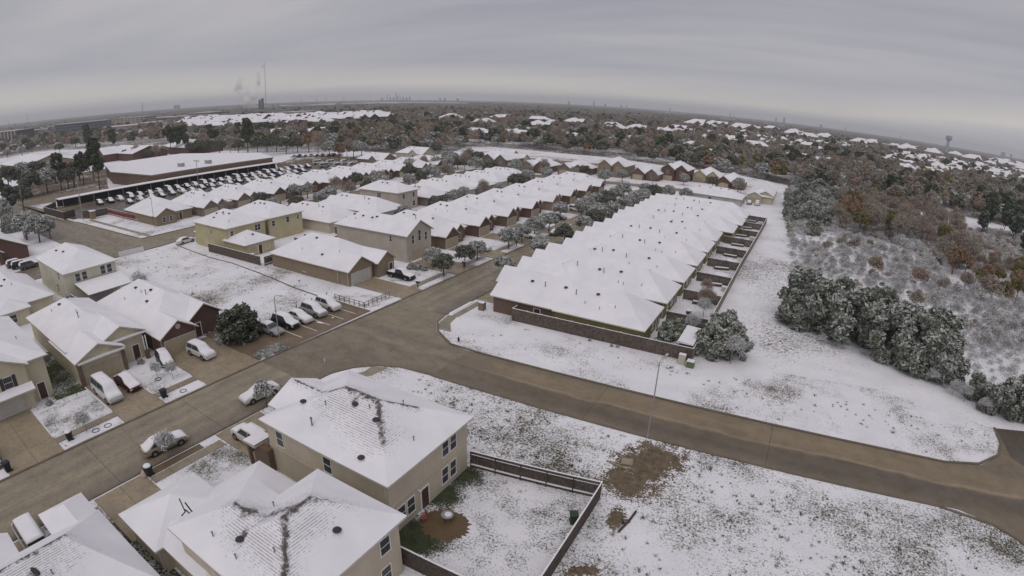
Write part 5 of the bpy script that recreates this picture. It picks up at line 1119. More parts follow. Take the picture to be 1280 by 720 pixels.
def tall_lamp(px, py, h, label):
    x, y = ground(px, py); r = thing('floodlight_mast', label, 'light mast', (x, y, 0)); q = MB(); q.tube((0, 0, 0), (0, 0, h), .16, .1, 8); link('pole', q.mesh('pole', M['metal']), r)
    q = MB(); q.box(-1.6, 1.6, -.05, .05, h-.1, h); link('crossarm', q.mesh('crossarm', M['metal']), r)
    for a in (-1.5, -.5, .5, 1.5): q = MB(); q.box(a-.3, a+.3, -.35, .35, h, h+.25); link('floodlight', q.mesh('floodlight', M['trim']), r)
tall_lamp(249, 239, 11.5, 'tall floodlight mast among the parked vans of the truck yard')
# stop sign, hydrants, posts
q = MB(); q.tube((0, 0, 0), (0, 0, 2.4), .04); q.box(-.02, .02, -.3, .3, 2.0, 2.5); tag(link('street_sign', q.mesh('street_sign', M['metal']), None, (-42.0, 56.9, 0), R(40)), 'thin street sign on the corner across the boulevard', 'sign')
for (x, y, l) in ((-38.8, 55.9, 'small dark hydrant in the snow at the far corner of the crossing'), (-49.1, 40.8, 'small pale marker standing on the wet road of the crossing')):
    q = MB(); q.tube((0, 0, 0), (0, 0, .55), .12, .12, 8); q.blob((0, 0, .55), .13, .13, .14, 8, 3, half=True); q.tube((-.2, 0, .35), (.2, 0, .35), .06); tag(link('hydrant', q.mesh('hydrant', M['vent'] if x > -40 else M['trim']), None, (x, y, 0)), l, 'hydrant')
def letterbox(x, y, l, m='vent'):
    r = thing('letterbox', l, 'letterbox', (x, y, 0)); q = MB(); q.box(-.06, .06, -.06, .06, 0, 1.05); link('post', q.mesh('post', M['wood_dark']), r); q = MB(); q.box(-.3, .3, -.2, .2, 1.0, 1.35); q.box(-.3, .3, -.2, .2, 1.352, 1.46, 1); link('box', q.mesh('box', [M[m], M['snow']]), r)
letterbox(-57.0, 69.7, 'dark letterbox at the drive of the tan brick house'); letterbox(-57.0, 83.9, 'dark letterbox below the tree by the tall taupe house'); letterbox(-56.4, 104, 'dark letterbox under the snowy trees further up the near street')
# round ring planters in the snow strips
for i, (x, y) in enumerate(((-57.6, 14.0), (-57.5, 15.4), (-57.5, 25.2), (-62.9, 24.6))):
    q = MB()
    for j in range(12):
        a, c = 2*math.pi*j/12, 2*math.pi*(j+1)/12; q.tube((.40*math.cos(a), .40*math.sin(a), .12), (.40*math.cos(c), .40*math.sin(c), .12), .045, n=5)
    tag(link('ring_planter', q.mesh('ring_planter', M['vent']), None, (x, y, 0)), ('dark ring planter on the snow strip by the white van, nearer the bin', 'dark ring planter on the snow strip by the white van, at its far end', 'dark ring planter on the curved snow strip by the red car', 'dark ring round a small shrub on the lawn beside the red car')[i], 'planter')
# ---------------------------------------------------------------- vehicles near the camera
vehicle('van', 'p_white', -64.2, 18.35, 0, 'white van with snow on its roof in the drive of the two-gabled beige house', 'van')
vehicle('sedan', 'p_red', -64.5, 21.2, R(2), 'dark red car under snow beside the white van')
vehicle('suv', 'p_white', -64.4, 32.0, R(4), 'white car in the drive of the red-brown brick house')
vehicle('hatch', 'p_black', -66.6, 27.6, R(-12), 'small black car buried in snow at the side of the red-brown brick house')
vehicle('sedan', 'p_beige', -48.6, 17.9, R(84), 'beige sedan parked at the kerb behind a small snowy tree')
vehicle('sedan', 'p_white', -48.9, 30.4, R(-95), 'white sedan parked at the kerb near the crossing')
vehicle('suv', 'p_white', -42.5, 24.4, R(180), 'white pickup or SUV nose half hidden by the corner house')
vehicle('van', 'p_white', -45.0, 2.75, R(180), 'snow-covered vehicle at the bottom left between two roofs', 'van')
vehicle('sedan', 'p_grey', -61.2, 3.2, R(0), 'snow-covered grey car cut by the left edge')
vehicle('sedan', 'p_silver', -62.9, 42.6, R(3), 'silver sedan with a bare dark windscreen in the parking bays', cover='roof')
vehicle('suv', 'p_black', -62.8, 45.5, R(2), 'black SUV under a slab of snow next to the silver sedan', 'SUV')
vehicle('sedan', 'p_white', -62.9, 48.2, R(0), 'pale sedan deep in snow in the middle of the parking bays')
vehicle('suv', 'p_silver', -62.8, 51.1, R(-2), 'pale SUV, fourth in the parking bays from the round tree', 'SUV')
vehicle('suv', 'p_white', -62.9, 54.2, R(-3), 'white SUV at the upper end of the parking bays', 'SUV')
vehicle('pickup', 'p_black', -63.0, 72.3, R(0), 'dark pickup with snow in its bed beside the tan brick house', 'pickup')
vehicle('sedan', 'p_white', -124.4, 62.6, R(95), 'white car at the left corner of the yellow-green house')
vehicle('pickup', 'p_grey', -183.0, 44.6, R(12), 'snow-covered pickup on the road at the far left', 'pickup')
for i, (x, y, a) in enumerate(((-144.6, 27.2, 90), (-142.0, 27.8, 88), (-139.4, 29.0, 92))): vehicle('suv', ('p_grey', 'p_black', 'p_grey')[i], x, y, R(a), 'snowy SUV in the drive left of the cream house, %s from the left' % ORD[i], 'SUV', 'snowy vehicles left of the cream house')
for i, (x, y, k, p) in enumerate(((-61.5, 97, 'suv', 'p_white'), (-61.8, 110.6, 'sedan', 'p_grey'), (-58.5, 113, 'sedan', 'p_white'), (-62, 124, 'suv', 'p_black'), (-61.6, 137.5, 'sedan', 'p_silver'), (-54, 120, 'sedan', 'p_grey'), (-61.8, 151, 'suv', 'p_white'))):
    vehicle(k, p, x, y, 0 if x < -58 else R(90), 'snow-covered vehicle under the trees of the near street, %s from the snowy lot' % ORD[i], 'car', 'snowy cars further up the near street')
for i, (x, y, k) in enumerate(((-19.5, 214.0, 'suv'), (-16.4, 213.2, 'sedan'), (-13.4, 214, 'suv'))): vehicle(k, ('p_white', 'p_silver', 'p_white')[i], x, y, R(90), 'pale vehicle in front of the tan house by the treeline, %s from the left' % ORD[i], 'car', 'vehicles before the tan gabled house')
# truck yard: two rows of parked vans
n = 0
for i in range(26):
    y = 72.5+4.05*i; k = ('suv', 'pickup', 'suv', 'van')[i % 4]
    vehicle(k, ('p_blue', 'p_grey', 'p_white', 'p_black')[(i*7) % 4], -209.5-.04*i, y, R(-4), 'snow-topped vehicle in the back line of the truck yard, %s' % (ORD[i] + ' from the near end' if i < 25 else 'at its far end'), 'truck', 'back line of vehicles in the truck yard', small=True)
for i in range(20):
    y = 80+4.3*i; k = ('sedan', 'suv', 'pickup')[i % 3]
    vehicle(k, ('p_grey', 'p_white', 'p_silver', 'p_black')[(i*5) % 4], -199.5, y, R(-4), 'snow-topped car in the front line of the truck yard, %s from the near end' % ORD[i], 'car', 'front line of cars in the truck yard', small=True)
for i in range(14):
    y = 98+5.6*i; vehicle(('sedan', 'suv')[i % 2], ('p_grey', 'p_white', 'p_silver')[i % 3], -189.0, y, R(-4), 'snowy car in the row nearest the gabled houses, %s from the near end' % ORD[i], 'car', 'inner row of cars in the truck yard', small=True)
for i in range(9):
    px = 367+7.2*i; x, y = ground(px, 196.5-0.2*i); vehicle(('sedan', 'suv')[i % 2], ('p_white', 'p_grey', 'p_beige')[i % 3], x, y, R(100), 'distant parked car beyond the long brown building, %s from the left' % ORD[i], 'car', 'distant cars under the tree belt', small=True)
for i in range(6):
    px = 398+8*i; x, y = ground(px, 205+(i % 2)*4); vehicle('van', ('p_white', 'p_silver')[i % 2], x, y, R(60+i*11), 'large snow-covered vehicle in the far yard by the brown field, %s from the left' % ORD[i], 'van', 'vehicles in the far yard', small=True)
# canopy over the back line, dark fence and long brown building
cn_ = thing('vehicle_canopy', 'long low canopy with a snow line running behind the truck yard', 'canopy', (-221, 115, 0))
q = MB(); q.box(-3.3, 1.4, -54, 50, 2.9, 3.05); q.box(-3.4, 1.6, -54.2, 50.2, 3.06, 3.25, 1); link('canopy_roof', q.mesh('canopy_roof', [M['trim_dark'], M['snow']]), cn_)
q = MB(); q.box(-3.2, -3.0, -54, 50, 0, 2.9); link('back_wall', q.mesh('back_wall', M['vent']), cn_)
for i in range(18): q = MB(); q.box(1.0, 1.2, -53+6*i, -52.8+6*i, 0, 2.9); link('post', q.mesh('post', M['metal']), cn_)
fence('dark_screen_fence', 'dark screen fence at the near end of the truck yard', [(-195.6, 58.6), (-193.4, 54.2), (-213.6, 53.2), (-222, 60)], 2.5, 'wood_dark', step=3.4, board=.6)
fence('dark_screen_fence', 'short dark fence and gate beside the red painted wall', [(-185.8, 66.5), (-186.4, 62.0), (-190.4, 59.6)], 2.2, 'wood', step=2.6, board=.6)
q = MB(); q.box(-.9, .9, -.7, .7, 0, 2.6); q.box(-1.1, 1.1, -.9, .9, 2.6, 2.75, 1); tag(link('gate_pillar', q.mesh('gate_pillar', [M['brick_tan'], M['snow']]), None, (-183.0, 60.4, 0)), 'tan gate pillar on the snow strip beside the road junction', 'pillar')
lb = thing('long_brown_building', 'long low brown building with a huge snowy roof behind the truck yard', 'building', (-232, 125, 0))
def prism(poly, z0, z1, mi=0, top=1):
    q = MB(); n = len(poly)
    for i in range(n):
        a, c = poly[i], poly[(i+1) % n]; q.face([(*a, z0), (*c, z0), (*c, z1), (*a, z1)], mi)
    q.face([(x, y, z1) for x, y in poly], top); return q
P_ = [(x+232, y-125) for x, y in ((-264, 99), (-225.2, 101.5), (-224.8, 164), (-252, 176), (-307, 158), (-307, 112))]
q = prism(P_, 0, 4.9, 0, 0); link('wall', q.mesh('wall', M['brick_brown']), lb)
P2 = [(x*1.012, y*1.012) for x, y in P_]; q = prism(P2, 4.9, 5.5, 1, 0); link('roof', q.mesh('roof', [M['roof'], M['trim_dark']]), lb)
q = MB(); q.box(.1-.0, 2.9, -20, -16, 0, 3.2); link('doorway', q.mesh('doorway', M['vent']), lb, (4.0, -4.0, 0))
for i, (x, y) in enumerate(((0, -8), (4, 4))): q = MB(); q.box(-1.6, 1.6, -1, 1, 0, 1.6); q.box(-1.7, 1.7, -1.1, 1.1, 1.6, 1.75, 1); link('roof_unit', q.mesh('roof_unit', [M['metal'], M['snow']]), lb, (x-8, y+6, 5.5))
chh = house('church_hall', 'long hall with a white snow roof at the left edge beyond the pines', 'hall', [block(-440, -372, 84, 118, 5.8, .28, 'x', 'hg', .6)], ('brick_tan',), None)
hl2 = house('school_hall', 'white-roofed low hall with a tan gable beyond the long brown building', 'hall', [block(-420, -360, 150, 176, 5, .3, 'x', 'hg', .6), block(-400, -385, 140, 160, 5.1, .6, 'y', 'gh', .5)], ('brick_red',), None)
hl3 = house('school_hall', 'second white-roofed hall, right of the tan gable and behind dark pines', 'hall', [block(-395, -350, 186, 214, 5, .3, 'x', 'hh', .6)], ('brick_red',), None)

# clutter in the backyards of the right-hand row
_yl = ['snowy mound over a covered pool', 'dark barbecue under a snow cap', 'small white storage box', 'dark stacked timber with snow on top']
for i in range(9):
    y0 = 67.6+12.25*i+(3.0 if i else 9.0)
    if i in (3, 4): q = MB(); q.blob((0, 0, 0), 1.9, 1.5, .55, 14, 4, jit=.03, half=True); tag(link('covered_pool', q.mesh('covered_pool', M['snow'], True), None, (-11.9, y0+3.2, .02)), 'low %s in the %s backyard of the right-hand row' % (_yl[0], ORD[i]), 'pool cover')
    if i in (1, 5, 7): q = MB(); q.box(-.4, .4, -.3, .3, .3, .9); q.box(-.3, .3, -.2, .2, 0, .3); q.box(-.42, .42, -.32, .32, .9, 1.02, 1); tag(link('barbecue', q.mesh('barbecue', [M['vent'], M['snow']]), None, (-13.6+.3*i, y0+1.0, .02), .4*i), '%s in the %s backyard of the right-hand row' % (_yl[1], ORD[i]), 'barbecue')
    if i in (2, 6, 8): q = MB(); q.box(-.7, .7, -.4, .4, 0, .8); q.box(-.74, .74, -.44, .44, .8, .9, 1); tag(link('storage_box', q.mesh('storage_box', [M['trim'], M['snow']]), None, (-9.9+.1*i, y0+5.5, .02)), '%s by the fence in the %s backyard of the right-hand row' % (_yl[2], ORD[i]), 'box')
    q = MB(); q.box(-1.6, 1.6, -.35, .35, 0, .45); q.box(-1.5, 1.5, -.3, .3, .45, .55, 1); tag(link('timber_stack', q.mesh('timber_stack', [M['wood_dark'], M['snow']]), None, (-12.6+.2*(i%3), y0+7.6 if i else y0+1.4, .02), .1*(i%4)), '%s in the %s backyard of the right-hand row' % (_yl[3], ORD[i]), 'timber stack')
def ac_unit(x, y, l):
    r = thing('air_conditioner', l, 'air conditioner', (x, y, 0)); q = MB(); q.box(-.42, .42, -.42, .42, .05, .85); link('casing', q.mesh('casing', M['metal']), r); q = MB(); q.tube((0, 0, .85), (0, 0, .9), .34, n=12); link('fan_guard', q.mesh('fan_guard', M['vent']), r); q = MB(); q.blob((0, 0, .86), .4, .4, .14, 8, 3, half=True); link('snow_cap', q.mesh('snow_cap', M['snow'], True), r)
for x, y, l in ((-29.6, 8.6, 'air conditioner in the gap between the two lowest houses, nearer the corner'), (-31.2, 8.7, 'air conditioner in the gap between the two lowest houses, further up'), (-82.0, 16.2, 'air conditioner on the grass strip beside the two-gabled beige house'), (-103.1, 27.5, 'air conditioner at the corner of the cream two-storey house'), (-98.4, 64.6, 'air conditioner at the rear wing of the yellow-green house'), (-91.6, 66.5, 'air conditioner behind the tan brick house')): ac_unit(x, y, l)
# ---------------------------------------------------------------- trees one can tell apart
tree('roundtree', -64.6, 38.4, 1.02, 'round snow-dusted evergreen between the red-brown brick house and the parking bays', sz=.92)
tree('bush', -65.8, 35.9, 1.2, 'snowy bush at the foot of the round evergreen, by the brick house porch', 'bush')
for i, (x, y, s, k, l) in enumerate(((-46.75, 17.3, 1.0, 'sapling', 'small bare snowy tree in front of the beige sedan'), (-46.3, 29.4, 1.05, 'yaupon', 'thin little green tree beside the white sedan near the crossing'),
    (-58.1, 13.1, .85, 'sapling', 'bare sapling on the snow strip beside the white van'), (-63.0, 24.6, .8, 'sapling', 'frosted shrub on the lawn beside the dark red car, at its ring'), (-61.3, 25.9, .8, 'sapling', 'bare frosted shrub nearest the street on the lawn beside the red car'),
    (-60.2, 13.4, .55, 'sapling', 'low frosted shrub on the lawn left of the white van'),
    (-57.0, 77.3, 1.25, 'oak', 'round street tree beside the drive of the tall taupe house'), (-62.0, 80.6, .62, 'oaksnow', 'snowy tree against the garage of the tall taupe house'))):
    if k == 'oak': tree('oak', x, y, .68, l)
    else: tree(k, x, y, s, l)
for i, (x, y) in enumerate(((-65.0, 77.6), (-63.6, 77.9), (-62.3, 78.3))): tree('bush', x, y, 1.15-.1*i, 'snow-laden hedge bush right of the tan brick house, %s from its wall' % ORD[i], 'bush', 'hedge bushes by the tan brick house')
tree('bush', -69.3, 25.2, .7, 'little snowy bush by the porch columns of the two-gabled beige house', 'bush'); tree('bush', -68.2, 12.2, .6, 'little bush by the entry of the shuttered house', 'bush')
tree('sapling', -95.0, 37.5, 1.5, 'bare shrub behind the roof of the red-brown brick house')
# street trees between the rows
tt = [(-57.5, 85, .8), (-57.8, 90, .75), (-58.0, 94, .85), (-48.0, 84.0, .75), (-56.8, 101, .9), (-48.6, 92, .7), (-47.5, 98.4, .9), (-57.2, 108, .8), (-48.0, 104, .8), (-57.5, 115, .9), (-47.8, 111, .95), (-47.6, 118.2, .95), (-57, 122, .9), (-48.3, 124, .9), (-57.3, 129, 1.0), (-48.1, 131, 1.0), (-60.4, 136.2, .95), (-50.0, 138.0, 1.1), (-56.6, 142, 1.0), (-48.4, 144.5, 1.05), (-51.5, 150.8, 1.15), (-57.6, 149, 1.0), (-47.4, 157, 1.1), (-57.2, 157, 1.0), (-47.6, 164, 1.1), (-57.4, 165, 1.0), (-48, 171, 1.1), (-57, 173, 1.0), (-48.3, 178, 1.0), (-57, 182, 1.1), (-47, 186, 1.1), (-52, 192, 1.0), (-60, 190, .9), (-44, 194, 1.0), (-38, 197, .9)]
for i, (x, y, s) in enumerate(tt):
    if y < 130 and i % 3 == 2: continue
    s *= .84
    k = 'oaksnow' if i % 5 else 'oak'
    tree(k, x, y, s, '', 'tree', 'street oaks beyond the crossing')
_so = [o for o in COL.objects if o.get('group') == 'street oaks beyond the crossing']
rank([o for o in _so if o.location.x < -52.5], '%s street oak beyond the tall taupe house, on the left of the street', lambda o: o.location.y)
rank([o for o in _so if o.location.x >= -52.5], '%s street oak along the right-hand row, counted from the boulevard', lambda o: o.location.y)
# backyard trees of the middle rows
mt = [(-126, 108.5, .8), (-128, 101, .8), (-129, 115, .9), (-127, 122, 1.0), (-130.5, 94, .8), (-127.5, 131, .9), (-131, 140, 1.0), (-136, 147, 1.0), (-126, 150, .9), (-127, 158, .9), (-128, 166, 1.1), (-126, 172, 1.1), (-129, 178, 1.0), (-141, 168, 1.0), (-142, 150, .9), (-143, 130, .9), (-142.5, 112, .9), (-143, 99, .8), (-95.5, 140, .8), (-94, 149, 1.0), (-95, 134, .8), (-94.5, 172, 1.0), (-96, 184, 1.0), (-103, 197, 1.1), (-111, 199, 1.0), (-121, 198, 1.1), (-132, 203, 1.1), (-140, 206, 1.2), (-93, 158, .7), (-95, 125, .7), (-96, 112, .6), (-141.5, 86, .72), (-143.5, 118, .8), (-144, 141, .9), (-96, 200, .9), (-86, 205, 1.0), (-74, 210, 1.0), (-88, 222, .9), (-72, 226, .8), (-60, 232, .8), (-48, 240, .8), (-35, 238, .9), (-24, 240, 1), (-22, 230, .9), (-150, 212, 1.1), (-142, 220, 1.2), (-118, 214, 1.0), (-105, 216, 1.1)]
for i, (x, y, s) in enumerate(mt): tree(('oaksnow', 'oak', 'oaksnow', 'bare')[i % 4], x, y, s*(.8 if i % 4 == 3 else 1), ('leafless grey tree among the middle rows of roofs' if i % 4 == 3 else 'snow-dusted oak standing among the middle rows of roofs'), 'tree', 'bare trees among the middle rows' if i % 4 == 3 else 'oaks among the middle rows')
# backyard shrubs of the right-hand row and around the shed
for i, (k, x, y, s, l) in enumerate((('lightshrub', -13.6, 70.6, .72, 'frosted green shrub in the corner backyard against the house wall'), ('lightshrub', -13.0, 74.6, .55, 'smaller frosted shrub behind the first one in the corner backyard'), ('lightshrub', -7.0, 70.6, 1.12, 'big frosted green tree leaning over the corner of the back fence'), ('lightshrub', -6.4, 74.8, 1.15, 'frosted green tree outside the back fence, level with the shed'), ('baresnow', -4.3, 69.6, .75, 'snowy bare shrub right of the big frosted tree'), ('lightshrub', -3.6, 72.6, .8, 'frosted shrub on the open side of the big frosted tree'),
    ('redtwig', -11.6, 89.5, .55, 'pinkish bare tree in the third backyard of the right-hand row'), ('baresnow', -11.0, 84.5, .6, 'frosted bare tree in the second backyard of the right-hand row'), ('redtwig', -12.8, 97, .42, 'small reddish bare tree in the backyard beyond the pinkish one'), ('baresnow', -11.4, 77.6, .55, 'frosted bare shrub behind the shed'), ('bush', -12.4, 118.4, 1.1, 'snowy round bush in a far backyard of the right-hand row'), ('bush', -11.5, 143.5, 1.2, 'snowy round bush in the last but one backyard'))):
    tree(k, x, y, s, l)
for i, (x, y) in enumerate(((-13.5, 67.75), (-15, 67.7), (-12.2, 67.7), (-17, 67.75), (-19.5, 66.2), (-23.6, 66.1), (-20.3, 66.0))): tree('bush', x, y, .6 if i < 4 else .32, 'snowy creeper clump along the long brown fence', 'bush', 'creeper clumps at the brown fence')
# the dark snow-laden clump and woods on the right
bs = [(4.6, 93.0, 1.0), (8.2, 90.2, 1.05), (10.6, 95.2, 1.0), (12.8, 87.5, 1.05), (15.6, 91.6, 1.05), (18.0, 85.6, 1.05), (20.6, 89.4, 1.0), (22.6, 82.8, 1.0), (25.6, 85.4, .95), (26.4, 80.2, .65), (6.0, 97.4, .85), (3.4, 89.6, .6)]
for i, (x, y, s) in enumerate(bs): tree('bigshrub', x, y, s*1.28, 'dark snow-laden evergreen in the dense clump on the right', 'tree', 'snow-laden evergreens of the right-hand clump')
tree('rust', 3.6, 99.0, .5, 'rusty brown tree at the left top of the dark evergreen clump', sz=.62); tree('olive', 8.0, 99.4, .5, 'bright green-olive tree behind the dark evergreen clump'); tree('redtwig', 7.6, 108, .6, 'pink-brown bare tree behind the evergreen clump')
for i, (x, y, s) in enumerate(((33.0, 73.0, .75), (36, 74, .85), (39.5, 77, .95), (43, 74, .8), (30.6, 76.5, .5), (46, 79, .95))): tree('bigshrub', x, y, s, 'dark snowy evergreen above the stub road at the right edge', 'tree', 'evergreens at the right edge')
for i, (x, y) in enumerate(((28.5, 74.5), (24.5, 78), (30.5, 71.8), (20.5, 80.6), (27, 75.6))): tree('baresnow', x, y, .42, 'low red-brown brush between the evergreen clump and the stub road', 'bush', 'brush by the stub road')
_wr = random.Random(5)
# left belt and pines
lt = [('pinesnow', 17, 272, .62), ('pine', 6, 262, .6), ('oak', 30, 262, 1.0), ('oaksnow', 60, 241, 1.25), ('oak', 40, 246, 1.2), ('pine', 77, 237, .8), ('oak', 86, 236, 1.1), ('oak', 93, 233, 1.2), ('pine', 105, 231, .75), ('pine', 125, 238, 1.05), ('pine', 118, 226, .9), ('oak', 100, 226, 1.2), ('oaksnow', 70, 230, 1.3), ('oak', 50, 232, 1.4), ('oaksnow', 30, 235, 1.4), ('oak', 12, 240, 1.4), ('oaksnow', 112, 215, 1.1), ('oaksnow', 3, 283, 1.0), ('bigshrub', 14, 290, .55), ('oaksnow', 34, 300, .9), ('oaksnow', 50, 303, .85), ('oak', 44, 292, .7), ('oaksnow', 63, 296, .6)]
for i, (k, px, py, s) in enumerate(lt):
    x, y = ground(px, py); kk = {'pine': 'tall dark pine', 'pinesnow': 'snowy pine', 'oak': 'dark round tree', 'oaksnow': 'snow-dusted round tree', 'bigshrub': 'bushy evergreen'}[k]
    tree(k, x, y, s*1.38, '%s in the tree belt at the left edge' % kk, 'tree', kk+'s of the left belt')
lt2 = [(163, 214, .45, 'oak'), (158, 200, 1.0, 'oak'), (172, 199, 1.1, 'bare'), (185, 200, 1.0, 'oak'), (196, 199, 1.1, 'bare'), (205, 196, 1.1, 'redtwig'), (214, 194, 1.3, 'pine'), (222, 193, 1.2, 'pine'), (232, 192, 1.2, 'pine'), (240, 194, 1.3, 'oak'), (250, 193, 1.5, 'oak'), (262, 193, 1.5, 'oak'), (275, 194, 1.5, 'oak'), (288, 193, 1.4, 'bare'), (298, 192, 1.4, 'oak'), (310, 191, 1.4, 'pine'), (322, 190, 1.4, 'oak'), (334, 190, 1.4, 'oak'), (346, 190, 1.5, 'oak'), (358, 192, 1.5, 'oak'), (372, 191, 1.4, 'oak'), (386, 191, 1.5, 'rust'), (398, 192, 1.5, 'bare'), (412, 196, 1.3, 'oaksnow'), (424, 203, 1.2, 'rust'), (434, 200, 1.3, 'bare'), (442, 197, 1.2, 'oaksnow'), (452, 195, 1.2, 'oaksnow'), (447, 178, 1.3, 'olive'), (465, 185, 1.3, 'bare'), (480, 184, 1.3, 'oaksnow'), (500, 184, 1.2, 'oaksnow'), (520, 186, 1.2, 'redtwig'), (534, 188, 1.1, 'redtwig'), (548, 192, 1.0, 'bare'), (600, 178, 1.3, 'oaksnow'), (560, 205, 1.0, 'oaksnow'), (572, 212, .9, 'oak'), (560, 213, .9, 'oaksnow'), (585, 207, 1.0, 'bare'), (546, 212, .9, 'oaksnow'), (530, 213, .8, 'bare'), (512, 215, .9, 'oaksnow'), (110, 190, 1.5, 'pine'), (95, 185, 1.6, 'oak'), (60, 185, 1.5, 'oak'), (40, 190, 1.5, 'oak'), (28, 196, 1.4, 'oaksnow'), (75, 192, 1.4, 'oak'), (10, 198, 1.3, 'oaksnow'), (130, 195, 1.1, 'redtwig'), (142, 190, 1.2, 'pine')]
nmk = {'oak': ('dark round tree', 'dark trees'), 'bare': ('grey leafless tree', 'leafless trees'), 'redtwig': ('reddish leafless tree', 'reddish trees'), 'pine': ('tall dark pine', 'pines'), 'rust': ('rusty autumn tree', 'rusty trees'), 'oaksnow': ('frosted tree', 'frosted trees'), 'olive': ('yellow-olive tree', 'olive trees'), 'pinesnow': ('snowy pine', 'snowy pines'), 'bigshrub': ('snow-laden evergreen', 'evergreens'), 'baresnow': ('frosted leafless tree', 'frosted leafless trees'), 'lightshrub': ('frosted green tree', 'frosted green trees')}
for (px, py, s, k) in lt2:
    x, y = ground(px, py); tree(k, x, y, s*1.05, '%s in the belt beyond the long brown building and the rows of roofs' % nmk[k][0], 'tree', nmk[k][1]+' of the middle belt')
for g_ in sorted({o.get('group') for o in COL.objects if o.get('group')}):
    if next(o.get('category') for o in COL.objects if o.get('group') == g_) != 'tree': continue
    if 'belt' in g_ or 'among the middle rows' in str(next((o.get('label') for o in COL.objects if o.get('group') == g_), '')):
        os_ = [o for o in COL.objects if o.get('group') == g_]; rank(os_, os_[0]['label'].replace(' beyond the long brown building and the rows of roofs', ' beyond the rows of roofs')+', %s from the left')
for g_, l_ in (('snow-laden evergreens of the right-hand clump', 'dark snow-laden evergreen in the dense clump on the right, %s from the left'), ('evergreens at the right edge', 'dark snowy evergreen above the stub road, %s from the left'), ('brush by the stub road', 'low brown brush between the clump and the stub road, %s from the left'), ('creeper clumps at the brown fence', 'snowy creeper clump along the long brown fence, %s from the left')):
    rank([o for o in COL.objects if o.get('group') == g_], l_)
# right-hand woods: edge trees as individuals
def inpoly(x, y, P):
    c = False; n = len(P)
    for i in range(n):
        a, b_ = P[i], P[(i+1) % n]
        if (a[1] > y) != (b_[1] > y) and x < (b_[0]-a[0])*(y-a[1])/(b_[1]-a[1])+a[0]: c = not c
    return c
def scatter(P, d, rng, tries=4000, cap=999):
    xs = [p[0] for p in P]; ys = [p[1] for p in P]; out = []; cell = {}
    for _ in range(tries):
        x, y = rng.uniform(min(xs), max(xs)), rng.uniform(min(ys), max(ys))
        if not inpoly(x, y, P): continue
        k = (int(x//d), int(y//d))
        if any((x-a)**2+(y-b_)**2 < d*d for i in (-1, 0, 1) for j in (-1, 0, 1) for (a, b_) in cell.get((k[0]+i, k[1]+j), ())): continue
        cell.setdefault(k, []).append((x, y)); out.append((x, y))
        if len(out) >= cap: break
    return out
def woods(poly_px, d, kinds, s0, s1, label, cap=60):
    P = [ground(*p) for p in poly_px]; by = {}
    for (x, y) in sorted(scatter(P, d, _wr, 3000, cap)):
        k = _wr.choice(kinds); o = tree(k, x, y, _wr.uniform(s0, s1), '', 'tree', '%s %s' % (nmk[k][1], label)); by.setdefault(k, []).append(o)
    for k, os_ in by.items(): rank(os_, nmk[k][0]+' '+label+', %s from the left')
woods([(985, 258), (990, 232), (1020, 232), (1055, 250), (1060, 285), (1035, 300), (1000, 318), (988, 300)], 4.0, ['bigshrub', 'bigshrub', 'lightshrub', 'oaksnow'], .75, 1.1, 'at the left end of the right-hand woods', 44)
woods([(1040, 290), (1050, 245), (1120, 258), (1200, 285), (1225, 330), (1190, 345), (1165, 325), (1120, 310), (1085, 300), (1060, 298)], 3.9, ['bare', 'bare', 'redtwig', 'olive', 'rust', 'bare', 'bare'], .8, 1.1, 'in the brown middle of the right-hand woods', 90)
woods([(1185, 358), (1175, 335), (1225, 325), (1300, 335), (1310, 380), (1260, 384), (1215, 374)], 2.6, ['rust', 'redtwig', 'bare', 'olive'], .5, .75, 'in the russet patch of the right-hand woods', 44)
woods([(1225, 305), (1205, 270), (1250, 258), (1330, 275), (1330, 325), (1280, 325)], 3.8, ['pinesnow', 'pinesnow', 'pinesnow', 'pine'], .72, .95, 'at the right edge of the woods', 44)
# low brush over the open ground
def brush_mass(name, polys, n, seed, keys, s0, s1, label, holes=0.0):
    rng = random.Random(seed); V, F = [], []; vs_, fs_, o = [], [], 0
    return None
# ---------------------------------------------------------------- mass of far woods: geometry nodes scatter of the same crowns
pc = bpy.data.collections.new('crown_sources')
def source(name, key, H):
    ob = bpy.data.objects.new(name, TREE[key][0][1]); pc.objects.link(ob); return ob
def low_crown(name, kind, seed, H, Rr, n, size, m):
    cr, cen = crown_mesh(name, kind, seed, H, Rr, n, size, m); return cr
LOW = {}
for k, kind, H, Rr, n, sz, m in (('oak', 'oak', 9, 4.6, 420, 1.25, 'oak'), ('oaksnow', 'oak', 9, 4.6, 420, 1.2, 'oaksnow'), ('bare', 'bare', 11, 4.6, 560, 0.75, 'twig'), ('rust', 'bare', 10, 4.4, 600, 0.8, 'pinkbrown'), ('olive', 'oak', 9, 4.2, 380, 1.2, 'olive'), ('pine', 'oak', 13, 5.0, 480, 1.3, 'pine'), ('rustleaf', 'oak', 10, 4.4, 420, 1.1, 'rust')):
    LOW[k] = low_crown('crown_'+k, kind, 50+len(LOW), H, Rr, n, sz, m)
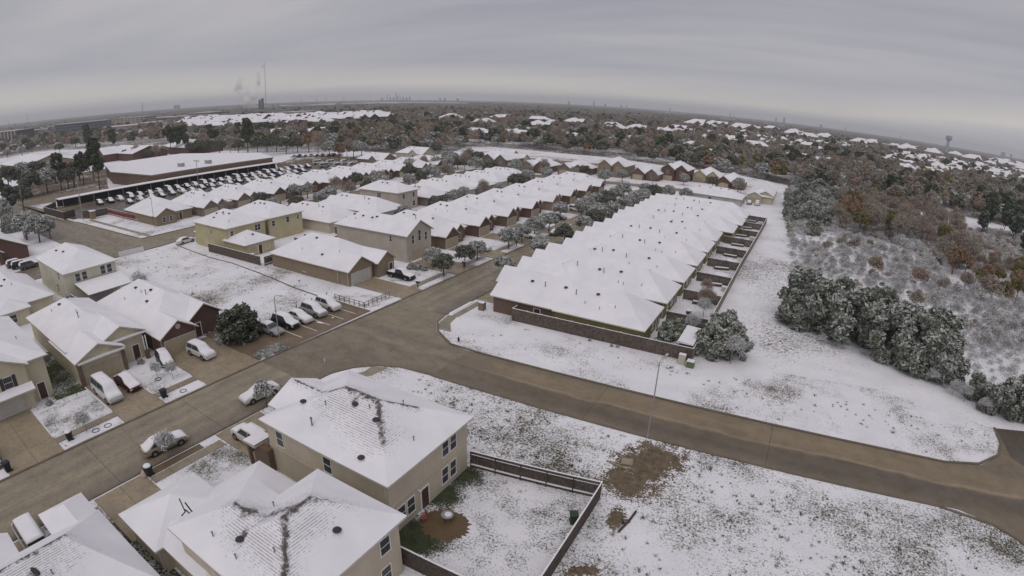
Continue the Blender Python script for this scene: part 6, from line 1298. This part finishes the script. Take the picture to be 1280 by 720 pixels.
def gn_scatter(name, pts, keys, weights, smin, smax, seed, meshes=None):
    """one stuff object: points, and crowns of several kinds set on them"""
    rng = np.random.default_rng(seed); pts = np.asarray(pts, np.float32); n = len(pts)
    me = bpy.data.meshes.new(name); me.vertices.add(n); me.vertices.foreach_set('co', pts.ravel())
    a = me.attributes.new('kind_index', 'INT', 'POINT'); a.data.foreach_set('value', rng.choice(len(keys), n, p=np.array(weights)/sum(weights)).astype(np.int32))
    a = me.attributes.new('size', 'FLOAT', 'POINT'); a.data.foreach_set('value', rng.uniform(smin, smax, n).astype(np.float32))
    a = me.attributes.new('turn', 'FLOAT_VECTOR', 'POINT'); r = np.zeros((n, 3), np.float32); r[:, 2] = rng.uniform(0, 6.28, n); a.data.foreach_set('vector', r.ravel())
    o = link(name, me); o['kind'] = 'stuff'
    t = bpy.data.node_groups.new(name, 'GeometryNodeTree'); t.interface.new_socket('Geometry', in_out='INPUT', socket_type='NodeSocketGeometry'); t.interface.new_socket('Geometry', in_out='OUTPUT', socket_type='NodeSocketGeometry')
    gi = t.nodes.new('NodeGroupInput'); go = t.nodes.new('NodeGroupOutput'); j = t.nodes.new('GeometryNodeJoinGeometry')
    m2p = t.nodes.new('GeometryNodeMeshToPoints'); t.links.new(gi.outputs[0], m2p.inputs[0])
    def attr(nm, ty):
        q = t.nodes.new('GeometryNodeInputNamedAttribute'); q.data_type = ty; q.inputs[0].default_value = nm; return q.outputs[0]
    ki, sz, tn = attr('kind_index', 'INT'), attr('size', 'FLOAT'), attr('turn', 'FLOAT_VECTOR')
    for i, k in enumerate(keys):
        src = (meshes or LOW)[k]; ob = bpy.data.objects.new('source_'+k, src)
        oi = t.nodes.new('GeometryNodeObjectInfo'); oi.inputs[0].default_value = ob; oi.inputs['As Instance'].default_value = True
        cmp_ = t.nodes.new('FunctionNodeCompare'); cmp_.data_type = 'INT'; cmp_.operation = 'EQUAL'; t.links.new(ki, cmp_.inputs[2]); cmp_.inputs[3].default_value = i
        ip = t.nodes.new('GeometryNodeInstanceOnPoints'); t.links.new(m2p.outputs[0], ip.inputs[0]); t.links.new(cmp_.outputs[0], ip.inputs['Selection']); t.links.new(oi.outputs['Geometry'], ip.inputs['Instance'])
        t.links.new(tn, ip.inputs['Rotation']); t.links.new(sz, ip.inputs['Scale']); t.links.new(ip.outputs[0], j.inputs[0])
    t.links.new(j.outputs[0], go.inputs[0])
    md = o.modifiers.new('scatter', 'NODES'); md.node_group = t; return o
def sector(px0, px1, py_far, py_near, d_near, d_far, seed, keep=lambda x, y, px, py: True, n=4000, z=-0.2, rref=1500, bias=1.0):
    """points on the ground under a band of the picture, closer together where the ground is near"""
    rng = random.Random(seed); out = []; cell = {}; tab = [(px, math.hypot(*ground(px, py_near(px))), math.hypot(*ground(px, py_far(px))), math.atan2(*ground(px, py_near(px))[::-1])) for px in np.linspace(px0, px1, 80)]
    X = [a[0] for a in tab]; R0 = [a[1] for a in tab]; R1 = [a[2] for a in tab]; TH_ = [a[3] for a in tab]
    for _ in range(n):
        px = rng.uniform(px0, px1); r0 = float(np.interp(px, X, R0)); r1 = float(np.interp(px, X, R1)); th = float(np.interp(px, X, TH_))
        t = rng.random()**bias; r = r0*(r1/r0)**t; x, y = r*math.cos(th), r*math.sin(th)
        d = d_near*max(1.0, (r/rref))**0.9; g_ = 40.0; k = (int(x//g_), int(y//g_)); ok = True
        for i in (-1, 0, 1):
            for jj in (-1, 0, 1):
                for (a, b_) in cell.get((k[0]+i, k[1]+jj), ()):
                    if (x-a)**2+(y-b_)**2 < d*d: ok = False; break
                if not ok: break
            if not ok: break
        if not ok or not keep(x, y, px, r): continue
        cell.setdefault(k, []).append((x, y)); out.append((x, y, z))
    return out
def lerp_tab(tab): return lambda v: float(np.interp(v, [a for a, _ in tab], [b_ for _, b_ in tab]))
hor = lerp_tab([(-60, 166), (0, 154), (160, 140), (320, 129), (480, 124.5), (640, 126), (800, 134), (960, 149), (1120, 171), (1280, 199), (1340, 212)])
near_edge = lerp_tab([(440, 186), (480, 191), (545, 195), (580, 184), (600, 181), (640, 184), (700, 190), (760, 195), (820, 204), (880, 212), (940, 220), (985, 232), (1040, 250), (1120, 262), (1200, 268), (1340, 300)])
far_edge = lambda px: hor(px)+4.0
clear = []          # (x, y, radius) kept free of trees
# ---------------------------------------------------------------- far houses, standing among the woods
_hm = {}
DEF = []
def small_house(i, x, y, rz, w, d, h, wl, label, grp, gable=True):
    clear.append((x, y, max(w, d)*CLR)); DEF.append((math.hypot(x, y)*(20/max(w, d)), x, y, rz, w, d, h, wl, label, grp, gable)); return None
def build_houses(limit):
    """the ones that show largest are things of their own, the rest one mass"""
    DEF.sort(key=lambda q: q[0]); groups = {}; mass = MB(); mw = ['brick_red', 'brick_tan', 'brick_brown', 'beige']
    for n_, (_, x, y, rz, w, d, h, wl, label, grp, gable) in enumerate(DEF):
        key = (round(w), round(d), round(h), wl, gable)
        bl = [block(-w/2, w/2, -d/2, d/2, h, .5, 'x', 'hg' if gable else 'hh', .5), block(w*.05, w*.45, -d/2-2, 0, h+.1, .7, 'y', 'gh', .4)]
        if n_ < limit:
            if key not in _hm:
                a, r = MB(), MB()
                for k, b_ in enumerate(bl): wall_geo(a, b_, k, 0); roof_geo(r, b_)
                _hm[key] = (a.mesh('wall', M[wl]), r.mesh('roof', [M['roof'], M['trim']]))
            t = thing('distant_house', label, 'house', (x, y, 0), rz, grp); link('wall', _hm[key][0], t); link('roof', _hm[key][1], t); groups.setdefault(label, []).append(t)
        else:
            a, r = MB(), MB()
            for k, b_ in enumerate(bl): wall_geo(a, b_, k, 2+mw.index(wl)); roof_geo(r, b_)
            c_, s_ = math.cos(rz), math.sin(rz)
            for q in (a, r):
                o_ = len(mass.v); mass.v += [(x+c_*px-s_*py, y+s_*px+c_*py, pz) for px, py, pz in q.v]; mass.f += [tuple(i+o_ for i in f) for f in q.f]; mass.m += q.m
    for label, os_ in groups.items(): rank(os_, label+', %s from the left')
    if mass.v: o = link('distant_houses', mass.mesh('distant_houses', [M['roof'], M['trim']]+[M[k] for k in mw])); o['kind'] = 'stuff'
_hr = random.Random(21); CLR = .72
def cluster(poly_px, d, cap, label, grp, w=(15, 19), dd=(11, 14), h=3.0, tries=3000, walls=('brick_red', 'brick_tan', 'brick_brown', 'beige')):
    P = [ground(*p) for p in poly_px]
    os_ = []
    for i, (x, y) in enumerate(scatter(P, d, _hr, tries, cap)):
        os_.append(small_house(i, x, y, _hr.choice((0, 0, math.pi/2, -math.pi/2, math.pi))+_hr.uniform(-.12, .12), _hr.choice(w), _hr.choice(dd), h if _hr.random() < .7 else h+2.4, _hr.choice(walls), label, grp, _hr.random() < .5))
cluster([(222, 162), (236, 153), (300, 148.5), (345, 149), (345, 161), (260, 164)], 19, 90, 'town house in the dense white cluster at left centre', 'roofs of the left centre cluster', (24, 30), (15, 18), 6.5, walls=('brick_red', 'brick_brown'))
cluster([(345, 161), (345, 149), (400, 148), (482, 146), (484, 154), (420, 158)], 20, 70, 'dark-gabled town house right of the dense white cluster', 'roofs of the right half of the cluster', (24, 30), (15, 18), 6.5, walls=('brick_red', 'brick_brown'))
cluster([(852, 168), (940, 168), (1010, 178), (1075, 184), (1070, 190), (1000, 190), (930, 190), (858, 178)], 26, 60, 'snow-roofed house among far trees right of the middle', 'scattered far roofs right of the middle', (18, 24), (13, 16), 3.2)
CLR = 1.0
cluster([(1104, 200), (1120, 192), (1170, 198), (1178, 218), (1168, 228), (1120, 214)], 15.5, 60, 'snow roof in the white cluster right of the woods', 'roofs of the right-hand cluster', (16, 20), (12, 15), 3.2)
cluster([(1170, 200), (1300, 218), (1300, 238), (1220, 226), (1180, 216)], 22, 80, 'snow roof in the far band at the right edge', 'band of far roofs at the right edge', (18, 24), (13, 16), 3.2)
CLR = .7
cluster([(590, 174), (700, 179), (790, 190), (870, 196), (870, 184), (700, 170), (600, 168)], 34, 22, 'low snow roof half hidden in the woods beyond the canal', 'roofs beyond the canal bank', (18, 26), (12, 14), 3.0)
CLR = 1.15
cluster([(560, 150), (700, 156), (850, 166), (850, 172), (700, 166), (560, 160)], 60, 26, 'lone snow roof in the far woods, centre', 'lone roofs in the far centre woods', (22, 30), (16, 22), 5)
cluster([(860, 160), (1000, 172), (1180, 196), (1280, 216), (1280, 208), (1100, 182), (960, 163), (870, 155)], 90, 60, 'snow roof near the right horizon', 'roofs near the right horizon', (36, 50), (30, 44), 6)
CLR = .7
cluster([(320, 176), (420, 176), (470, 172), (470, 166), (330, 168)], 26, 14, 'snow roof glimpsed through the tree belt left of the middle', 'roofs in the tree belt', (16, 20), (12, 14), 3.0)
cluster([(960, 200), (1030, 205), (1040, 218), (975, 214)], 24, 8, 'snow roof glimpsed through the trees above the tan gabled house', 'roofs above the tan house', (16, 20), (12, 14), 3.0)
build_houses(285)
M['distblue'] = plain('blue_grey_cladding', (.11, .12, .145), .6); M['distmetal'] = plain('distant_grey_roof', (.30, .31, .33), .7); M['blueglass'] = plain('blue_grey_glass', (.045, .055, .075), .3, .2, .3); M['tanstone'] = plain('pale_concrete', (.34, .29, .25), .8); M['tower'] = plain('hazy_tower_blue', (.16, .18, .22), .7)
# office block with banded windows
def slab_building(name, label, a, b_, depth, h, floors, wm, bm, roof='snow', cols=0, cat='building'):
    (x0, y0), (x1, y1) = a, b_; l = math.hypot(x1-x0, y1-y0); ang = math.atan2(y1-y0, x1-x0)
    r = thing(name, label, cat, (x0, y0, 0), ang)
    q = MB(); q.box(0, l, 0, depth, 0, h); link('wall', q.mesh('wall', M[wm]), r); q = MB(); q.box(-.4, l+.4, -.4, depth+.4, h, h+.7); q.box(.2, l-.2, .2, depth-.2, h+.7, h+.75, 1); link('roof', q.mesh('roof', [M[bm], M[roof]]), r)
    for f in range(floors):
        z = h*(f+.35)/floors; q = MB(); q.box(-.15, l+.15, -.15, depth+.15, z, z+h*.36/floors); link('window_band', q.mesh('window_band', M['blueglass']), r)
    for c in range(cols):
        x = l*(c+.5)/cols; q = MB(); q.box(x-l*.16/cols, x+l*.16/cols, -.9, -.1, 0, h); link('pilaster', q.mesh('pilaster', M[bm]), r)
    clear.append(((x0+x1)/2, (y0+y1)/2, l*.6)); return r
slab_building('office_block', 'dark blue-grey office block with long window bands on the left horizon', ground(70, 169.5), ground(134, 163), 45, 19, 4, 'distblue', 'distmetal')
slab_building('office_block', 'building with tall pale pilasters at the extreme left edge', ground(-16, 178), ground(22, 174.5), 40, 17, 1, 'door_dark', 'tanstone', cols=9)
slab_building('hotel', 'tan and red hotel right of the blue-grey office block', ground(144, 157.5), ground(183, 155), 30, 17, 4, 'tanstone', 'tanstone', cols=8)
slab_building('warehouse', 'long pale warehouse with a snow roof left of the white roof cluster', ground(186, 152), ground(232, 149.5), 40, 9, 1, 'tanstone', 'distmetal')
slab_building('school', 'pale green-grey school building with snow roof above the white roof cluster', ground(236, 147.5), ground(264, 146.2), 60, 13, 2, 'tanstone', 'distmetal')
slab_building('warehouse', 'flat grey-tan warehouse above the right half of the white roof cluster', ground(352, 148.3), ground(384, 147.6), 40, 12, 1, 'tanstone', 'distmetal')
slab_building('warehouse', 'low pale warehouse at the left end of the cluster, behind it', ground(262, 150.3), ground(322, 148.2), 30, 8, 1, 'tanstone', 'distmetal')
_fl = [(8, 161, 40), (40, 158, 70), (88, 152, 50), (112, 150, 60), (175, 145, 80), (205, 142, 60), (282, 137, 110), (303, 136.5, 160), (340, 134.2, 220), (372, 133.2, 260), (410, 132.8, 160), (448, 130.5, 500), (520, 129.5, 700), (840, 142.5, 260), (905, 150, 150), (968, 157.5, 120), (1100, 182.5, 80), (1132, 187, 60), (50, 166, 40), (160, 152, 60), (60, 162, 45), (128, 156, 50), (190, 158, 40), (152, 163, 60)]
for i, (px, py, w) in enumerate(_fl):
    x, y = ground(px, py); r = thing('distant_warehouse', 'far snow-roofed shed near the horizon, %s counting from the left' % (ORD+['twenty-sixth'])[sorted(range(len(_fl)), key=lambda k: _fl[k][0]).index(i)], 'warehouse', (x, y, 0), math.atan2(y, x)+math.pi/2, 'far sheds near the horizon')
    q = MB(); q.box(-w/2, w/2, 0, w*.5, 0, 8); link('wall', q.mesh('wall', M['tanstone']), r); q = MB(); q.box(-w/2-.5, w/2+.5, -.5, w*.5+.5, 8, 9.2); link('roof', q.mesh('roof', M['snow']), r); clear.append((x, y, w*.8))
# masts, water tower, steam plant and skyline
def mast(px, py, h, label, w=1.4, plat=None):
    x, y = ground(px, py); r = thing('radio_mast', label, 'mast', (x, y, 0)); q = MB()
    for s in range(3): a = s*2.094; q.tube((w*math.cos(a), w*math.sin(a), 0), (w*.6*math.cos(a), w*.6*math.sin(a), h), w*.22, w*.16, 4)
    for s in range(12): z = h*(s+.5)/12; q.box(-w, w, -.2, .2, z-.2, z+.2)
    link('lattice', q.mesh('lattice', M['distmetal']), r)
    if plat: q = MB(); q.tube((0, 0, h), (0, 0, h+plat*.5), plat, plat*1.1, 8); link('antenna_head', q.mesh('antenna_head', M['distmetal']), r)
mast(333, 140, 166, 'very tall thin radio mast on the left horizon beside the steam', 1.6); mast(12, 161, 45, 'thin mast at the far left horizon', 1.6); mast(36, 158, 62, 'thin mast with a small head at the far left horizon', 1.8, 4); mast(20, 163, 26, 'short telecom mast with a round head by the pilastered building', 1.3, 4.5); mast(179, 145, 70, 'pale tower with a spike right of the blue office block', 4.0)
x, y = ground(1182.5, 194); wt = thing('water_tower', 'pale blue water tower on the right horizon', 'water tower', (x, y, 0)); M['wtower'] = plain('pale_blue_paint', (.34, .40, .46), .6)
q = MB(); q.tube((0, 0, 0), (0, 0, 46), 5.5, 4.5, 14); link('column', q.mesh('column', M['wtower']), wt); q = MB(); q.tube((0, 0, 46), (0, 0, 51), 5, 10, 18, cap=False); q.tube((0, 0, 51), (0, 0, 60), 10, 10.5, 18); q.blob((0, 0, 60), 10.5, 10.5, 2.5, 18, 4, half=True); link('tank', q.mesh('tank', M['wtower']), wt)
x, y = ground(327, 140); pl = thing('power_plant', 'dark boxy plant building below the steam on the left horizon', 'plant', (x, y, 0), math.atan2(y, x)+math.pi/2)
q = MB(); q.box(-9, 0, 0, 16, 0, 46); q.box(1, 9, 3, 16, 0, 42); link('boiler_house', q.mesh('boiler_house', M['distblue']), pl)
for a in (-38, -54): q = MB(); q.tube((a, 0, 0), (a, 0, 24), 6, 4, 14); link('cooling_stack', q.mesh('cooling_stack', M['distmetal']), pl)
sm, t_, b_s = mat('steam_volume'); t_.nodes.remove(b_s); pv = N(t_, 'ShaderNodeVolumePrincipled', inp={'Color': (1, 1, 1, 1), 'Anisotropy': .0})
nn = noise(t_, pos(t_, (1, 1, 1)), .045, 6, .65)
gc = N(t_, 'ShaderNodeTexCoord'); vm_ = N(t_, 'ShaderNodeVectorMath', operation='SUBTRACT'); L(t_, gc.outputs['Generated'], vm_.inputs[0]); vm_.inputs[1].default_value = (.5, .5, .5); vl = N(t_, 'ShaderNodeVectorMath', operation='LENGTH'); L(t_, vm_.outputs[0], vl.inputs[0])
core = math_(t_, 'SUBTRACT', .62, math_(t_, 'MULTIPLY', vl.outputs['Value'], 1.9)); dm = math_(t_, 'MULTIPLY', math_(t_, 'ADD', core, math_(t_, 'MULTIPLY', math_(t_, 'SUBTRACT', nn, .5), 2.2), True), .30); L(t_, dm, pv.inputs['Density']); L(t_, pv.outputs[0], t_.nodes['Material Output'].inputs['Volume'])
for (px, zc, rx, rz) in ((311, 40, 44, 30), (305, 62, 40, 34), (300, 92, 30, 34), (318, 52, 26, 24), (325, 100, 14, 36), (331, 145, 12, 14)):
    q = MB(); random.seed(int(px)); q.blob((0, 0, 0), rx, rx*.8, rz, 14, 8, jit=.12); gx, gy = ground(px, 141); st = link('steam', q.mesh('steam', sm, True), None, (gx, gy, zc)); st['kind'] = 'stuff'
_sk = [(478, 55, 60), (484, 110, 30), (488, 70, 50), (492, 60, 60), (495, 150, 30), (497, 100, 36), (500, 80, 40), (504, 70, 60), (508, 60, 70), (512, 75, 50), (550, 62, 50), (556, 55, 80), (572, 50, 90), (711, 70, 60), (742, 95, 40), (756, 62, 60), (776, 60, 50), (783, 60, 40), (837, 75, 40), (912, 80, 26), (917, 70, 26), (969, 88, 40), (979, 100, 70), (1025, 60, 70), (1056, 70, 26), (1124, 60, 26), (1252, 70, 120), (1262, 60, 60), (222, 70, 200), (430, 80, 20), (408, 70, 14), (396, 70, 14), (377, 70, 14)]
skl = [('thin far mast or tower on the horizon, %s of the skyline counting from the left') for _ in _sk]
for i, (px, h, w) in enumerate(sorted(_sk)):
    py = hor(px)+1.0; x, y = ground(px, py); r_ = math.hypot(x, y); f = 8000/max(r_, 1) if r_ < 60000 else 8000/r_; x, y = x*f, y*f
    if py-hor(px) < 0: continue
    d = ground(px, hor(px)+8); a = math.atan2(d[1], d[0]); x, y = 8000*math.cos(a), 8000*math.sin(a)
    h = 32+(h-32)*.75; w *= .42; q = MB(); q.box(-w/2, w/2, -w/2, w/2, 0, h); q.box(-w*.3, w*.3, -w*.3, w*.3, h, h+h*.06); tag(link('skyline_tower', q.mesh('skyline_tower', M['tower']), None, (x, y, 0), a), 'hazy tower on the far skyline, number %d counting from the left edge' % (i+1) if False else 'hazy tower on the far skyline', 'tower', 'towers of the far skyline')
rank([o for o in COL.objects if o.get('group') == 'towers of the far skyline'], 'hazy tower on the far skyline, %s from the left')
# far roads
b = MB()
for P in ([(1098, 180), (1104, 178), (1122, 184), (1120, 187)], [(1135, 187), (1140, 185.5), (1168, 193), (1164, 197)]): b.face([(*ground(*p), .1) for p in P])
struct('far_road', b, M['drive'])
for px, py in ((1110, 182), (1120, 186), (1145, 190), (1155, 193)): clear.append((*ground(px, py), 70))
# ---------------------------------------------------------------- the mass of far trees
_ca = None
def keep_mid(x, y, px, r):
    global _ca
    if _ca is None: _ca = np.array(clear)
    return bool(((x-_ca[:, 0])**2+(y-_ca[:, 1])**2 > _ca[:, 2]**2).all())
tA = sector(430, 1330, lambda px: hor(px)+8, near_edge, 6.6, 0, 1, keep_mid, 26000, rref=520)
print('far woods', len(tA))
gn_scatter('far_woods', tA, ['oak', 'oaksnow', 'bare', 'rust', 'olive', 'pine', 'rustleaf'], [28, 30, 28, 4, 7, 5, 3], .75, 1.2, 2)
near_l = lerp_tab([(-60, 208), (0, 196), (60, 186), (120, 184), (200, 178), (240, 184), (300, 187), (400, 188), (470, 186)])
pts = sector(-50, 440, lambda px: hor(px)+8, lambda px: near_l(px), 8.5, 0, 4, keep_mid, 7000, rref=500)
print('far woods', len(pts))
fl_ = [ground(px, near_l(px)+2) for px in range(-50, 431, 20)]+[ground(px, near_edge(px)+1.5) for px in range(450, 1341, 20)]
fr_ = [(x*k_, y*k_) for (x, y) in fl_ for k_ in (9000/math.hypot(x, y),)]
b = MB()
for i in range(len(fl_)-1): b.face([(*fl_[i], -.004), (*fl_[i+1], -.004), (*fr_[i+1], -.004), (*fr_[i], -.004)])
struct('woodland_floor', b, M['litter'])
gn_scatter('far_woods', pts, ['oak', 'oaksnow', 'bare', 'rust', 'olive', 'pine', 'rustleaf'], [30, 18, 22, 10, 6, 8, 4], .75, 1.2, 5)
# canopy of the most distant woods, a lumpy sheet at tree-top height
mcan, t, b_ = mat('distant_canopy'); v = pos(t); n1 = noise(t, v, .012, 6, .7); n2 = noise(t, v, .0025, 4); n3 = noise(t, pos(t, (1, 1, 1)), .003, 3)
k1 = ramp(t, n1, [(.35, (.05, .055, .042)), (.5, (.10, .092, .075)), (.66, (.17, .155, .14))]); k2 = mixc(t, math_(t, 'MULTIPLY', math_(t, 'SUBTRACT', n2, .42), 2.5, True), k1, (.085, .07, .055))
L(t, k2, b_.inputs['Base Color'])
rng = np.random.default_rng(9); na, nr = 420, 60
A = np.linspace(HEAD+math.pi/2-R(72), HEAD+math.pi/2+R(72), na); Rr_ = np.geomspace(1500, 19000, nr)
aa, rr2 = np.meshgrid(A, Rr_); z = 5+rng.uniform(0, 5.5, aa.shape)*np.clip(rr2/2500, .6, 1.0)+2.5*np.sin(aa*90)*np.sin(rr2*.01)
V = np.stack([rr2*np.cos(aa), rr2*np.sin(aa), z], -1).reshape(-1, 3); idx = np.arange(na*nr).reshape(nr, na)
F = np.stack([idx[:-1, :-1], idx[1:, :-1], idx[1:, 1:], idx[:-1, 1:]], -1).reshape(-1, 4)[:, ::-1]
mid_ = V.reshape(nr, na, 3); cx_ = (mid_[:-1, :-1]+mid_[1:, 1:])/2; cx_ = cx_.reshape(-1, 3)
keepf = np.ones(len(F), bool)
for (a, b2, c) in clear:
    keepf &= ~((cx_[:, 0]-a)**2+(cx_[:, 1]-b2)**2 < (c*1.25)**2)
o = link('distant_woods', np_mesh('distant_woods', V, F[keepf], [mcan])); o['kind'] = 'stuff'
# ---------------------------------------------------------------- brush and grass over the open ground
LOWT = crown_mesh('frosted_crown', 'bare', 77, 8, 3.6, 700, .5, 'twigsnow')[0]
BR = {'brush': crown_mesh('brush_a', 'bare', 71, 1.8, 1.4, 260, .2, 'twigsnow')[0], 'brush2': crown_mesh('brush_b', 'bare', 72, 1.2, 1.3, 240, .17, 'twigsnow')[0], 'brown': crown_mesh('brush_c', 'bare', 73, 1.6, 1.2, 240, .18, 'redt' if 'redt' in M else 'pinkbrown')[0], 'leafy': crown_mesh('brush_d', 'shrub', 74, 1.3, 1.0, 260, .22, 'cedar_light')[0]}
P = [ground(*p) for p in ((985, 300), (1000, 300), (1060, 290), (1110, 300), (1165, 335), (1190, 360), (1300, 385), (1300, 500), (1250, 500), (1190, 490), (1140, 470), (1080, 445), (1000, 420), (990, 400), (1000, 350), (990, 330))]
pb = [(x, y, -.05) for x, y in scatter(P, 2.0, random.Random(8), 12000, 1600)]
gn_scatter('snowy_brush', pb, ['brush', 'brush2', 'brown', 'leafy'], [34, 60, 2, 3], .35, 1.05, 9, BR)
P = [(-58.4, 36.2), (-56.6, 36.8), (-56.5, 40.6), (-58.3, 40.4)]
pb = [(x, y, .05) for x, y in scatter(P, .33, random.Random(38), 900, 70)]+[(x, y, 0) for x, y in scatter([(-70.5, 35.9), (-62, 35.9), (-62, 40.4), (-70, 40.4)], .8, random.Random(39), 300, 22)]
gn_scatter('snowy_plants', pb, ['brush2', 'leafy'], [60, 40], .22, .42, 14, BR)
P = [ground(*p) for p in ((990, 318), (1060, 305), (1160, 335), (1190, 362), (1300, 392), (1300, 440), (1230, 455), (1150, 400), (1060, 350), (1000, 350))]
_tall = {'baresnow': LOWT, 'bare': LOW['bare'], 'red': LOW['rust']}
gn_scatter('frosted_thicket', [(x, y, -.05) for x, y in scatter(P, 3.0, random.Random(48), 4000, 110)], ['baresnow', 'bare', 'red'], [60, 7, 2], .25, .6, 15, _tall)
# undergrowth inside the right-hand woods
P = [ground(*p) for p in ((985, 300), (988, 235), (1050, 250), (1200, 290), (1330, 300), (1330, 345), (1230, 340), (1165, 330), (1110, 300), (1050, 290))]
pb = [(x, y, -.05) for x, y in scatter(P, 2.2, random.Random(28), 12000, 2400)]
gn_scatter('undergrowth', pb, ['brush', 'brown', 'brush2', 'leafy'], [40, 25, 20, 12], 1.0, 2.0, 11, BR)
# grass blades and weeds through the snow of the near lot
M['blade'] = leaf('dead_grass', (.10, .10, .06), (.20, .18, .12), .05); M['blade_dark'] = leaf('dark_weeds', (.03, .035, .02), (.07, .065, .04), -.1)
def tuft(name, n, h, sp, m, seed):
    rng = np.random.default_rng(seed); p = rng.normal(size=(n, 3))*[sp, sp, 0]; d = rng.normal(size=(n, 3))*[.55, .55, 0]+[0, 0, 1.0]; d *= h*rng.uniform(.5, 1.1, (n, 1)); w = rng.normal(size=(n, 3)); w[:, 2] = 0; w *= .022/np.linalg.norm(w, axis=1)[:, None]
    v = np.stack([p-w, p+w, p+d+w*.3, p+d-w*.3], 1).reshape(-1, 3); return np_mesh(name, v, np.arange(4*n).reshape(n, 4), [M[m]])
TF = {'a': tuft('tuft_a', 26, .22, .10, 'blade', 1), 'b': tuft('tuft_b', 34, .16, .16, 'blade', 2), 'c': tuft('tuft_c', 30, .32, .12, 'blade_dark', 3)}
rg = random.Random(77); gp = []
def dens(x, y):
    d = .03
    for (cx, cy, r_, k) in ((-30, 43, 9, .55), (-20, 40, 12, .6), (6, 37, 13, .4), (18, 43, 8, .4), (-8, 30, 6, .5), (26, 44, 4, .7), (-2, 42, 6, .5), (-14, 37, 4, .4), (0, 28, 12, .15)):
        d = max(d, k*(1-math.hypot(x-cx, y-cy)/r_))
    return d
while len(gp) < 520:
    x, y = rg.uniform(-43, 31), rg.uniform(12, 47)
    if x < -22.5 and y < 34.6: continue
    if x < -10 and y < 36.2 and not (-22.2 < x < -10.5 and 21.9 < y < 34): continue
    if x > 28 and y > 44: continue
    if x < -36 and y > 45.6: continue
    if y > ny(x)-.3: continue
    if rg.random() < dens(x, y)*(.5 if -22.2 < x < -10.5 and y < 36 else 1): gp.append((x, y, .0))
gn_scatter('grass', gp, ['a', 'b', 'c'], [60, 30, 4], .4, 1.0, 12, TF)
gp = []
while len(gp) < 120:
    x, y = rg.uniform(-125, -68), rg.uniform(40, 61)
    if rg.random() < .35+.65*(math.sin(x*.3)*math.sin(y*.5) > .2): gp.append((x, y, 0))
while len(gp) < 220:
    x, y = rg.uniform(-44, 30), rg.uniform(57, 66.5)
    if y > fy(x)+.5 and rg.random() < .25+.75*(y > 61 and x > -12): gp.append((x, y, 0))
gn_scatter('grass', gp, ['a', 'b', 'c'], [50, 40, 10], .4, .9, 13, TF)
# ---------------------------------------------------------------- the air
hz_m = bpy.data.materials.new('air'); hz_m.use_nodes = True; t = hz_m.node_tree; t.nodes.remove(t.nodes['Principled BSDF'])
pv = N(t, 'ShaderNodeVolumePrincipled', inp={'Color': (.86, .88, .93, 1), 'Density': HAZE}); L(t, pv.outputs[0], t.nodes['Material Output'].inputs['Volume'])
q = MB(); q.box(-21500, 21500, -2600, 27500, -1.1, 178)
hz_o = link('haze', q.mesh('haze', hz_m)); hz_o['kind'] = 'stuff'
bpy.context.view_layer.update()

for _o in COL.objects:
    if _o.get('label') and len(_o['label'].split()) > 16: print('LONG', _o['label'])
